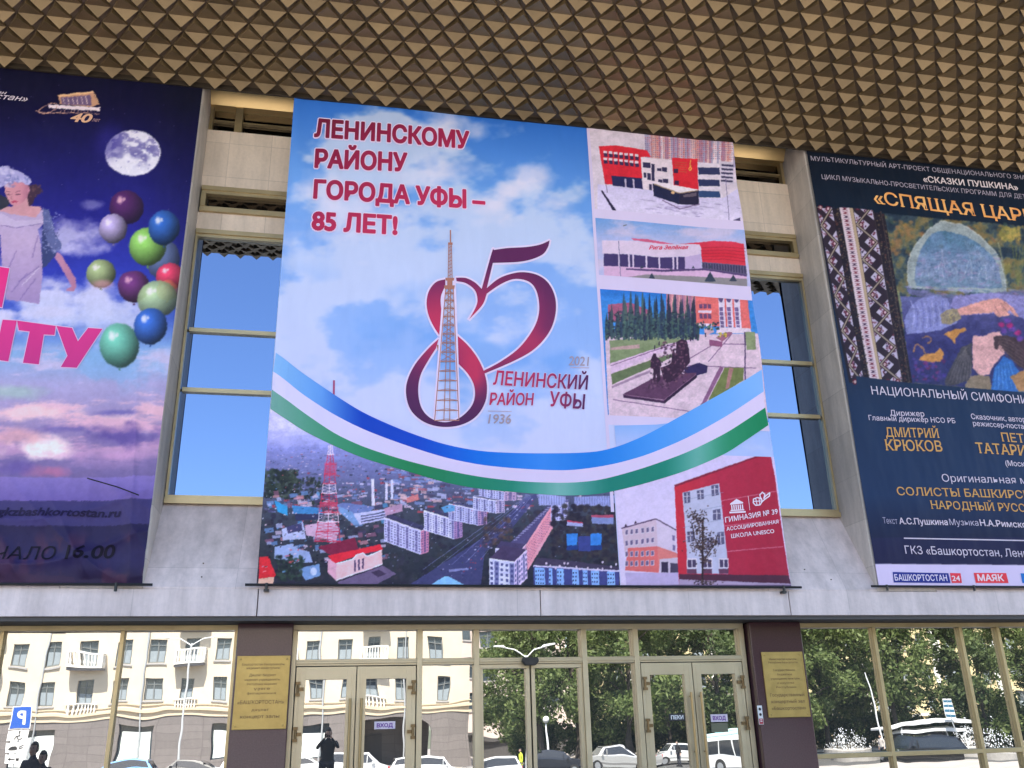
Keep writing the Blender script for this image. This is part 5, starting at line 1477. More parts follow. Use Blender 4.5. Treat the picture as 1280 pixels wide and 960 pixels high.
inn = cr([(180, 430), (172, 370), (190, 280), (230, 200), (290, 155), (360, 160), (450, 190), (530, 250), (590, 330), (612, 440)], False)
def sky2(X, Y):
    i = np.clip(((Y - c.y0) * c.k).astype(int), 0, c.h - 1); j = np.clip(((X - c.x0) * c.k).astype(int), 0, c.w - 1)
    return lerpc([285, 310, 340, 362], [(74, 112, 146), (92, 122, 164), (112, 130, 172), (96, 124, 156)], Y + (n2[i, j] - .5) * 30 + (n1[i, j] - .5) * 30)
c.poly(P3(inn), sky2)
for _ in range(130):
    x, y = g.uniform(1148, 1248), g.uniform(315, 360); c.ell(x, y, g.uniform(1, 6), g.uniform(.5, 1.6), [(150, 150, 200), (120, 150, 180), (70, 100, 140), (140, 120, 170)][g.integers(4)], .5, g.uniform(-.6, .6), .5)
for k in range(16):
    x_ = 200 + k * 24; c.line(P3(cr([(x_, 400 - (k % 4) * 22), (x_ + 10, 360 - (k % 3) * 20), (x_ + 34, 352 - (k % 5) * 14), (x_ + 44, 396)], False)), .9, [(170, 180, 206), (140, 150, 190), (70, 100, 140)][k % 3], .55)
c.line(P3([(305, 240), (325, 340)]), 1.2, (150, 160, 196), .7); c.line(P3([(320, 260), (305, 310), (330, 350)]), 1, (150, 150, 196), .6); c.ell(*P3([(305, 228)])[0], 3, 3, (84, 110, 140), .3)
for k in range(7): c.line(P3(cr([(420 + k * 14, 200 + k * 6), (440 + k * 8, 250), (460 + k * 14, 330)], False)), .8, (150, 170, 200), .45)
c.poly(P3([(130, 440), (300, 470), (420, 470), (640, 455), (740, 450), (740, 480), (300, 500), (140, 470)]), (96, 100, 150), .9)
for _ in range(46): c.ell(g.uniform(1132, 1290), g.uniform(358, 372), g.uniform(2, 7), g.uniform(.7, 1.8), [(140, 140, 200), (96, 104, 164), (130, 110, 150), (90, 120, 150)][g.integers(4)], .5, .1, .6)
c.poly(P3([(75, 420), (110, 500), (150, 470), (130, 560), (100, 560), (90, 500)]), (120, 128, 96), .8)
c.poly(P3([(100, 480), (740, 500), (740, 960), (150, 915)]), lambda X, Y: lerpc([375, 400, 430, 478], [(84, 90, 146), (60, 62, 118), (48, 50, 108), (44, 50, 100)], Y))
for _ in range(60): c.ell(g.uniform(1140, 1180), g.uniform(448, 476), g.uniform(1, 3), g.uniform(1, 2.4), [(110, 50, 110), (76, 60, 140), (96, 44, 96), (60, 50, 130)][g.integers(4)], .5, 0, .7)
c.poly(P3([(120, 600), (150, 530), (200, 490), (270, 475), (340, 490), (360, 560), (390, 610), (300, 650), (130, 672)]), (116, 124, 186))
for k in range(12): c.line(P3(cr([(150 + k * 18, 500 + (k % 3) * 14), (170 + k * 16, 570), (160 + k * 18, 650 - k * 3)], False)), 1.2, [(150, 156, 212), (84, 92, 158)][k % 2], .7)
c.poly(P3([(350, 530), (370, 480), (560, 460), (740, 480), (740, 600), (640, 560), (450, 572)]), (124, 124, 188)); 
for k in range(9): c.line(P3([(380 + k * 40, 480 + k), (440 + k * 40, 520)]), 1.0, (150, 150, 206), .6)
c.poly(P3([(300, 570), (340, 545), (400, 540), (405, 590), (350, 620), (310, 615)]), (128, 122, 110)); foliage(c, 1178, 390, 1198, 402, 30, 1.4, [(160, 150, 110), (96, 90, 100)], 95, .7)
SK = (196, 146, 146)
c.poly(P3([(385, 545), (450, 520), (520, 500), (590, 485), (620, 500), (660, 530), (690, 570), (694, 585), (680, 580), (650, 545), (640, 556), (655, 574), (635, 575), (612, 580), (600, 585), (586, 580), (570, 560), (500, 565), (400, 575)]), SK)
for a_, b_ in (((600, 510), (640, 560)), ((620, 505), (668, 556)), ((570, 520), (600, 575))): c.line(P3([a_, b_]), .7, (140, 96, 110))
c.poly(P3([(462, 700), (470, 676), (520, 678), (560, 660), (600, 655), (640, 720), (620, 770), (570, 820), (545, 870), (500, 880), (462, 840)]), (196, 156, 166))
c.poly(P3([(320, 900), (370, 800), (410, 730), (460, 715), (460, 840), (440, 900), (380, 925), (320, 925)]), (64, 64, 78))
for k in range(7): c.line(P3(cr([(440 - k * 4, 730), (380 + k * 12, 810), (340 + k * 18, 915)], False)), 1.0, (104, 102, 112), .6)
c.poly(P3([(570, 680), (640, 675), (740, 700), (740, 850), (690, 830), (640, 770), (600, 720), (585, 750), (572, 740)]), (62, 50, 62))
for k in range(6): c.line(P3(cr([(590, 690 + k * 8), (650, 700 + k * 18), (730, 760 + k * 16)], False)), .9, (96, 78, 80), .7)
for x, y in ((610, 620), (640, 600), (660, 640), (620, 650), (690, 660), (650, 625), (700, 690)): c.ell(*P3([(x, y)])[0], 4, 3.4, [(140, 40, 110), (90, 60, 150), (160, 70, 130)][(x + y) % 3], .4)
c.poly(P3([(420, 930), (450, 880), (490, 875), (545, 880), (560, 950), (420, 945)]), (120, 110, 100)); c.poly(P3([(555, 940), (570, 840), (620, 780), (660, 800), (690, 850), (740, 900), (740, 960), (555, 955)]), (44, 96, 176))
for k in range(6): c.line(P3([(580 + k * 14, 830 - k * 4), (570 + k * 22, 945)]), 1, (84, 140, 210), .7)
c.poly(P3([(650, 880), (740, 840), (740, 960), (690, 955)]), (150, 116, 84))
for pts in ([(315, 670), (360, 650), (430, 635), (436, 650), (400, 665), (378, 690), (376, 720), (350, 690)], [(190, 800), (220, 770), (270, 765), (300, 740), (318, 770), (300, 810), (230, 808)]): c.poly(P3(pts), (176, 128, 76))
c.line(P3(cr([(165, 760), (180, 720), (210, 740), (230, 780)], False)), 1.6, (150, 112, 84)); c.line(P3(cr([(210, 690), (240, 680), (255, 700), (235, 716)], False)), 1.6, (150, 112, 84))
c.line(P3([(590, 210), (640, 440)]), 1.6, (120, 128, 110), .8); c.line(P3([(640, 448), (740, 452)]), 2, (110, 116, 130))
for k in range(5): c.line(P3(cr([(660 + k * 18, 230), (672 + k * 10, 320), (690, 430)], False)), 1.2, (100, 110, 70), .7)
sav = c.a.copy(); c.photo(11, 1, 82, .7); mk = np.zeros((c.h, c.w, 3)); pa = c.a; c.a = mk; c.poly(pic, (1, 1, 1)); mk = c.a; c.a = sav * (1 - mk) + pa * mk
# rest of the picture beyond the frame
for _ in range(200): c.ell(g.uniform(1290, 1640), g.uniform(300, 500), g.uniform(3, 12), g.uniform(2, 7), [(84, 92, 80), (70, 70, 140), (120, 110, 70), (96, 110, 160), (56, 74, 86)][g.integers(5)], .5, g.uniform(0, 3), .5)
c.poly([(990, 560), (1092, 470), (1136, 479), (1300, 492), (1640, 520), (1640, 700), (990, 700)], lambda X, Y: lerpc([470, 520, 620, 690], [(25, 43, 74), (24, 45, 80), (27, 48, 86), (24, 28, 58)], Y))
# ornament strips, running down the left of the picture
Q = zm(1020, 250, 4.174)
def band(x0a, x1a, x0b, x1b, y0, y1): return lambda u, v: Q([(x0a + (x1a - x0a) * u + ((x0b + (x1b - x0b) * u) - (x0a + (x1a - x0a) * u)) * v, y0 + (y1 - y0) * v)])[0]
sh = lambda B_, pts: [B_(u, v) for u, v in pts]
ALL = band(-10, 350, 172, 500, 35, 955)
c.poly(sh(ALL, [(0, 0), (1, .04), (1, 1), (0, 1)]), (30, 26, 40))
A_ = band(0, 82, 185, 250, 40, 950); B2 = band(190, 290, 345, 450, 40, 950); C2 = band(120, 172, 282, 332, 40, 950); D2 = band(172, 190, 330, 346, 40, 950)
c.poly(sh(C2, [(0, 0), (1, 0), (1, 1), (0, 1)]), (190, 180, 200)); c.poly(sh(D2, [(0, 0), (1, 0), (1, 1), (0, 1)]), (160, 146, 130))
for k in range(44):
    v = k / 44; c.poly(sh(C2, [(.2, v), (.8, v + .004), (.55, v + .011), (.85, v + .018), (.2, v + .015), (.45, v + .008)]), [(96, 34, 60), (120, 60, 80), (70, 50, 80)][k % 3])
for BB, ph in ((A_, .03), (B2, 0.0)):
    N = 5
    c.poly(sh(BB, [(0, 0), (1, 0), (1, 1), (0, 1)]), (40, 32, 48))
    for k in range(-1, N + 1):
        v0 = (k + ph) / N + .0; h_ = 1 / N
        for (u0, u1, vv) in ((.02, .72, v0), (1.0, .3, v0 + h_ * .5)):
            tri = [(u0, vv + .025 * 1), (u0, vv + h_ - .025), (u1, vv + h_ / 2)]
            c.poly(sh(BB, [(u, min(max(v, 0), 1)) for u, v in tri]), (168, 166, 200))
            for q in range(26):
                uu = u0 + (u1 - u0) * g.random() * .7; s_ = 1 - abs(uu - u0) / abs(u1 - u0); v_ = vv + h_ / 2 + (g.random() - .5) * h_ * .75 * s_
                if 0 < v_ < 1:
                    p_ = BB(uu, v_); c.ell(p_[0], p_[1], g.uniform(.5, 1.5), g.uniform(.5, 1.8), [(58, 26, 48), (92, 34, 56), (40, 34, 60), (110, 70, 90)][g.integers(4)], .4, g.uniform(0, 3), .85)
            cm = BB(u0 + (u1 - u0) * .35, min(max(vv + h_ / 2, 0), 1)); c.ell(cm[0], cm[1], 3.2, 3.6, (84, 28, 50), .3); c.ell(cm[0], cm[1], 1.4, 1.8, (190, 170, 190), .3)
        for du, wd, col in ((0, 3.6, (44, 36, 44)), (0, 1.7, (140, 132, 128))):
            zz = [(.95, v0), (.05, v0 + h_ * .5), (.95, v0 + h_)]
            if -.02 < v0 and v0 + h_ < 1.02: c.line(sh(BB, [(1 - .06 - (1 - u) * 1 if False else u, v) for u, v in zz]), wd, col)
        c.line(sh(BB, [(.05, min(max(v0 + h_ * .5, 0), 1)), (.4, min(max(v0 + h_ * .5, 0), 1))]), 1.0, (132, 124, 120))
for _ in range(420):
    u = [g.uniform(.25, .36), g.uniform(.86, .99)][g.integers(2)]; p_ = ALL(u, g.random()); c.ell(p_[0], p_[1], g.uniform(.5, 1.4), g.uniform(.5, 1.4), [(70, 62, 60), (96, 84, 70), (44, 40, 54), (84, 54, 54)][g.integers(4)], .4, 0, .8)
c.line(sh(ALL, [(.955, 0), (.955, 1)]), .8, (70, 64, 66)); c.line(sh(ALL, [(.845, 0), (.845, 1)]), .8, (60, 52, 60))
c.poly([(990, 150), (1640, 150), (1640, 300), (1300, 282), (1102, 264), (1018, 256), (990, 256)], lambda X, Y: lerpc([180, 280], [(9, 18, 34), (15, 30, 52)], Y))
c.poly([(1070, 470), (1092, 473), (1136, 479), (1136, 486), (1070, 486)], (25, 43, 74))
# white foot strip
a_ = [(1080, 704.5), (1180, 705.5), (1280, 706.5), (1640, 711)]
c.poly(a_ + [(1640, 760), (1080, 760)], (198, 192, 236))
c.poly([(1085, 672), (1280, 672), (1280, 705.8), (1085, 704.5)], (36, 36, 80), .5)
cloth = BR.grid('cloth', c, rgt, step=.0115)
ZB = zm(1000, 180, 3.2); GLD = lambda X, Y: lerpc([0, .5, 1], [(206, 150, 90), (226, 180, 120), (206, 146, 90)], np.abs(np.sin(X * .12)))
LW = (178, 176, 200)
BR.text('МУЛЬТИКУЛЬТУРНЫЙ АРТ-ПРОЕКТ ОБЩЕНАЦИОНАЛЬНОГО ЗНАЧЕНИЯ – ОБЛАДАТЕЛЬ ГРАНТА', ZB([(44, 66)])[0], (1402, 236), 5.6, (156, 154, 178), rgt, 2, .0)
BR.text('«СКАЗКИ ПУШКИНА»', ZB([(496, 150)])[0], ZB([(872, 186)])[0], 7.4, (200, 196, 210), rgt, 2, .02)
BR.text('ЦИКЛ МУЗЫКАЛЬНО-ПРОСВЕТИТЕЛЬСКИХ ПРОГРАММ ДЛЯ ДЕТЕЙ И ЮНОШЕСТВА', ZB([(88, 140)])[0], (1352, 256), 5.8, (156, 154, 178), rgt, 2, .0)
BR.text('«СПЯЩАЯ ЦАРЕВНА»', ZB([(298, 238)])[0], (1357, 287), 16, GLD, rgt, 2, .012, serif=True)
ZC = zm(1040, 460, 3.308)
BR.text('НАЦИОНАЛЬНЫЙ СИМФОНИЧЕСКИЙ ОРКЕСТР', ZC([(164, 110)])[0], (1402, 512), 10.5, (186, 184, 212), rgt, 2, -.0)
BR.text('Дирижер', ZC([(240, 197)])[0], ZC([(380, 202)])[0], 6.8, (186, 184, 212), rgt, 2, .008)
BR.text('Главный дирижёр НСО РБ', ZC([(152, 216)])[0], ZC([(508, 230)])[0], 6.4, (186, 184, 212), rgt, 2, .008)
BR.text('ДМИТРИЙ', ZC([(224, 284)])[0], ZC([(440, 290)])[0], 11.6, (186, 148, 92), rgt, 2, .008, serif=True)
BR.text('КРЮКОВ', ZC([(226, 340)])[0], ZC([(456, 346)])[0], 13.4, (186, 148, 92), rgt, 2, .010, serif=True)
BR.text('Сказочник, автор сценария', ZC([(574, 212)])[0], (1322, 530), 6.6, (186, 184, 212), rgt, 2, .008)
BR.text('режиссер-постановщик', ZC([(582, 240)])[0], (1310, 538), 6.4, (186, 184, 212), rgt, 2, .008)
BR.text('ПЕТР', ZC([(704, 304)])[0], (1290, 554), 11.0, (186, 148, 92), rgt, 2, .008, serif=True)
BR.text('ТАТАРИНОВ', ZC([(598, 352)])[0], (1318, 571.5), 13, (186, 148, 92), rgt, 2, .010, serif=True)
BR.text('(Москва)', ZC([(718, 404)])[0], (1293, 584), 6.8, (190, 188, 214), rgt, 2, .010)
BR.text('Оригинальная музыка', ZC([(456, 470)])[0], (1322, 606), 9.5, (186, 184, 212), rgt, 2, .0)
BR.text('СОЛИСТЫ БАШКИРСКОГО ТЕАТРА', ZC([(272, 525)])[0], (1378, 626), 10.2, (186, 148, 92), rgt, 2, .006, serif=True)
BR.text('НАРОДНЫЙ РУССКИЙ ХОР', ZC([(412, 582)])[0], (1340, 642), 10.2, (186, 148, 92), rgt, 2, .006, serif=True)
BR.text('Текст', ZC([(212, 643)])[0], ZC([(272, 645)])[0], 7.8, (150, 152, 186), rgt, 2, .0)
BR.text('А.С.Пушкина', ZC([(280, 645)])[0], ZC([(478, 650)])[0], 7.8, (196, 192, 218), rgt, 2, .016)
BR.text('Музыка', ZC([(486, 650)])[0], ZC([(604, 653)])[0], 7.8, (170, 170, 200), rgt, 2, .0)
BR.text('Н.А.Римского-Корсакова', ZC([(612, 653)])[0], (1352, 663), 7.8, (196, 192, 218), rgt, 2, .016)
BR.text('ГКЗ «Башкортостан, Ленина, 50»', ZC([(304, 768)])[0], (1322, 698), 10.2, (190, 188, 216), rgt, 2, .004)
BR.vec('lettering', BR.stroke([(1130, 672.8), (1280, 676), (1400, 679)], 1.5), (190, 188, 216), rgt, 2, 0)
ZD = zm(1080, 660, 6.4)
lo = empty('sponsor_logo', (0, 0, 0), 0, rgt)
BR.vec('logo_field', [ZD([(228, 352), (672, 362), (690, 441), (238, 436)])], (36, 50, 140), lo, 1.5, .1)
BR.vec('logo_field', [ZD([(684, 360), (768, 363), (780, 440), (700, 440)])], (212, 60, 80), lo, 1.5, .1)
BR.text('БАШКОРТОСТАН', ZD([(246, 420)])[0], ZD([(664, 424)])[0], 7.6, (206, 204, 236), lo, 2.5, .02); BR.text('24', ZD([(704, 424)])[0], ZD([(766, 424)])[0], 6.6, (224, 206, 226), lo, 2.5, .02)
lo = empty('sponsor_logo', (0, 0, 0), 0, rgt)
BR.vec('logo_field', [ZD([(872, 360), (1130, 362), (1150, 442), (890, 440)])], (214, 62, 78), lo, 1.5, .1); BR.text('МАЯК', ZD([(908, 424)])[0], ZD([(1112, 425)])[0], 8, (226, 206, 226), lo, 2.5, .03)
lo = empty('sponsor_logo', (0, 0, 0), 0, rgt)
BR.vec('logo_field', [ZD([(1244, 364), (1500, 368), (1520, 445), (1260, 442)])], (30, 110, 200), lo, 1.5, .1)
m = MB(); m.tube([(BR.x0 - .13, BR.Y - .015, BR.z0), (BR.x1 + .1, BR.Y - .015, BR.z0)], .016, 8); m.build('hem_rod', M_BLACK, rgt)
for x in (BR.x0 + .1, BR.x0 + 1.45):
    m = MB(); m.tube([(x, BR.Y - .02, BR.z0 - .06), (x, BR.Y - .02, BR.z0 + .02)], .016, 8); m.build('tie', M_BLACK, rgt)
settle(rgt, Matrix.Translation((-10.83, -BR.Y, -1.69)))

# ================================================================== the square and the street behind the photographer
SZ = -2.9                                  # street level, below the plaza
M_PAVE = slab_mat('plaza_paving', (.40, .355, .315), .6, .6, .012, 'xy', .10, .12, .7)
M_ASPH = mat('asphalt', (.075, .073, .072), .85, 0, .25, 1.2, .3, 60)
M_WALK = slab_mat('pavement_slabs', (.32, .29, .27), .5, .5, .015, 'xy', .12, .12, .75)
M_KERB = mat('kerb_stone', (.34, .32, .30), .7, 0, .15, 3)


def struct(mb, name, m, **k): return tag(mb.build(name, m, **k), kind='structure')


struct(MB().box(-1400, 1400, -1400, 300, SZ - 1.2, SZ - .35), 'terrain', mat('terrain_soil', (.10, .11, .07), .95, 0, .3, .2))
struct(MB().box(-90, 110, -20, .42, SZ - .4, GZ), 'plaza', M_PAVE)
m = MB()
for k in range(7): m.box(-90, 110, -20 - .36 * (k + 1), -20 - .36 * k, SZ - .4, GZ - .16 * (k + 1))
struct(m, 'plaza_steps', M_KERB)
struct(MB().box(-120, 160, -60, -22.5, SZ - .3, SZ), 'road', M_ASPH)
struct(MB().box(-120, 160, -26.5, -26.2, SZ - .2, SZ + .13).box(-120, 160, -60.3, -60, SZ - .2, SZ + .13), 'kerb', M_KERB)
struct(MB().box(-120, 160, -26.2, -22.52, SZ - .25, SZ + .12).box(-120, 160, -130, -60.3, SZ - .25, SZ + .12), 'pavement', M_WALK)
m = MB()
for x in np.arange(-110, 150, 6): m.box(x, x + 3, -43.1, -42.95, SZ + .0035, SZ + .0045)
for x in np.arange(-8, 8, 1.0): m.box(x, x + .5, -57.5, -29, SZ + .0035, SZ + .0045)
struct(m, 'road_marking', mat('road_paint', (.78, .78, .75), .6, 0, .1, 8))

# ------------------------------------------------------------------ buildings across the street
M_CREAM = mat('cream_stucco', (.60, .52, .41), .85, 0, .07, .6, .1, 8)
M_CREAM2 = mat('yellow_stucco', (.60, .50, .28), .85, 0, .07, .6)
M_PINKST = mat('pale_pink_stucco', (.60, .50, .45), .85, 0, .07, .6)
M_WHITE = mat('white_stucco', (.76, .74, .70), .8, 0, .05, 2)
M_RUST = slab_mat('grey_plinth_stone', (.17, .15, .145), 1.6, .55, .03, 'xz', .08, .1, .8)
M_WFR = mat('window_frame_grey', (.16, .17, .17), .5)
M_WGL = mat('street_window_glass', (.05, .065, .08), .05, 0, spec=.8)
M_CURT = mat('white_curtain', (.26, .30, .33), .9, 0, .12, 9, stretch=(4, 4, .3))
M_POSTER = mat('white_window_poster', (.78, .82, .78), .8)
M_METAL = mat('galvanised_steel', (.55, .56, .58), .4, .6)
M_WPAINT = mat('white_paint', (.78, .78, .78), .4)


def facade(root, x0, x1, y, cols, rows, ww, wh, wallm, z0, ztop, proto, depth=9.0, skip=()):
    """wall with real openings facing +y; copies the window prototype into each opening"""
    m = MB(); zs = sorted(rows)
    edges = [x0] + [e for c_ in cols for e in (c_ - ww / 2, c_ + ww / 2)] + [x1]
    for a, b in zip(edges[::2], edges[1::2]): m.box(a, b, y - .4, y, z0, ztop)
    for c_ in cols:
        zz = [z0] + [e for r_ in zs for e in (r_ - wh / 2, r_ + wh / 2)] + [ztop]
        for a, b in zip(zz[::2], zz[1::2]):
            if b > a: m.box(c_ - ww / 2, c_ + ww / 2, y - .4, y, a, b)
    m.box(x0, x1, y - depth, y - .42, z0, ztop - .02)
    sub(m, 'wall', wallm, root)
    for i, c_ in enumerate(cols):
        for j, r_ in enumerate(zs):
            if (i, j) in skip: continue
            w_ = copy_tree(proto, root) if proto.get('used') else proto
            proto['used'] = 1; w_.parent = root
            w_.location = (c_ - root.location.x, y - root.location.y, r_ - root.location.z)


def sub(mb, name, m, root, **k):
    o = mb.build(name, m, root, **k); o.location = tuple(-v for v in root.location); return o


def window_proto(ww, wh, curtain=.5):
    m = MB()
    a, b, z0, z1 = -ww / 2, ww / 2, -wh / 2, wh / 2
    for x in (a, b - .08): m.box(x, x + .08, -.26, -.16, z0, z1)
    m.box(a + .08, b - .08, -.26, -.16, z0, z0 + .09); m.box(a + .08, b - .08, -.26, -.16, z1 - .09, z1); m.box(-.035, .035, -.25, -.17, z0 + .09, z1 - .09); m.box(a + .08, -.036, -.25, -.17, z1 - wh * .3, z1 - wh * .3 + .06); m.box(.036, b - .08, -.25, -.17, z1 - wh * .3, z1 - wh * .3 + .06)
    f = m.build('window', M_WFR)
    MB().box(a + .05, b - .05, -.235, -.225, z0 + .05, z1 - .05).build('pane', M_WGL, f)
    if curtain: MB().box(a + .1, b - .1, -.222, -.218, z0 + .1, z0 + .1 + (wh - .2) * curtain).build('curtain', M_CURT, f)
    MB().box(a - .12, b + .12, .001, .10, z0 - .14, z0 - .03).build('sill', mat('grey_sill', (.35, .34, .34), .7), f)
    return f


YA = -67.0
bA = empty('apartment_building', (-16, YA, SZ)); tag(bA, 'long cream apartment house with white balconies across the street, mirrored in the left glazing', 'building')
colsA = [9.0 - 2.5 * k for k in range(20)]
colsA = sorted(colsA)
rowsA = [3.3, 6.25, 9.2, 12.2]
pw = window_proto(1.12, 1.85)
facade(bA, -41.5, 11.4, YA, colsA, rowsA, 1.12, 1.85, M_CREAM, 1.35, 16.5, pw)
m = MB(); m.box(-41.7, 11.6, YA - .4, YA + .22, 1.62, 1.80); m.box(-41.7, 11.6, YA - .4, YA + .12, 1.2, 1.36); m.box(-41.6, 11.5, YA + .002, YA + .08, 2.02, 2.1); m.box(-41.9, 11.8, YA - 9, YA + .7, 16.5, 17.0); m.box(-41.7, 11.6, YA + .002, YA + .3, 13.6, 13.85)
sub(m, 'cornice', mat('cornice_cream', (.56, .47, .34), .85), bA)
m = MB()
for x in (-39, -30.5, -21.6, -14.2, -6.6, -.4, 6.7): m.tube([(x, YA + .12, SZ), (x, YA + .12, 16.4)], .075, 8)
sub(m, 'drain_pipe', M_METAL, bA)
# plinth storey: piers, shop windows with white posters, arched gateway
gx = [-41.5, -38.2, -34.5, -31, -27.3, -23.4, -20.0, -16.0, -13.0, -9.0, -6.4, -2.4, .2, 2.1]
m = MB()
for k in range(0, len(gx), 2): m.box(gx[k], gx[k + 1] if k + 1 < len(gx) else gx[k] + 1, YA - .4, YA + .06, SZ, 1.2)
for k in range(1, len(gx) - 1, 2): m.box(gx[k], gx[k + 1], YA - .4, YA + .05, SZ, -2.0); m.box(gx[k], gx[k + 1], YA - .4, YA + .05, .62, 1.2)
m.box(8.1, 11.4, YA - .4, YA + .06, SZ, 1.2)
arc = [(2.1 + .0, 1.2), (2.1, -.2)] + [(5.1 - 3.0 * math.cos(t), -.2 + 1.15 * math.sin(t)) for t in np.linspace(0, math.pi, 13)] + [(8.1, 1.2)]
m.prism(arc, 'y', YA - .4, YA + .05)
m.box(1.9, 8.3, YA - 9, YA - 5, SZ, 1.2)
sub(m, 'plinth', M_RUST, bA)
m = MB(); m.box(3.0, 5.2, YA - 4.99, YA - 4.9, SZ, -.4); sub(m, 'gateway_door', M_DARK, bA)
for k in range(1, len(gx) - 1, 2):
    a, b = gx[k], gx[k + 1]
    if b - a < 2: continue
    m = MB(); m.box(a, b, YA - .34, YA - .28, -2.0, .62); w_ = sub(m, 'shop_window', M_WGL, bA)
    n_ = 2 if b - a > 3.2 else 1
    for q in range(n_):
        xa_, xb_ = a + (b - a) * (q + .06) / n_, a + (b - a) * (q + .94) / n_
        MB().box(xa_, xb_, YA - .275, YA - .27, -1.9, .1).build('poster', M_POSTER, w_)
        MB().lathe([(.34, 0), (.34, .004)], (0, 0, 0), 20).build('poster_emblem', mat('grey_print', (.45, .5, .46), .8), w_).matrix_local = Matrix.Translation(((xa_ + xb_) / 2, YA - .268, -.55)) @ Matrix.Rotation(R(-90), 4, 'X')
def balcony(c_, r_, wdt=2.3):
    m = MB(); z = r_ - .93
    m.box(c_ - wdt / 2, c_ + wdt / 2, YA + .002, YA + 1.05, z - .16, z); m.box(c_ - wdt / 2, c_ + wdt / 2, YA + .9, YA + 1.05, z + .86, z + .98)
    for s_ in (-1, 1):
        m.box(c_ + s_ * (wdt / 2 - .07) - .07, c_ + s_ * (wdt / 2 - .07) + .07, YA + .9, YA + 1.05, z, z + .86); m.box(c_ + s_ * (wdt / 2 - .07) - .07, c_ + s_ * (wdt / 2 - .07) + .07, YA + .002, YA + .9, z + .86, z + .98)
        for q in range(3): m.lathe([(.04, 0), (.075, .25), (.035, .5), (.06, .86)], (c_ + s_ * (wdt / 2 - .07), YA + .2 + .26 * q, z), 6)
    for q in range(8): m.lathe([(.045, 0), (.085, .25), (.04, .5), (.065, .86)], (c_ - wdt / 2 + .28 + q * (wdt - .56) / 7, YA + .975, z), 6)
    sub(m, 'balcony', M_WHITE, bA)
    m = MB(); m.box(c_ - wdt / 2, c_ + wdt / 2, YA + .001, YA + .9, z - .34, z - .165); sub(m, 'balcony_bracket', mat('bracket_grey', (.24, .23, .24), .8), bA)
for i, c_ in enumerate(colsA):
    if i % 3 == 2:
        balcony(c_, 6.25)
        if i % 2: balcony(c_, 9.2)
    if i % 3 == 2:
        m = MB(); 
        for q in range(8): m.lathe([(.045, 0), (.085, .2), (.04, .4), (.065, .62)], (c_ - .84 + q * .24, YA + .16, 1.8), 6)
        m.box(c_ - 1.0, c_ + 1.0, YA + .08, YA + .24, 2.42, 2.5); sub(m, 'balustrade', M_WHITE, bA)

YB = -92.0
bB = empty('office_building', (18, YB, SZ)); tag(bB, 'pale pinkish block with tall dark windows standing in the gap right of the cream house', 'building')
pb = window_proto(1.9, 1.9, .0)
facade(bB, 13.0, 27.0, YB, [15, 18.2, 21.4, 24.6], [2.6, 6.3, 10.0, 13.5], 1.9, 1.9, M_PINKST, -.6, 17, pb, 12)
sub(MB().box(13, 27, YB - 12, YB - .3, SZ, -.6).box(12.8, 27.2, YB - .3, YB + .1, -.9, -.6), 'plinth', M_DARK, bB)
sub(MB().box(12.7, 27.3, YB - 12, YB + .5, 17, 17.5), 'roof', M_METAL, bB)

YC = -88.0
bC = empty('tenement_house', (52, YC, SZ)); tag(bC, 'yellow plastered house with white window surrounds glimpsed behind the street trees', 'building')
pc = window_proto(1.3, 2.0)
facade(bC, 29.5, 92, YC, [32 + 3.1 * k for k in range(19)], [1.2, 4.6, 8.0, 11.4, 14.8], 1.3, 2.0, M_CREAM2, SZ, 18.5, pc, 12)
sub(MB().box(29.2, 92.3, YC - 12, YC + .6, 18.5, 19.1).box(29.4, 92.2, YC + .002, YC + .15, -.6, -.35), 'cornice', M_WHITE, bC)
m = MB()
for k in range(7): m.box(33.2 + 9.3 * k, 33.9 + 9.3 * k, YC + .002, YC + .22, -.3, 17.8)
sub(m, 'pilaster', M_WHITE, bC)

# ------------------------------------------------------------------ trees
def leaf_mat(name, c1, c2):
    m = bpy.data.materials.new(name); m.use_nodes = True; t = m.node_tree; b = t.nodes['Principled BSDF']; b.inputs['Roughness'].default_value = .6
    g = t.nodes.new('ShaderNodeNewGeometry'); n = t.nodes.new('ShaderNodeTexNoise'); n.inputs['Scale'].default_value = .9; n.inputs['Detail'].default_value = 3
    t.links.new(g.outputs['Position'], n.inputs['Vector']); ad = t.nodes.new('ShaderNodeMath'); ad.operation = 'ADD'
    ml = t.nodes.new('ShaderNodeMath'); ml.operation = 'MULTIPLY'; ml.inputs[1].default_value = .5
    t.links.new(g.outputs['Random Per Island'], ml.inputs[0]); t.links.new(ml.outputs[0], ad.inputs[0]); t.links.new(n.outputs['Fac'], ad.inputs[1])
    cr_ = t.nodes.new('ShaderNodeValToRGB'); cr_.color_ramp.elements[0].color = (*c1, 1); cr_.color_ramp.elements[1].color = (*c2, 1); cr_.color_ramp.elements[0].position = .4; cr_.color_ramp.elements[1].position = 1.0
    t.links.new(ad.outputs[0], cr_.inputs[0]); t.links.new(cr_.outputs[0], b.inputs['Base Color'])
    tr = t.nodes.new('ShaderNodeBsdfTranslucent'); t.links.new(cr_.outputs[0], tr.inputs['Color']); mx = t.nodes.new('ShaderNodeMixShader'); mx.inputs[0].default_value = .48
    t.links.new(b.outputs[0], mx.inputs[1]); t.links.new(tr.outputs[0], mx.inputs[2]); t.links.new(mx.outputs[0], t.nodes['Material Output'].inputs[0])
    return m


M_LEAF = leaf_mat('lime_leaves', (.065, .11, .026), (.20, .25, .085))
M_LEAF2 = leaf_mat('poplar_leaves', (.050, .088, .026), (.145, .19, .068))
M_BARK = mat('bark', (.07, .055, .045), .9, 0, .3, 4, .5, 12)


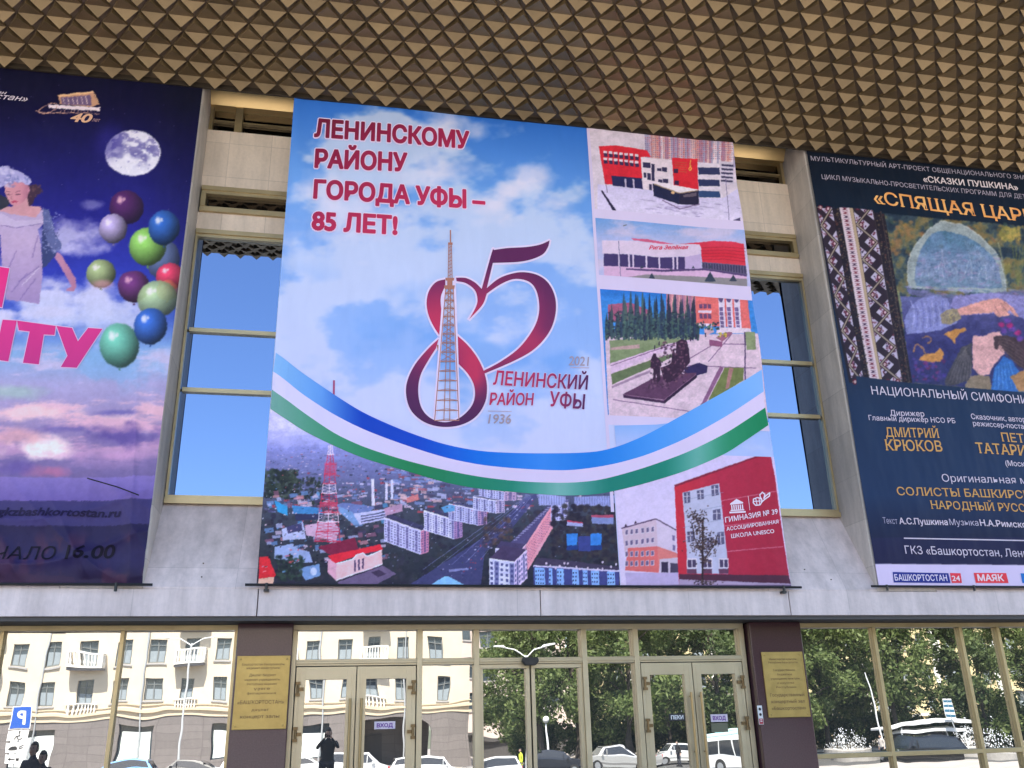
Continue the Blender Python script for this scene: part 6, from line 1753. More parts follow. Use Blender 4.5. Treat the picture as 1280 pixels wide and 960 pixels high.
def tree_mesh(seed, H, rx, leaves, lm):
    g = np.random.default_rng(seed)
    root = empty('street_tree', (0, 0, 0))
    m = MB()
    lean = g.uniform(-.3, .3, 2)
    m.tube([(0, 0, 0), (lean[0] * .3, lean[1] * .3, H * .2), (lean[0], lean[1], H * .45), (lean[0] * 1.3, lean[1] * 1.3, H * .8)], [.24, .19, .14, .05], 8)
    cl = []
    for k in range(46):
        zc = H * g.uniform(.15, .98); rr = rx * math.sqrt(max(1 - ((zc / H - .5) / .54) ** 2, .05)); a = g.uniform(0, 6.283); r_ = rr * g.uniform(.35, 1.0)
        c_ = np.array((lean[0] + r_ * math.cos(a), lean[1] + r_ * math.sin(a), zc)); cl.append((c_, g.uniform(.8, 1.5)))
        if k < 16:
            z0 = max(zc - 1.6, H * .16); m.tube([(lean[0] * .8, lean[1] * .8, z0), tuple(c_ * (.55, .55, 1) + (0, 0, -.3)), tuple(c_)], [.08, .045, .015], 5)
    m.build('trunk', M_BARK, root, fix=False)
    n = leaves; ci = g.integers(len(cl), size=n)
    C = np.array([cl[i][0] for i in ci]); Rr = np.array([cl[i][1] for i in ci])
    d = g.normal(size=(n, 3)); d /= np.linalg.norm(d, axis=1)[:, None]
    P = C + d * (Rr * g.random(n) ** .45)[:, None] * np.array((1, 1, .8))
    u = g.normal(size=(n, 3)); u /= np.linalg.norm(u, axis=1)[:, None]; v = np.cross(u, g.normal(size=(n, 3))); v /= np.linalg.norm(v, axis=1)[:, None]
    s_ = g.uniform(.10, .22, n)[:, None]
    V = np.stack([P - u * s_, P + v * s_ * .55, P + u * s_, P - v * s_ * .55], 1).reshape(-1, 3)
    me = bpy.data.meshes.new('crown'); Q = np.arange(4 * n, dtype=np.int32)
    me.vertices.add(4 * n); me.vertices.foreach_set('co', V.astype(np.float32).ravel()); me.loops.add(4 * n); me.loops.foreach_set('vertex_index', Q)
    me.polygons.add(n); me.polygons.foreach_set('loop_start', np.arange(0, 4 * n, 4, dtype=np.int32)); me.update(calc_edges=True); me.materials.append(lm)
    o = bpy.data.objects.new('crown', me); COL.objects.link(o); o.parent = root
    return root


PROT = [tree_mesh(1, 13.5, 3.5, 11500, M_LEAF), tree_mesh(2, 15.0, 3.1, 11000, M_LEAF2), tree_mesh(3, 12.8, 3.9, 12500, M_LEAF), tree_mesh(4, 14.5, 3.4, 11500, M_LEAF)]
TREES = [(15.6, -57.5, 0, 'leafy lime tree at the left end of the mirrored row, behind the twin-arm lamp'), (19.4, -61.5, 1, 'dark narrow tree mirrored between the sliding door and the fixed pane'), (22.6, -57, 2, 'broad lime tree behind the pale sedan'),
         (26.6, -62, 3, 'tall lime tree mirrored in the left leaf of the right double door'), (29.8, -57.5, 1, 'dark tree rising behind the white bus'), (33.2, -61, 0, 'lime tree behind the right granite pier, half hidden'),
         (36.4, -57, 2, 'broad lime tree behind the left fountain, mirrored beside the right pier'), (40.6, -60.5, 3, 'lime tree standing behind the bus shelter roof'), (44.3, -57.2, 0, 'leafy lime tree behind the bus stop sign'),
         (47.6, -60.5, 1, 'dark dense tree mirrored left of the thin right-hand mullion'), (51.4, -57.4, 1, 'dark dense tree between two mullions at the right'), (55.6, -60, 2, 'broad lime tree at the right edge of the mirrored row'),
         (60.0, -57.0, 3, 'lime tree just past the right edge of the glazing'), (17.2, -71, 2, 'second-row lime tree behind the left end of the row'), (24.5, -72, 0, 'second-row tree seen between the sedan tree and the tall lime'), (39, -71, 1, 'second-row dark tree far behind the bus shelter'), (44.8, -72, 2, 'second-row lime tree behind the stop sign trees'), (49.5, -71, 3, 'second-row tree deep behind the dark pair at the right')]
used = set()
for x, y, k, lab in TREES:
    t = PROT[k] if k not in used else copy_tree(PROT[k]); used.add(k)
    t.location = (x, y, SZ + .12); t.rotation_euler = (0, 0, random.uniform(0, 6.28)); sc = random.uniform(.92, 1.1); t.scale = (sc, sc, sc * random.uniform(.95, 1.08))
    tag(t, lab, 'tree', 'street trees beyond the road')


def shrub_mesh(seed, hw, H, leaves):
    g = np.random.default_rng(seed); root = empty('shrub', (0, 0, 0)); m = MB()
    for k in range(9):
        a = g.uniform(0, 6.28); m.tube([(0, 0, 0), (.4 * math.cos(a), .3 * math.sin(a), H * .4), (hw * .7 * math.cos(a), hw * .5 * math.sin(a), H * g.uniform(.6, .95))], [.05, .03, .01], 5)
    m.build('stem', M_BARK, root, fix=False)
    n = leaves; P = g.normal(size=(n, 3)); P /= np.linalg.norm(P, axis=1)[:, None]; P *= (g.random(n) ** .35)[:, None] * (1 + .25 * np.sin(5 * P[:, :1]) * np.sin(4 * P[:, 1:2] + 3 * P[:, 2:3]))
    P = P * (hw, hw * .8, H * .5) + (0, 0, H * .52)
    u = g.normal(size=(n, 3)); u /= np.linalg.norm(u, axis=1)[:, None]; v = np.cross(u, g.normal(size=(n, 3))); v /= np.linalg.norm(v, axis=1)[:, None]; s_ = g.uniform(.08, .16, n)[:, None]
    V = np.stack([P - u * s_, P + v * s_ * .6, P + u * s_, P - v * s_ * .6], 1).reshape(-1, 3)
    me = bpy.data.meshes.new('foliage'); me.vertices.add(4 * n); me.vertices.foreach_set('co', V.astype(np.float32).ravel()); me.loops.add(4 * n); me.loops.foreach_set('vertex_index', np.arange(4 * n, dtype=np.int32))
    me.polygons.add(n); me.polygons.foreach_set('loop_start', np.arange(0, 4 * n, 4, dtype=np.int32)); me.update(calc_edges=True); me.materials.append(M_LEAF2)
    o = bpy.data.objects.new('foliage', me); COL.objects.link(o); o.parent = root
    return root


SHR = [shrub_mesh(31, 2.3, 3.4, 6000), shrub_mesh(32, 2.6, 3.0, 6500)]  # filler shrubs: dark foliage added to stand in for shade under the trees
used = set()
for i, x in enumerate(np.arange(17.5, 66, 3.7)):
    t = SHR[i % 2] if i % 2 not in used else copy_tree(SHR[i % 2]); used.add(i % 2)
    t.location = (x + random.uniform(-.5, .5), -65.5 + random.uniform(-1, 1), SZ + .12); t.rotation_euler = (0, 0, random.uniform(0, 6.28)); sc = random.uniform(.85, 1.2); t.scale = (sc, sc, sc)
    tag(t, 'dark green shrub added to stand in for the shade under the mirrored street trees', 'shrub', 'added shrubs for the shade under the trees')

# ------------------------------------------------------------------ vehicles
M_GLS = mat('car_glass', (.02, .024, .03), .06, 0, spec=.9)
M_TYRE = mat('tyre_rubber', (.02, .02, .02), .8)
M_RIM = mat('alloy_rim', (.5, .5, .52), .3, .8)


def car(label, x, y, paint, kind='hatch', flip=False, rz=0.0, cat='car'):
    root = empty('parked_car', (x, y, SZ), rz + (math.pi if flip else 0)); tag(root, label, cat, 'cars on the street')
    L, W, Hh = {'hatch': (4.1, 1.75, 1.5), 'sedan': (4.5, 1.76, 1.45), 'suv': (4.5, 1.85, 1.72)}[kind]
    h = L / 2; zb = .28; belt = .92 if kind != 'suv' else 1.05
    if kind == 'sedan': roof = [(-.52 * h, belt), (-.33 * h, Hh - .06), (.12 * h, Hh), (.25 * h, Hh - .05), (.56 * h, belt + .02)]
    else: roof = [(-.56 * h, belt), (-.32 * h, Hh - .05), (.2 * h, Hh), (.80 * h, Hh - .07), (.94 * h, belt)]
    low = [(-h, .42), (-h + .04, .70), (-.9 * h, .80), (-.56 * h, belt)]; back = [(.97 * h, belt - .04), (h, .62), (h - .03, .36)]
    arch = lambda cx_: [(cx_ + .37 * math.cos(t), zb + .30 * math.sin(t)) for t in np.linspace(0, math.pi, 8)]
    bottom = [(h - .1, zb)] + arch(.60 * h) + arch(-.62 * h) + [(-h + .1, zb)]
    out = low + roof[1:-1] + [roof[-1]] + back + bottom
    m = MB(); m.prism(out, 'y', -W / 2, W / 2)
    m.v = [(px_, py_ * (1 - .30 * max(0, (pz - belt) / (Hh - belt)) - .04 * (pz < .45)), pz) for px_, py_, pz in m.v]
    m.build('body', paint, root, bevel=.05)
    # glazing, slightly proud of the tapered cabin
    inn = [(roof[0][0] + .22, belt + .05), (roof[1][0] + .06, Hh - .14), (roof[2][0], Hh - .10), (roof[3][0] - .08, Hh - .16), (roof[4][0] - .2, belt + .06)]
    for s_ in (-1, 1):
        m = MB(); f = lambda pz: s_ * (W / 2 * (1 - .30 * max(0, (pz - belt) / (Hh - belt))) + .012)
        n_ = len(inn); m.add([(px_, f(pz), pz) for px_, pz in inn] + [(px_, f(pz) - s_ * .03, pz) for px_, pz in inn], [tuple(range(n_)), tuple(range(2 * n_ - 1, n_ - 1, -1))] + [(i, (i + 1) % n_, n_ + (i + 1) % n_, n_ + i) for i in range(n_)])
        m.build('side_window', M_GLS, root)
        MB().box(-.30 * h, -.30 * h + .05, f(belt) - .02, f(belt) + .02, belt + .05, Hh - .2).build('pillar', paint, root)
        MB().box(-.46 * h, -.40 * h, min(s_ * W / 2, s_ * (W / 2 + .16)), max(s_ * W / 2, s_ * (W / 2 + .16)), belt, belt + .13).build('mirror', paint, root)
        for q in (-.62, .60):
            m = MB(); m.tube([(q * h, s_ * (W / 2 - .21), .31), (q * h, s_ * (W / 2 + .012), .31)], .31, 16); wl = m.build('wheel', M_TYRE, root)
            MB().tube([(q * h, s_ * (W / 2 - .05), .31), (q * h, s_ * (W / 2 + .03), .31)], .19, 12).build('rim', M_RIM, wl)
        MB().box(-h - .004, -h + .10, s_ * .62 - .16, s_ * .62 + .16, .60, .74).build('headlight', M_RIM, root)
        MB().box(h - .10, h + .004, s_ * .70 - .12, s_ * .70 + .12, .66, .90).build('tail_light', mat('red_lamp', (.45, .02, .02), .3), root)
    for a, b in ((0, 1), (3, 4)):
        (xa_, za_), (xb_, zb_) = roof[a], roof[b]; sg = -1 if a == 0 else 1
        wa, wb = W / 2 * .93, W / 2 * .70
        ca = [(xa_ + (xb_ - xa_) * t + sg * .018, (za_ + (zb_ - za_) * t)) for t in (.12, .9)]
        m = MB(); m.add([(ca[0][0], -wa, ca[0][1]), (ca[0][0], wa, ca[0][1]), (ca[1][0], wb, ca[1][1]), (ca[1][0], -wb, ca[1][1])] + [(ca[0][0] - sg * .03, -wa, ca[0][1]), (ca[0][0] - sg * .03, wa, ca[0][1]), (ca[1][0] - sg * .03, wb, ca[1][1]), (ca[1][0] - sg * .03, -wb, ca[1][1])],
                        [(0, 1, 2, 3), (7, 6, 5, 4), (0, 4, 5, 1), (1, 5, 6, 2), (2, 6, 7, 3), (3, 7, 4, 0)])
        m.build('windscreen' if a == 0 else 'rear_window', M_GLS, root)
    return root


P_WHT, P_BLU = mat('white_car_paint', (.62, .63, .64), .25, 0, coat=1), mat('blue_car_paint', (.05, .16, .36), .25, .3, coat=1)
P_DRK, P_SIL, P_BLK = mat('dark_car_paint', (.02, .024, .035), .2, .3, coat=1), mat('silver_car_paint', (.55, .54, .53), .3, .6, coat=1), mat('black_car_paint', (.012, .012, .014), .2, .2, coat=1)
car('white hatchback with dark windows, mirrored left of the sliding door', 9.9, -46, P_WHT, 'hatch', False)
car('dark glossy saloon mirrored in the sliding door below the globe lamp', 13.6, -46.5, P_DRK, 'sedan', True)
car('pale silver saloon mirrored under the broad tree', 18.2, -47, P_SIL, 'sedan')
car('white off-roader with dark side windows below the arched gateway', 2.2, -47, P_WHT, 'suv', True)
car('white hatchback nose right of the off-roader', 5.9, -44.5, P_WHT, 'hatch', True)
car('blue hatchback mirrored low in the left shop window', -11.6, -48, P_BLU, 'hatch')
car('black saloon beside the blue hatchback', -7.6, -47, P_BLK, 'sedan')
car('silver hatchback parked by the left lamp post', -4.2, -49, P_SIL, 'hatch', True)
car('white saloon in front of the shop posters', -1.6, -53, P_WHT, 'sedan')
car('black off-roader passing below the fountain basin', 32.0, -36, P_BLK, 'suv')
car('small white hatchback behind the silver saloon', 22.9, -50, P_WHT, 'hatch')

bus = empty('city_bus', (27.0, -47, SZ)); tag(bus, 'white city bus with pale turquoise roof, mirrored in the right double door', 'bus')
bus.scale = (.72, 1, 1)
m = MB(); m.box(-5, 5, -1.2, 1.2, .32, 2.42); m.build('body', P_WHT, bus, bevel=.12)
m = MB(); m.box(-4.9, 4.9, -1.1, 1.1, 2.43, 2.66); m.box(-2.5, 2.6, -.7, .7, 2.66, 2.8); m.build('roof', mat('turquoise_roof', (.45, .66, .68), .4), bus, bevel=.06)
for s_ in (-1, 1):
    for q in range(6): MB().box(-4.7 + q * 1.57, -3.25 + q * 1.57, s_ * 1.19 - .02, s_ * 1.19 + .03, 1.2, 2.15).build('side_window', M_GLS, bus, bevel=.01)
    for q in (-3.2, 2.7):
        wl = MB().tube([(q, s_ * .95, .46), (q, s_ * 1.22, .46)], .46, 18).build('wheel', M_TYRE, bus); MB().tube([(q, s_ * 1.1, .46), (q, s_ * 1.235, .46)], .25, 12).build('rim', M_RIM, wl)
    MB().box(-5.02, -4.95, s_ * .85 - .18, s_ * .85 + .18, .65, .85).build('headlight', M_RIM, bus)
MB().box(-5.03, -4.96, -1.08, 1.08, 1.0, 2.2).build('windscreen', M_GLS, bus)

# ------------------------------------------------------------------ street furniture
def lamp(label, x, y, z0, top, arms, group='street lamps'):
    r_ = empty('street_lamp', (x, y, z0)); tag(r_, label, 'street lamp', group)
    MB().tube([(0, 0, 0), (0, 0, top * .5), (0, 0, top)], [.10, .075, .055], 10).build('pole', mat('lamp_post_grey', (.50, .51, .52), .45), r_)
    for a in arms:
        MB().tube([(0, 0, top - .15), (a * .45, 0, top + .32), (a, 0, top + .45)], .035, 8).build('arm', M_WPAINT, r_)
        m = MB(); sg = 1 if a > 0 else -1; m.prism([(a - sg * .25, top + .42), (a + sg * .5, top + .48), (a + sg * .5, top + .55), (a - sg * .1, top + .55)], 'y', -.12, .12); m.build('lamp_head', M_WPAINT, r_, bevel=.02)
    return r_


p = street_pt(661, 806, 40); lamp('white twin-arm street lamp mirrored above the sliding door sensor', p[0], -40, SZ, p[2] - SZ - .3, (-1.2, 1.25))
lp = lamp('white twin-arm street lamp in front of the cream house, mirrored in the left glazing', -8.7, -50, SZ + 0, 8.2, (-1.6, 1.6))
p = street_pt(683, 902, 50); gl = empty('globe_lamp', (p[0], -50, SZ)); tag(gl, 'short park lamp with a round white globe among the mirrored trees', 'lamp')
MB().tube([(0, 0, 0), (0, 0, 1.0), (0, 0, 2.95)], [.12, .07, .05], 10).build('pole', M_WPAINT, gl)
m = MB(); m.lathe([(.02, -.22), (.14, -.19), (.21, -.09), (.23, 0), (.21, .10), (.14, .19), (.02, .23)], (0, 0, 3.2), 16); m.build('globe', mat('opal_globe', (.75, .75, .72), .3), gl, smooth=True)
for i, (x, lab) in enumerate(((36.5, 'thin pale leaning pole by the bus shelter'),)):
    r_ = tag(empty('pole', (x, -46, SZ)), lab, 'pole'); MB().tube([(0, 0, 0), (-.5, 0, 3.2), (-.9, 0, 5.6)], [.06, .05, .035], 8).build('shaft', M_WPAINT, r_)

# parking sign, facing the hall; seen mirrored in the left shop window
pc_ = street_pt(28, 897, 21); ps = empty('parking_sign', (pc_[0], -21, SZ + .12)); tag(ps, 'blue parking sign with white plates below, showing a wheelchair symbol, mirrored at far left', 'sign')
MB().tube([(0, -.06, 0), (0, -.06, pc_[2] + 3.1)], .035, 8).build('post', M_METAL, ps)
zc = pc_[2] - SZ - .12
MB().box(-.32, .32, -.03, -.01, zc - .34, zc + .34).build('plate', M_WPAINT, ps, bevel=.01)
MB().box(-.29, .29, -.01, .0, zc - .31, zc + .31).build('blue_field', mat('sign_blue', (.02, .09, .42), .4), ps)
def sign_text(st, cx_, cz_, hgt, m, root, y=.006, bold=.02, shear=0.0):
    V, Fc, ref = text_geo(st, bold, shear, False); k = hgt / ref[2]; mid = (ref[0] + ref[1]) / 2
    mb = MB(); mb.add([(-(x - mid) * k + cx_, y + j * .01, z * k + cz_ - hgt / 2) for x, z, j in V], Fc)
    return mb.build('lettering', m, root)
sign_text('P', 0, zc, .40, M_WPAINT, ps, .008, .03)
M_SGNB = mat('sign_black', (.02, .02, .022), .5)
for k in range(3): MB().box(-.30, .30, -.03, -.012, zc - .66 - .34 * k, zc - .37 - .34 * k).build('plate', M_WPAINT, ps, bevel=.008)
m = MB(); z = zc - .515; m.tube([(.0, .0, z + .09), (.02, .0, z), (-.07, 0, z - .01), (-.09, 0, z - .09)], .014, 6); m.lathe([(.02, -.02), (.02, .02)], (.0, 0, z + .11), 8)
m.tube([(.04 + .075 * math.cos(t), 0, z - .045 + .06 * math.sin(t)) for t in np.linspace(1.6, 6.0, 10)], .010, 6); m.build('wheelchair_symbol', M_SGNB, ps)
m = MB(); z = zc - .855; m.prism([(-.22, z - .05), (-.2, z + .0), (-.12, z + .05), (-.02, z + .05), (.05, z), (.06, z - .05)], 'y', -.008, .0); m.box(.10, .24, -.008, 0, z - .04, z - .02); m.prism([(.10, z), (.24, z + .03), (.24, z + .05), (.10, z + .02)], 'y', -.008, 0); m.build('tow_symbol', M_SGNB, ps)
m = MB(); z = zc - 1.195; m.prism([(-.22, z), (-.12, z + .05), (-.12, z + .015), (.05, z + .015), (.05, z - .015), (-.12, z - .015), (-.12, z - .05)], 'y', -.008, 0); m.box(.09, .2, -.008, 0, z - .04, z + .04); m.build('arrow_symbol', M_SGNB, ps)

# bus shelter, stop sign, fountains
p0, p1 = street_pt(1100, 915, 47), street_pt(1204, 907, 47)
sh_ = empty('bus_shelter', ((p0[0] + p1[0]) / 2, -47, SZ)); tag(sh_, 'bus shelter with wide white slanting roof and dark side, mirrored in the right glazing', 'bus shelter')
hw = (p1[0] - p0[0]) / 2
m = MB(); m.prism([(-hw, 1.95), (hw, 2.35), (hw, 2.5), (-hw + .1, 2.12), (-hw, 2.1)], 'y', -1.1, 1.1); m.build('roof', M_WPAINT, sh_, bevel=.02)
m = MB(); m.prism([(-hw + .9, 1.55), (hw - .9, 1.75), (hw - .9, 1.95), (-hw + .9, 1.72)], 'y', -1.0, 1.0); m.build('fascia_board', M_WPAINT, sh_)
for x in (-hw + 1.0, hw - 1.0):
    for yy_ in (-.9, .9): MB().tube([(x, yy_, 0), (x, yy_, 1.9)], .05, 8).build('post', M_WPAINT, sh_)
MB().box(-hw + 1.1, hw - 1.1, -.92, -.89, .3, 1.55).build('back_panel', M_GLS, sh_); MB().box(-hw + 1.6, hw - 1.6, -.8, -.4, .42, .48).build('bench', M_BARK, sh_)
p = street_pt(1166, 889, 47); sg_ = empty('stop_sign', (p[0], -45.4, SZ)); tag(sg_, 'blue and white striped bus stop board on a thin post above the shelter', 'sign')
MB().tube([(0, 0, 0), (0, 0, p[2] - SZ + .5)], .035, 8).build('post', M_METAL, sg_)
zt = p[2] - SZ
MB().box(-.35, .35, -.02, .02, zt - .75, zt + .5).build('board', M_WPAINT, sg_)
for k in range(4): MB().box(-.33, .33, .021, .03, zt - .66 + .3 * k, zt - .50 + .3 * k).build('stripe', mat('stop_blue', (.03, .12, .20), .5), sg_)
M_SPRAY = mat('fountain_spray', (.80, .82, .84), .5)
def fountain(lab, px0, px1, Y, jets, hh):
    a, b = street_pt(px0, 940, Y), street_pt(px1, 940, Y); cx_ = (a[0] + b[0]) / 2; hw_ = (b[0] - a[0]) / 2
    r_ = empty('fountain', (cx_, -Y, SZ)); tag(r_, lab, 'fountain', 'fountains on the square')
    prof = [(hw_ * 1.2, 0), (hw_ * 1.2, .55), (hw_ * 1.1, .6), (hw_ * 1.08, .35), (.1, .34)]
    MB().lathe(prof, (0, 0, 0), 28).build('basin', M_KERB, r_)
    g = np.random.default_rng(int(px0)); m = MB()
    for k in range(jets):
        a_ = g.uniform(0, 6.28); q = hw_ * g.uniform(0, .95); h_ = hh * (1 - .6 * q / hw_) * g.uniform(.7, 1.1); bx_, by_ = q * math.cos(a_), q * math.sin(a_)
        for d_ in range(20):
            t_ = g.random(); sp = .05 + .28 * (1 - t_); ox, oy = g.normal(0, sp, 2); s_ = g.uniform(.012, .04)
            x_, y_, z_ = bx_ + ox, by_ + oy, .35 + h_ * t_
            m.add([(x_ - s_, y_, z_), (x_, y_ - s_, z_), (x_ + s_, y_, z_), (x_, y_ + s_, z_), (x_, y_, z_ + s_ * 2.2), (x_, y_, z_ - s_ * 1.4)], [(0, 1, 4), (1, 2, 4), (2, 3, 4), (3, 0, 4), (1, 0, 5), (2, 1, 5), (3, 2, 5), (0, 3, 5)])
    m.build('water_spray', M_SPRAY, r_, fix=False)
fountain('low white fountain spray mirrored beside the right granite pier', 1040, 1082, 51, 22, 2.0)
fountain('wide white fountain spray behind the shelter, left one of the two at the right edge', 1188, 1228, 50, 22, 2.3)
fountain('tall white fountain spray nearest the right edge of the picture', 1240, 1272, 50, 20, 2.8)

# ------------------------------------------------------------------ people
M_SKIN, M_HAIR = mat('skin', (.50, .32, .24), .55), mat('dark_hair', (.02, .015, .012), .6)
M_DENIM, M_JACKET = mat('dark_trousers', (.03, .032, .045), .8), mat('navy_jacket', (.02, .024, .045), .75)


def limb(chain, name, m, root, sub_=2):
    """one continuous skinned surface from a list of joints (point, radius, parent index)"""
    me = bpy.data.meshes.new(name); me.from_pydata([c_[0] for c_ in chain], [(c_[2], i) for i, c_ in enumerate(chain) if c_[2] is not None], [])
    o = bpy.data.objects.new(name, me); COL.objects.link(o); o.parent = root
    sk = o.modifiers.new('skin', 'SKIN'); sk.use_smooth_shade = True
    for v, c_ in zip(me.skin_vertices[0].data if me.skin_vertices else [], chain): v.radius = c_[1] if hasattr(c_[1], '__len__') else (c_[1], c_[1])
    if not me.skin_vertices: raise RuntimeError
    o.modifiers.new('sub', 'SUBSURF').levels = sub_; o.modifiers['sub'].render_levels = sub_
    me.materials.append(m); return o


def person(label, loc, rz, H, shirt, pose, hair=M_HAIR, group=None, slim=1.0):
    """pose: list of left/right (elbow, wrist) positions in body units; +x is the person's right, faces +y"""
    r_ = empty('person', loc, rz); tag(r_, label, 'person', group); k = H / 1.75
    s3 = lambda p_: tuple(q * k for q in p_)
    ch = [(s3((0, 0, .94)), (.16 * slim, .11), None), (s3((0, .0, 1.12)), (.145 * slim, .105), 0), (s3((0, -.01, 1.32)), (.17 * slim, .115), 1), (s3((0, -.01, 1.43)), (.12, .085), 2), (s3((0, .0, 1.50)), .055, 3), (s3((0, .015, 1.57)), .056, 4)]
    for sgn, (el, wr) in zip((-1, 1), pose):
        i0 = len(ch); ch += [(s3((sgn * .185 * slim, -.01, 1.395)), .07, 2), (s3(el), .048, i0), (s3(wr), .034, i0 + 1)]
    for sgn in (-1, 1):
        i0 = len(ch); ch += [(s3((sgn * .095, 0, .86)), .095, 0), (s3((sgn * .11, .02, .48)), .062, i0), (s3((sgn * .115, -.01, .09)), .045, i0 + 1), (s3((sgn * .125, .15, .045)), .04, i0 + 2)]
    ch = [(p_, tuple(q * k for q in rr) if hasattr(rr, '__len__') else rr * k, pa) for p_, rr, pa in ch]
    bpy.context.view_layer.update()
    limb_ob = limb(ch, 'body', shirt, r_)
    # trousers as a slightly larger lower surface
    tr = [(s3((0, 0, .95)), (.165 * slim * k, .118 * k), None)]
    for sgn in (-1, 1):
        i0 = len(tr); tr += [(s3((sgn * .095, 0, .86)), .102 * k, 0), (s3((sgn * .11, .02, .48)), .070 * k, i0), (s3((sgn * .115, -.01, .11)), .058 * k, i0 + 1)]
    limb(tr, 'trousers', M_DENIM, r_)
    for sgn in (-1, 1):
        m = MB(); m.prism([(-.10, 0), (.20, 0), (.21, .05), (.12, .10), (-.08, .12), (-.11, .05)], 'x', sgn * .12 - .05, sgn * .12 + .05); o = m.build('shoe', M_BLACK, r_, bevel=.02); o.scale = (k, k, k)
    # head with face
    bm = bmesh.new(); bmesh.ops.create_uvsphere(bm, u_segments=20, v_segments=16, radius=1)
    for v in bm.verts:
        x, y, z = v.co; wd = .078 * (1 - .22 * max(0, -z) ** 1.5); v.co = (x * wd, y * .098 + (.008 if z < 0 and y > 0 else 0), z * .122)
        if abs(x) < .25 and y > .6 and -.35 < z < .12: v.co.y += .018 * (1 - abs(x) / .25) * (1 - abs(z + .15) / .3)
    me = bpy.data.meshes.new('head'); bm.to_mesh(me); bm.free(); me.polygons.foreach_set('use_smooth', [True] * len(me.polygons)); me.materials.append(M_SKIN)
    hd = bpy.data.objects.new('head', me); COL.objects.link(hd); hd.parent = r_; hd.location = s3((0, .02, 1.635)); hd.scale = (k * 1.06,) * 3
    m = MB()
    for sgn in (-1, 1): m.lathe([(.002, -.010), (.011, -.003), (.011, .003), (.002, .010)], (sgn * .031, .089, .012), 8)
    m.build('eyes', M_SGNB, hd); MB().box(-.022, .022, .090, .099, -.062, -.053).build('mouth', mat('lips', (.35, .12, .11), .5), hd)
    m = MB()
    for sgn in (-1, 1): m.lathe([(.004, -.03), (.016, -.015), (.018, .015), (.006, .03)], (sgn * .079, -.004, 0), 8)
    m.build('ears', M_SKIN, hd)
    bm = bmesh.new(); bmesh.ops.create_uvsphere(bm, u_segments=20, v_segments=14, radius=1)
    bmesh.ops.delete(bm, geom=[v for v in bm.verts if v.co.z < -.45 or (v.co.y > .35 and v.co.z < .42)], context='VERTS')
    for v in bm.verts: v.co = (v.co.x * .086, v.co.y * .108 - .004, v.co.z * .132 + .004)
    me = bpy.data.meshes.new('hair'); bm.to_mesh(me); bm.free(); me.materials.append(hair); me.polygons.foreach_set('use_smooth', [True] * len(me.polygons))
    ho = bpy.data.objects.new('hair', me); COL.objects.link(ho); ho.parent = hd; ho.modifiers.new('thick', 'SOLIDIFY').thickness = .012
    # hands: palm with four unequal fingers and a thumb
    for sgn, (el, wr) in zip((-1, 1), pose):
        wv = Vector(s3(wr)); dv = (wv - Vector(s3(el))).normalized(); sd_ = dv.cross(Vector((0, 1, 0)) if abs(dv.y) < .8 else Vector((0, 0, 1))).normalized(); nn = sd_.cross(dv)
        base = wv + dv * .05 * k
        hc = [(tuple(wv - dv * .02), .028 * k, None), (tuple(base), (.040 * k, .020 * k), 0), (tuple(base + dv * .045 * k), (.040 * k, .016 * k), 1)]
        hnd = limb(hc, 'hand', M_SKIN, r_, 1)
        for f_, ln in zip((-1.5, -.5, .5, 1.5), (.055, .07, .075, .065)):
            b0 = base + dv * .045 * k + sd_ * f_ * .018 * k
            limb([(tuple(b0), .0095 * k, None), (tuple(b0 + dv * ln * .5 * k + nn * .008), .009 * k, 0), (tuple(b0 + dv * ln * .8 * k + nn * .03), .008 * k, 1)], 'finger', M_SKIN, hnd, 1)
        b0 = base + sd_ * .03 * k
        limb([(tuple(b0), .011 * k, None), (tuple(b0 + sd_ * .03 * k + dv * .025 * k), .010 * k, 0), (tuple(b0 + sd_ * .035 * k + dv * .055 * k + nn * .01), .009 * k, 1)], 'thumb', M_SKIN, hnd, 1)
    return r_


DOWN = (((-.25, -.04, 1.13), (-.27, .03, .88)), ((.25, -.04, 1.13), (.27, .03, .88)))
POCK = (((-.29, -.08, 1.14), (-.20, .10, .98)), ((.29, -.08, 1.14), (.20, .10, .98)))
HOLD = (((-.27, .10, 1.26), (-.085, .27, 1.53)), ((.27, .10, 1.26), (.085, .27, 1.53)))
person('person in dark top holding up a phone towards the facade, mirrored in the left door', (0.06, -12.34, GZ), 0, 1.70, mat('charcoal_top', (.03, .03, .034), .8), HOLD)
ph = MB().box(-.08, .08, -.005, .005, -.04, .04).build('phone', M_BLACK, bevel=.004); ph.location = (.035, -12.035, -.055); tag(ph, 'black phone held up sideways in both hands by the photographer', 'phone')
p1_, p2_ = street_pt(47, 929, 7), street_pt(62, 939, 7)
person('tall person in navy jacket, left of the pair mirrored beside the parking sign', (p1_[0], -7, GZ), R(14), p1_[2] - GZ, M_JACKET, POCK)
person('shorter person in dark navy top, right of the pair mirrored beside the parking sign', (p2_[0], -6.8, GZ), R(10), p2_[2] - GZ, mat('dark_navy_top', (.015, .017, .03), .8), DOWN, slim=.9)
# passers-by in front of the trees
for lab, x, y, H_, col in (('person in a yellow safety vest walking by the mirrored trees', 13.1, -51.5, 1.7, (.55, .62, .05)), ('person in black crossing beside the silver saloon', 21.7, -46.5, 1.7, (.015, .015, .018)), ('person in pale top standing in front of the shelter', 34.9, -44, 1.7, (.5, .45, .42))):
    person(lab, (x, y, SZ), R(70), H_, mat('top_' + lab.split()[3], col, .8), DOWN)

# ------------------------------------------------------------------ things fixed to the hall front
M_BRASS = mat('brass_plate', (.46, .32, .10), .38, .55, .16, 5)
M_ENGR = mat('engraved_letters', (.20, .12, .04), .6)


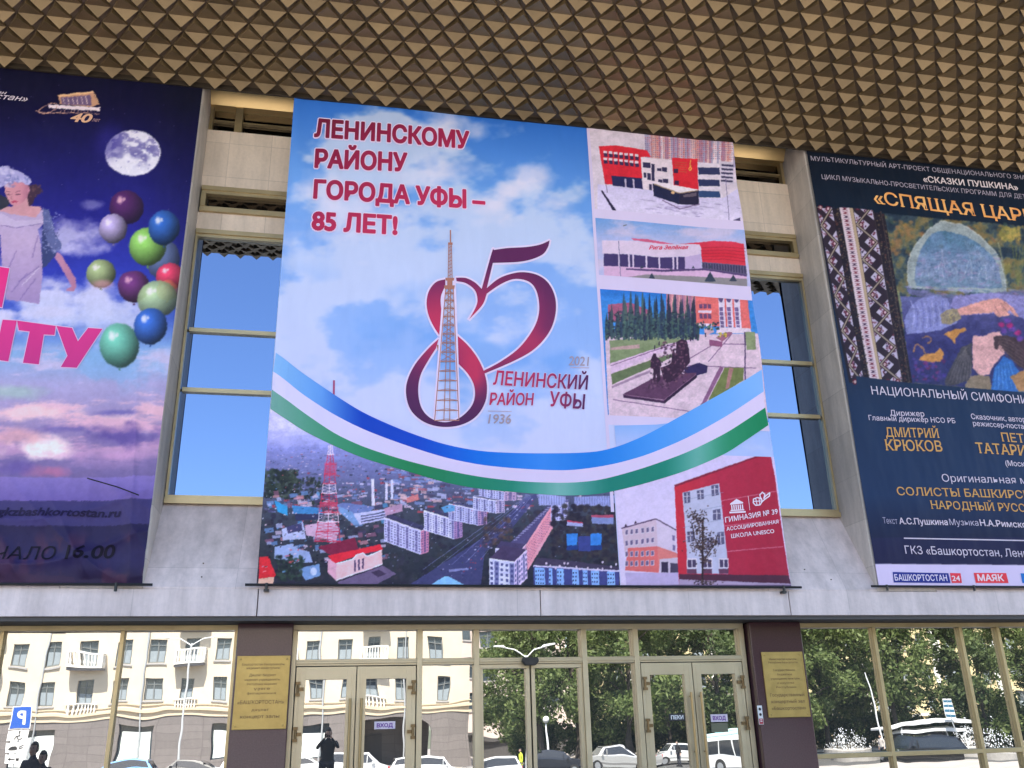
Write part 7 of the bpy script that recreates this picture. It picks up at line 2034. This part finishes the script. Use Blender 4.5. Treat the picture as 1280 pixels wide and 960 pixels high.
def plaque(label, px, lines):
    a, b = wall_pt(*px[0], PF - .012), wall_pt(*px[1], PF - .012); x0, x1, z1, z0 = a[0], b[0], a[2], b[2]
    cx_, cz_ = (x0 + x1) / 2, (z0 + z1) / 2
    r_ = empty('brass_plaque', (cx_, PF - .003, cz_)); tag(r_, label, 'plaque')
    w_, h_ = (x1 - x0) / 2, (z1 - z0) / 2
    m = MB(); m.box(-w_, w_, -.022, -.001, -h_, h_); m.build('plate', M_BRASS, r_, bevel=.006)
    m = MB()
    for q in ((-w_, w_, h_ - .018, h_ - .004), (-w_, w_, -h_ + .004, -h_ + .018)): m.box(q[0] + .004, q[1] - .004, -.027, -.0225, q[2], q[3])
    for q in ((-w_ + .004, -w_ + .018), (w_ - .018, w_ - .004)): m.box(q[0], q[1], -.027, -.0225, -h_ + .0185, h_ - .0185)
    m.build('rim', M_BRASS, r_)
    for st, zf, hf, wf, bold in lines:
        V, Fc, ref = text_geo(st, bold, 0, False); k = hf * h_ * 2 / ref[2]; kx = min(wf * 2 * w_ / (ref[1] - ref[0]), 9); mid = (ref[0] + ref[1]) / 2
        mb = MB(); mb.add([((x - mid) * kx, -.0235 + j * .002, h_ - zf * 2 * h_ + z * k) for x, z, j in V], Fc); mb.build('lettering', M_ENGR, r_)
    for sx_ in (-1, 1):
        for sz_ in (-1, 1):
            o = MB().lathe([(.012, 0), (.010, .006), (.002, .009)], (0, 0, 0), 10).build('screw', M_BRASS, r_); o.matrix_local = Matrix.Translation((sx_ * (w_ - .04), -.0225, sz_ * (h_ - .04))) @ Matrix.Rotation(R(90), 4, 'X')


plaque('brass plaque on the left granite pier, engraved with ten blurred lines', ((297, 820), (357.5, 911)), [('Башҡортостан Республикаһы', .135, .032, .80, .012), ('мәҙәниәт министрлығы', .185, .032, .62, .012), ('Дәүләт бюджет', .285, .036, .5, .014), ('мәҙәниәт учреждениеһы', .345, .032, .66, .012), ('Республика мәҙәниәт', .405, .030, .56, .01), ('үҙәге', .47, .036, .3, .012), ('филармония', .53, .03, .54, .01), ('«БАШҠОРТОСТАН»', .66, .050, .86, .016), ('дәүләт', .755, .036, .32, .012), ('концерт залы', .85, .046, .72, .016)])
plaque('brass plaque on the right granite pier, engraved with large lower lines', ((951, 815), (1013, 896)), [('Министерство культуры', .13, .032, .66, .012), ('Республики Башкортостан', .18, .032, .72, .012), ('Государственное', .30, .034, .52, .012), ('бюджетное', .365, .032, .36, .012), ('учреждение культуры', .43, .032, .70, .012), ('и искусства', .495, .03, .4, .01), ('Республики', .56, .03, .48, .01), ('Государственный', .685, .048, .82, .016), ('концертный зал', .785, .048, .80, .016), ('«Башкортостан»', .885, .048, .82, .016)])
a, b = wall_pt(946, 882, PF), wall_pt(954.5, 905.5, PF)
nt_ = empty('paper_notice', ((a[0] + b[0]) / 2, PF - .003, (a[2] + b[2]) / 2)); tag(nt_, 'small white notice with black pictograms and a red foot on the right granite pier', 'notice')
w_, h_ = (b[0] - a[0]) / 2, (a[2] - b[2]) / 2
MB().box(-w_, w_, -.006, -.001, -h_, h_).build('sheet', M_WPAINT, nt_)
MB().box(-w_ + .006, w_ - .006, -.009, -.0065, -h_ + .006, -h_ * .38).build('red_field', mat('notice_red', (.42, .03, .05), .6), nt_)
m = MB()
for zz in (h_ * .62, h_ * .05): m.lathe([(w_ * .55, -.0065), (w_ * .55, -.0085), (w_ * .36, -.0085), (w_ * .36, -.0065)], (0, 0, 0), 16); n0 = len(m.v) - 64; m.v[n0:] = [(x, z, y + zz) for x, y, z in m.v[n0:]]
m.build('pictograms', M_SGNB, nt_)
m = MB(); m.box(-w_ * .4, w_ * .4, -.0115, -.0095, -h_ * .72, -h_ * .62); m.box(-w_ * .4, w_ * .4, -.0115, -.0095, -h_ * .55, -h_ * .47); m.build('white_bars', M_WPAINT, nt_)


def sticker(name, label, px, st, bg, fg):
    a, b = wall_pt(*px[0], -.02), wall_pt(*px[1], -.02); w_, h_ = (b[0] - a[0]) / 2, (a[2] - b[2]) / 2
    r_ = empty(name, ((a[0] + b[0]) / 2, -.0185, (a[2] + b[2]) / 2)); tag(r_, label, 'sign')
    MB().box(-w_, w_, -.002, .0, -h_, h_).build('sheet', bg, r_)
    if st:
        V, Fc, ref = text_geo(st, .04, 0, False); kx = 1.5 * w_ / (ref[1] - ref[0]); k = 1.0 * h_ / ref[2]; mid = (ref[0] + ref[1]) / 2
        mb = MB(); mb.add([((x - mid) * kx, -.003 + j * .002, z * k - h_ * .5) for x, z, j in V], Fc); mb.build('lettering', fg, r_)
    return r_


M_STK, M_PUR = mat('pale_sticker', (.72, .62, .70), .5), mat('purple_ink', (.16, .03, .30), .5)
sticker('entrance_sticker', 'pale entrance sign reading ВХОД on the right leaf of the left double door', ((468, 902), (494, 911)), 'ВХОД', M_STK, M_PUR)
sticker('entrance_sticker', 'pale entrance sign reading ВХОД on the right leaf of the right double door', ((888, 893), (910, 902)), 'ВХОД', M_STK, M_PUR)
sticker('door_notice', 'dull olive notice just below the entrance sign on the right double door', ((888.5, 904), (910.5, 915)), None, mat('olive_sheet', (.16, .16, .10), .6), M_PUR)
sticker('door_notice', 'black notice with white letters on the left leaf of the right double door', ((836, 892), (857, 901)), 'ПЕКИ', M_SGNB, M_WPAINT)
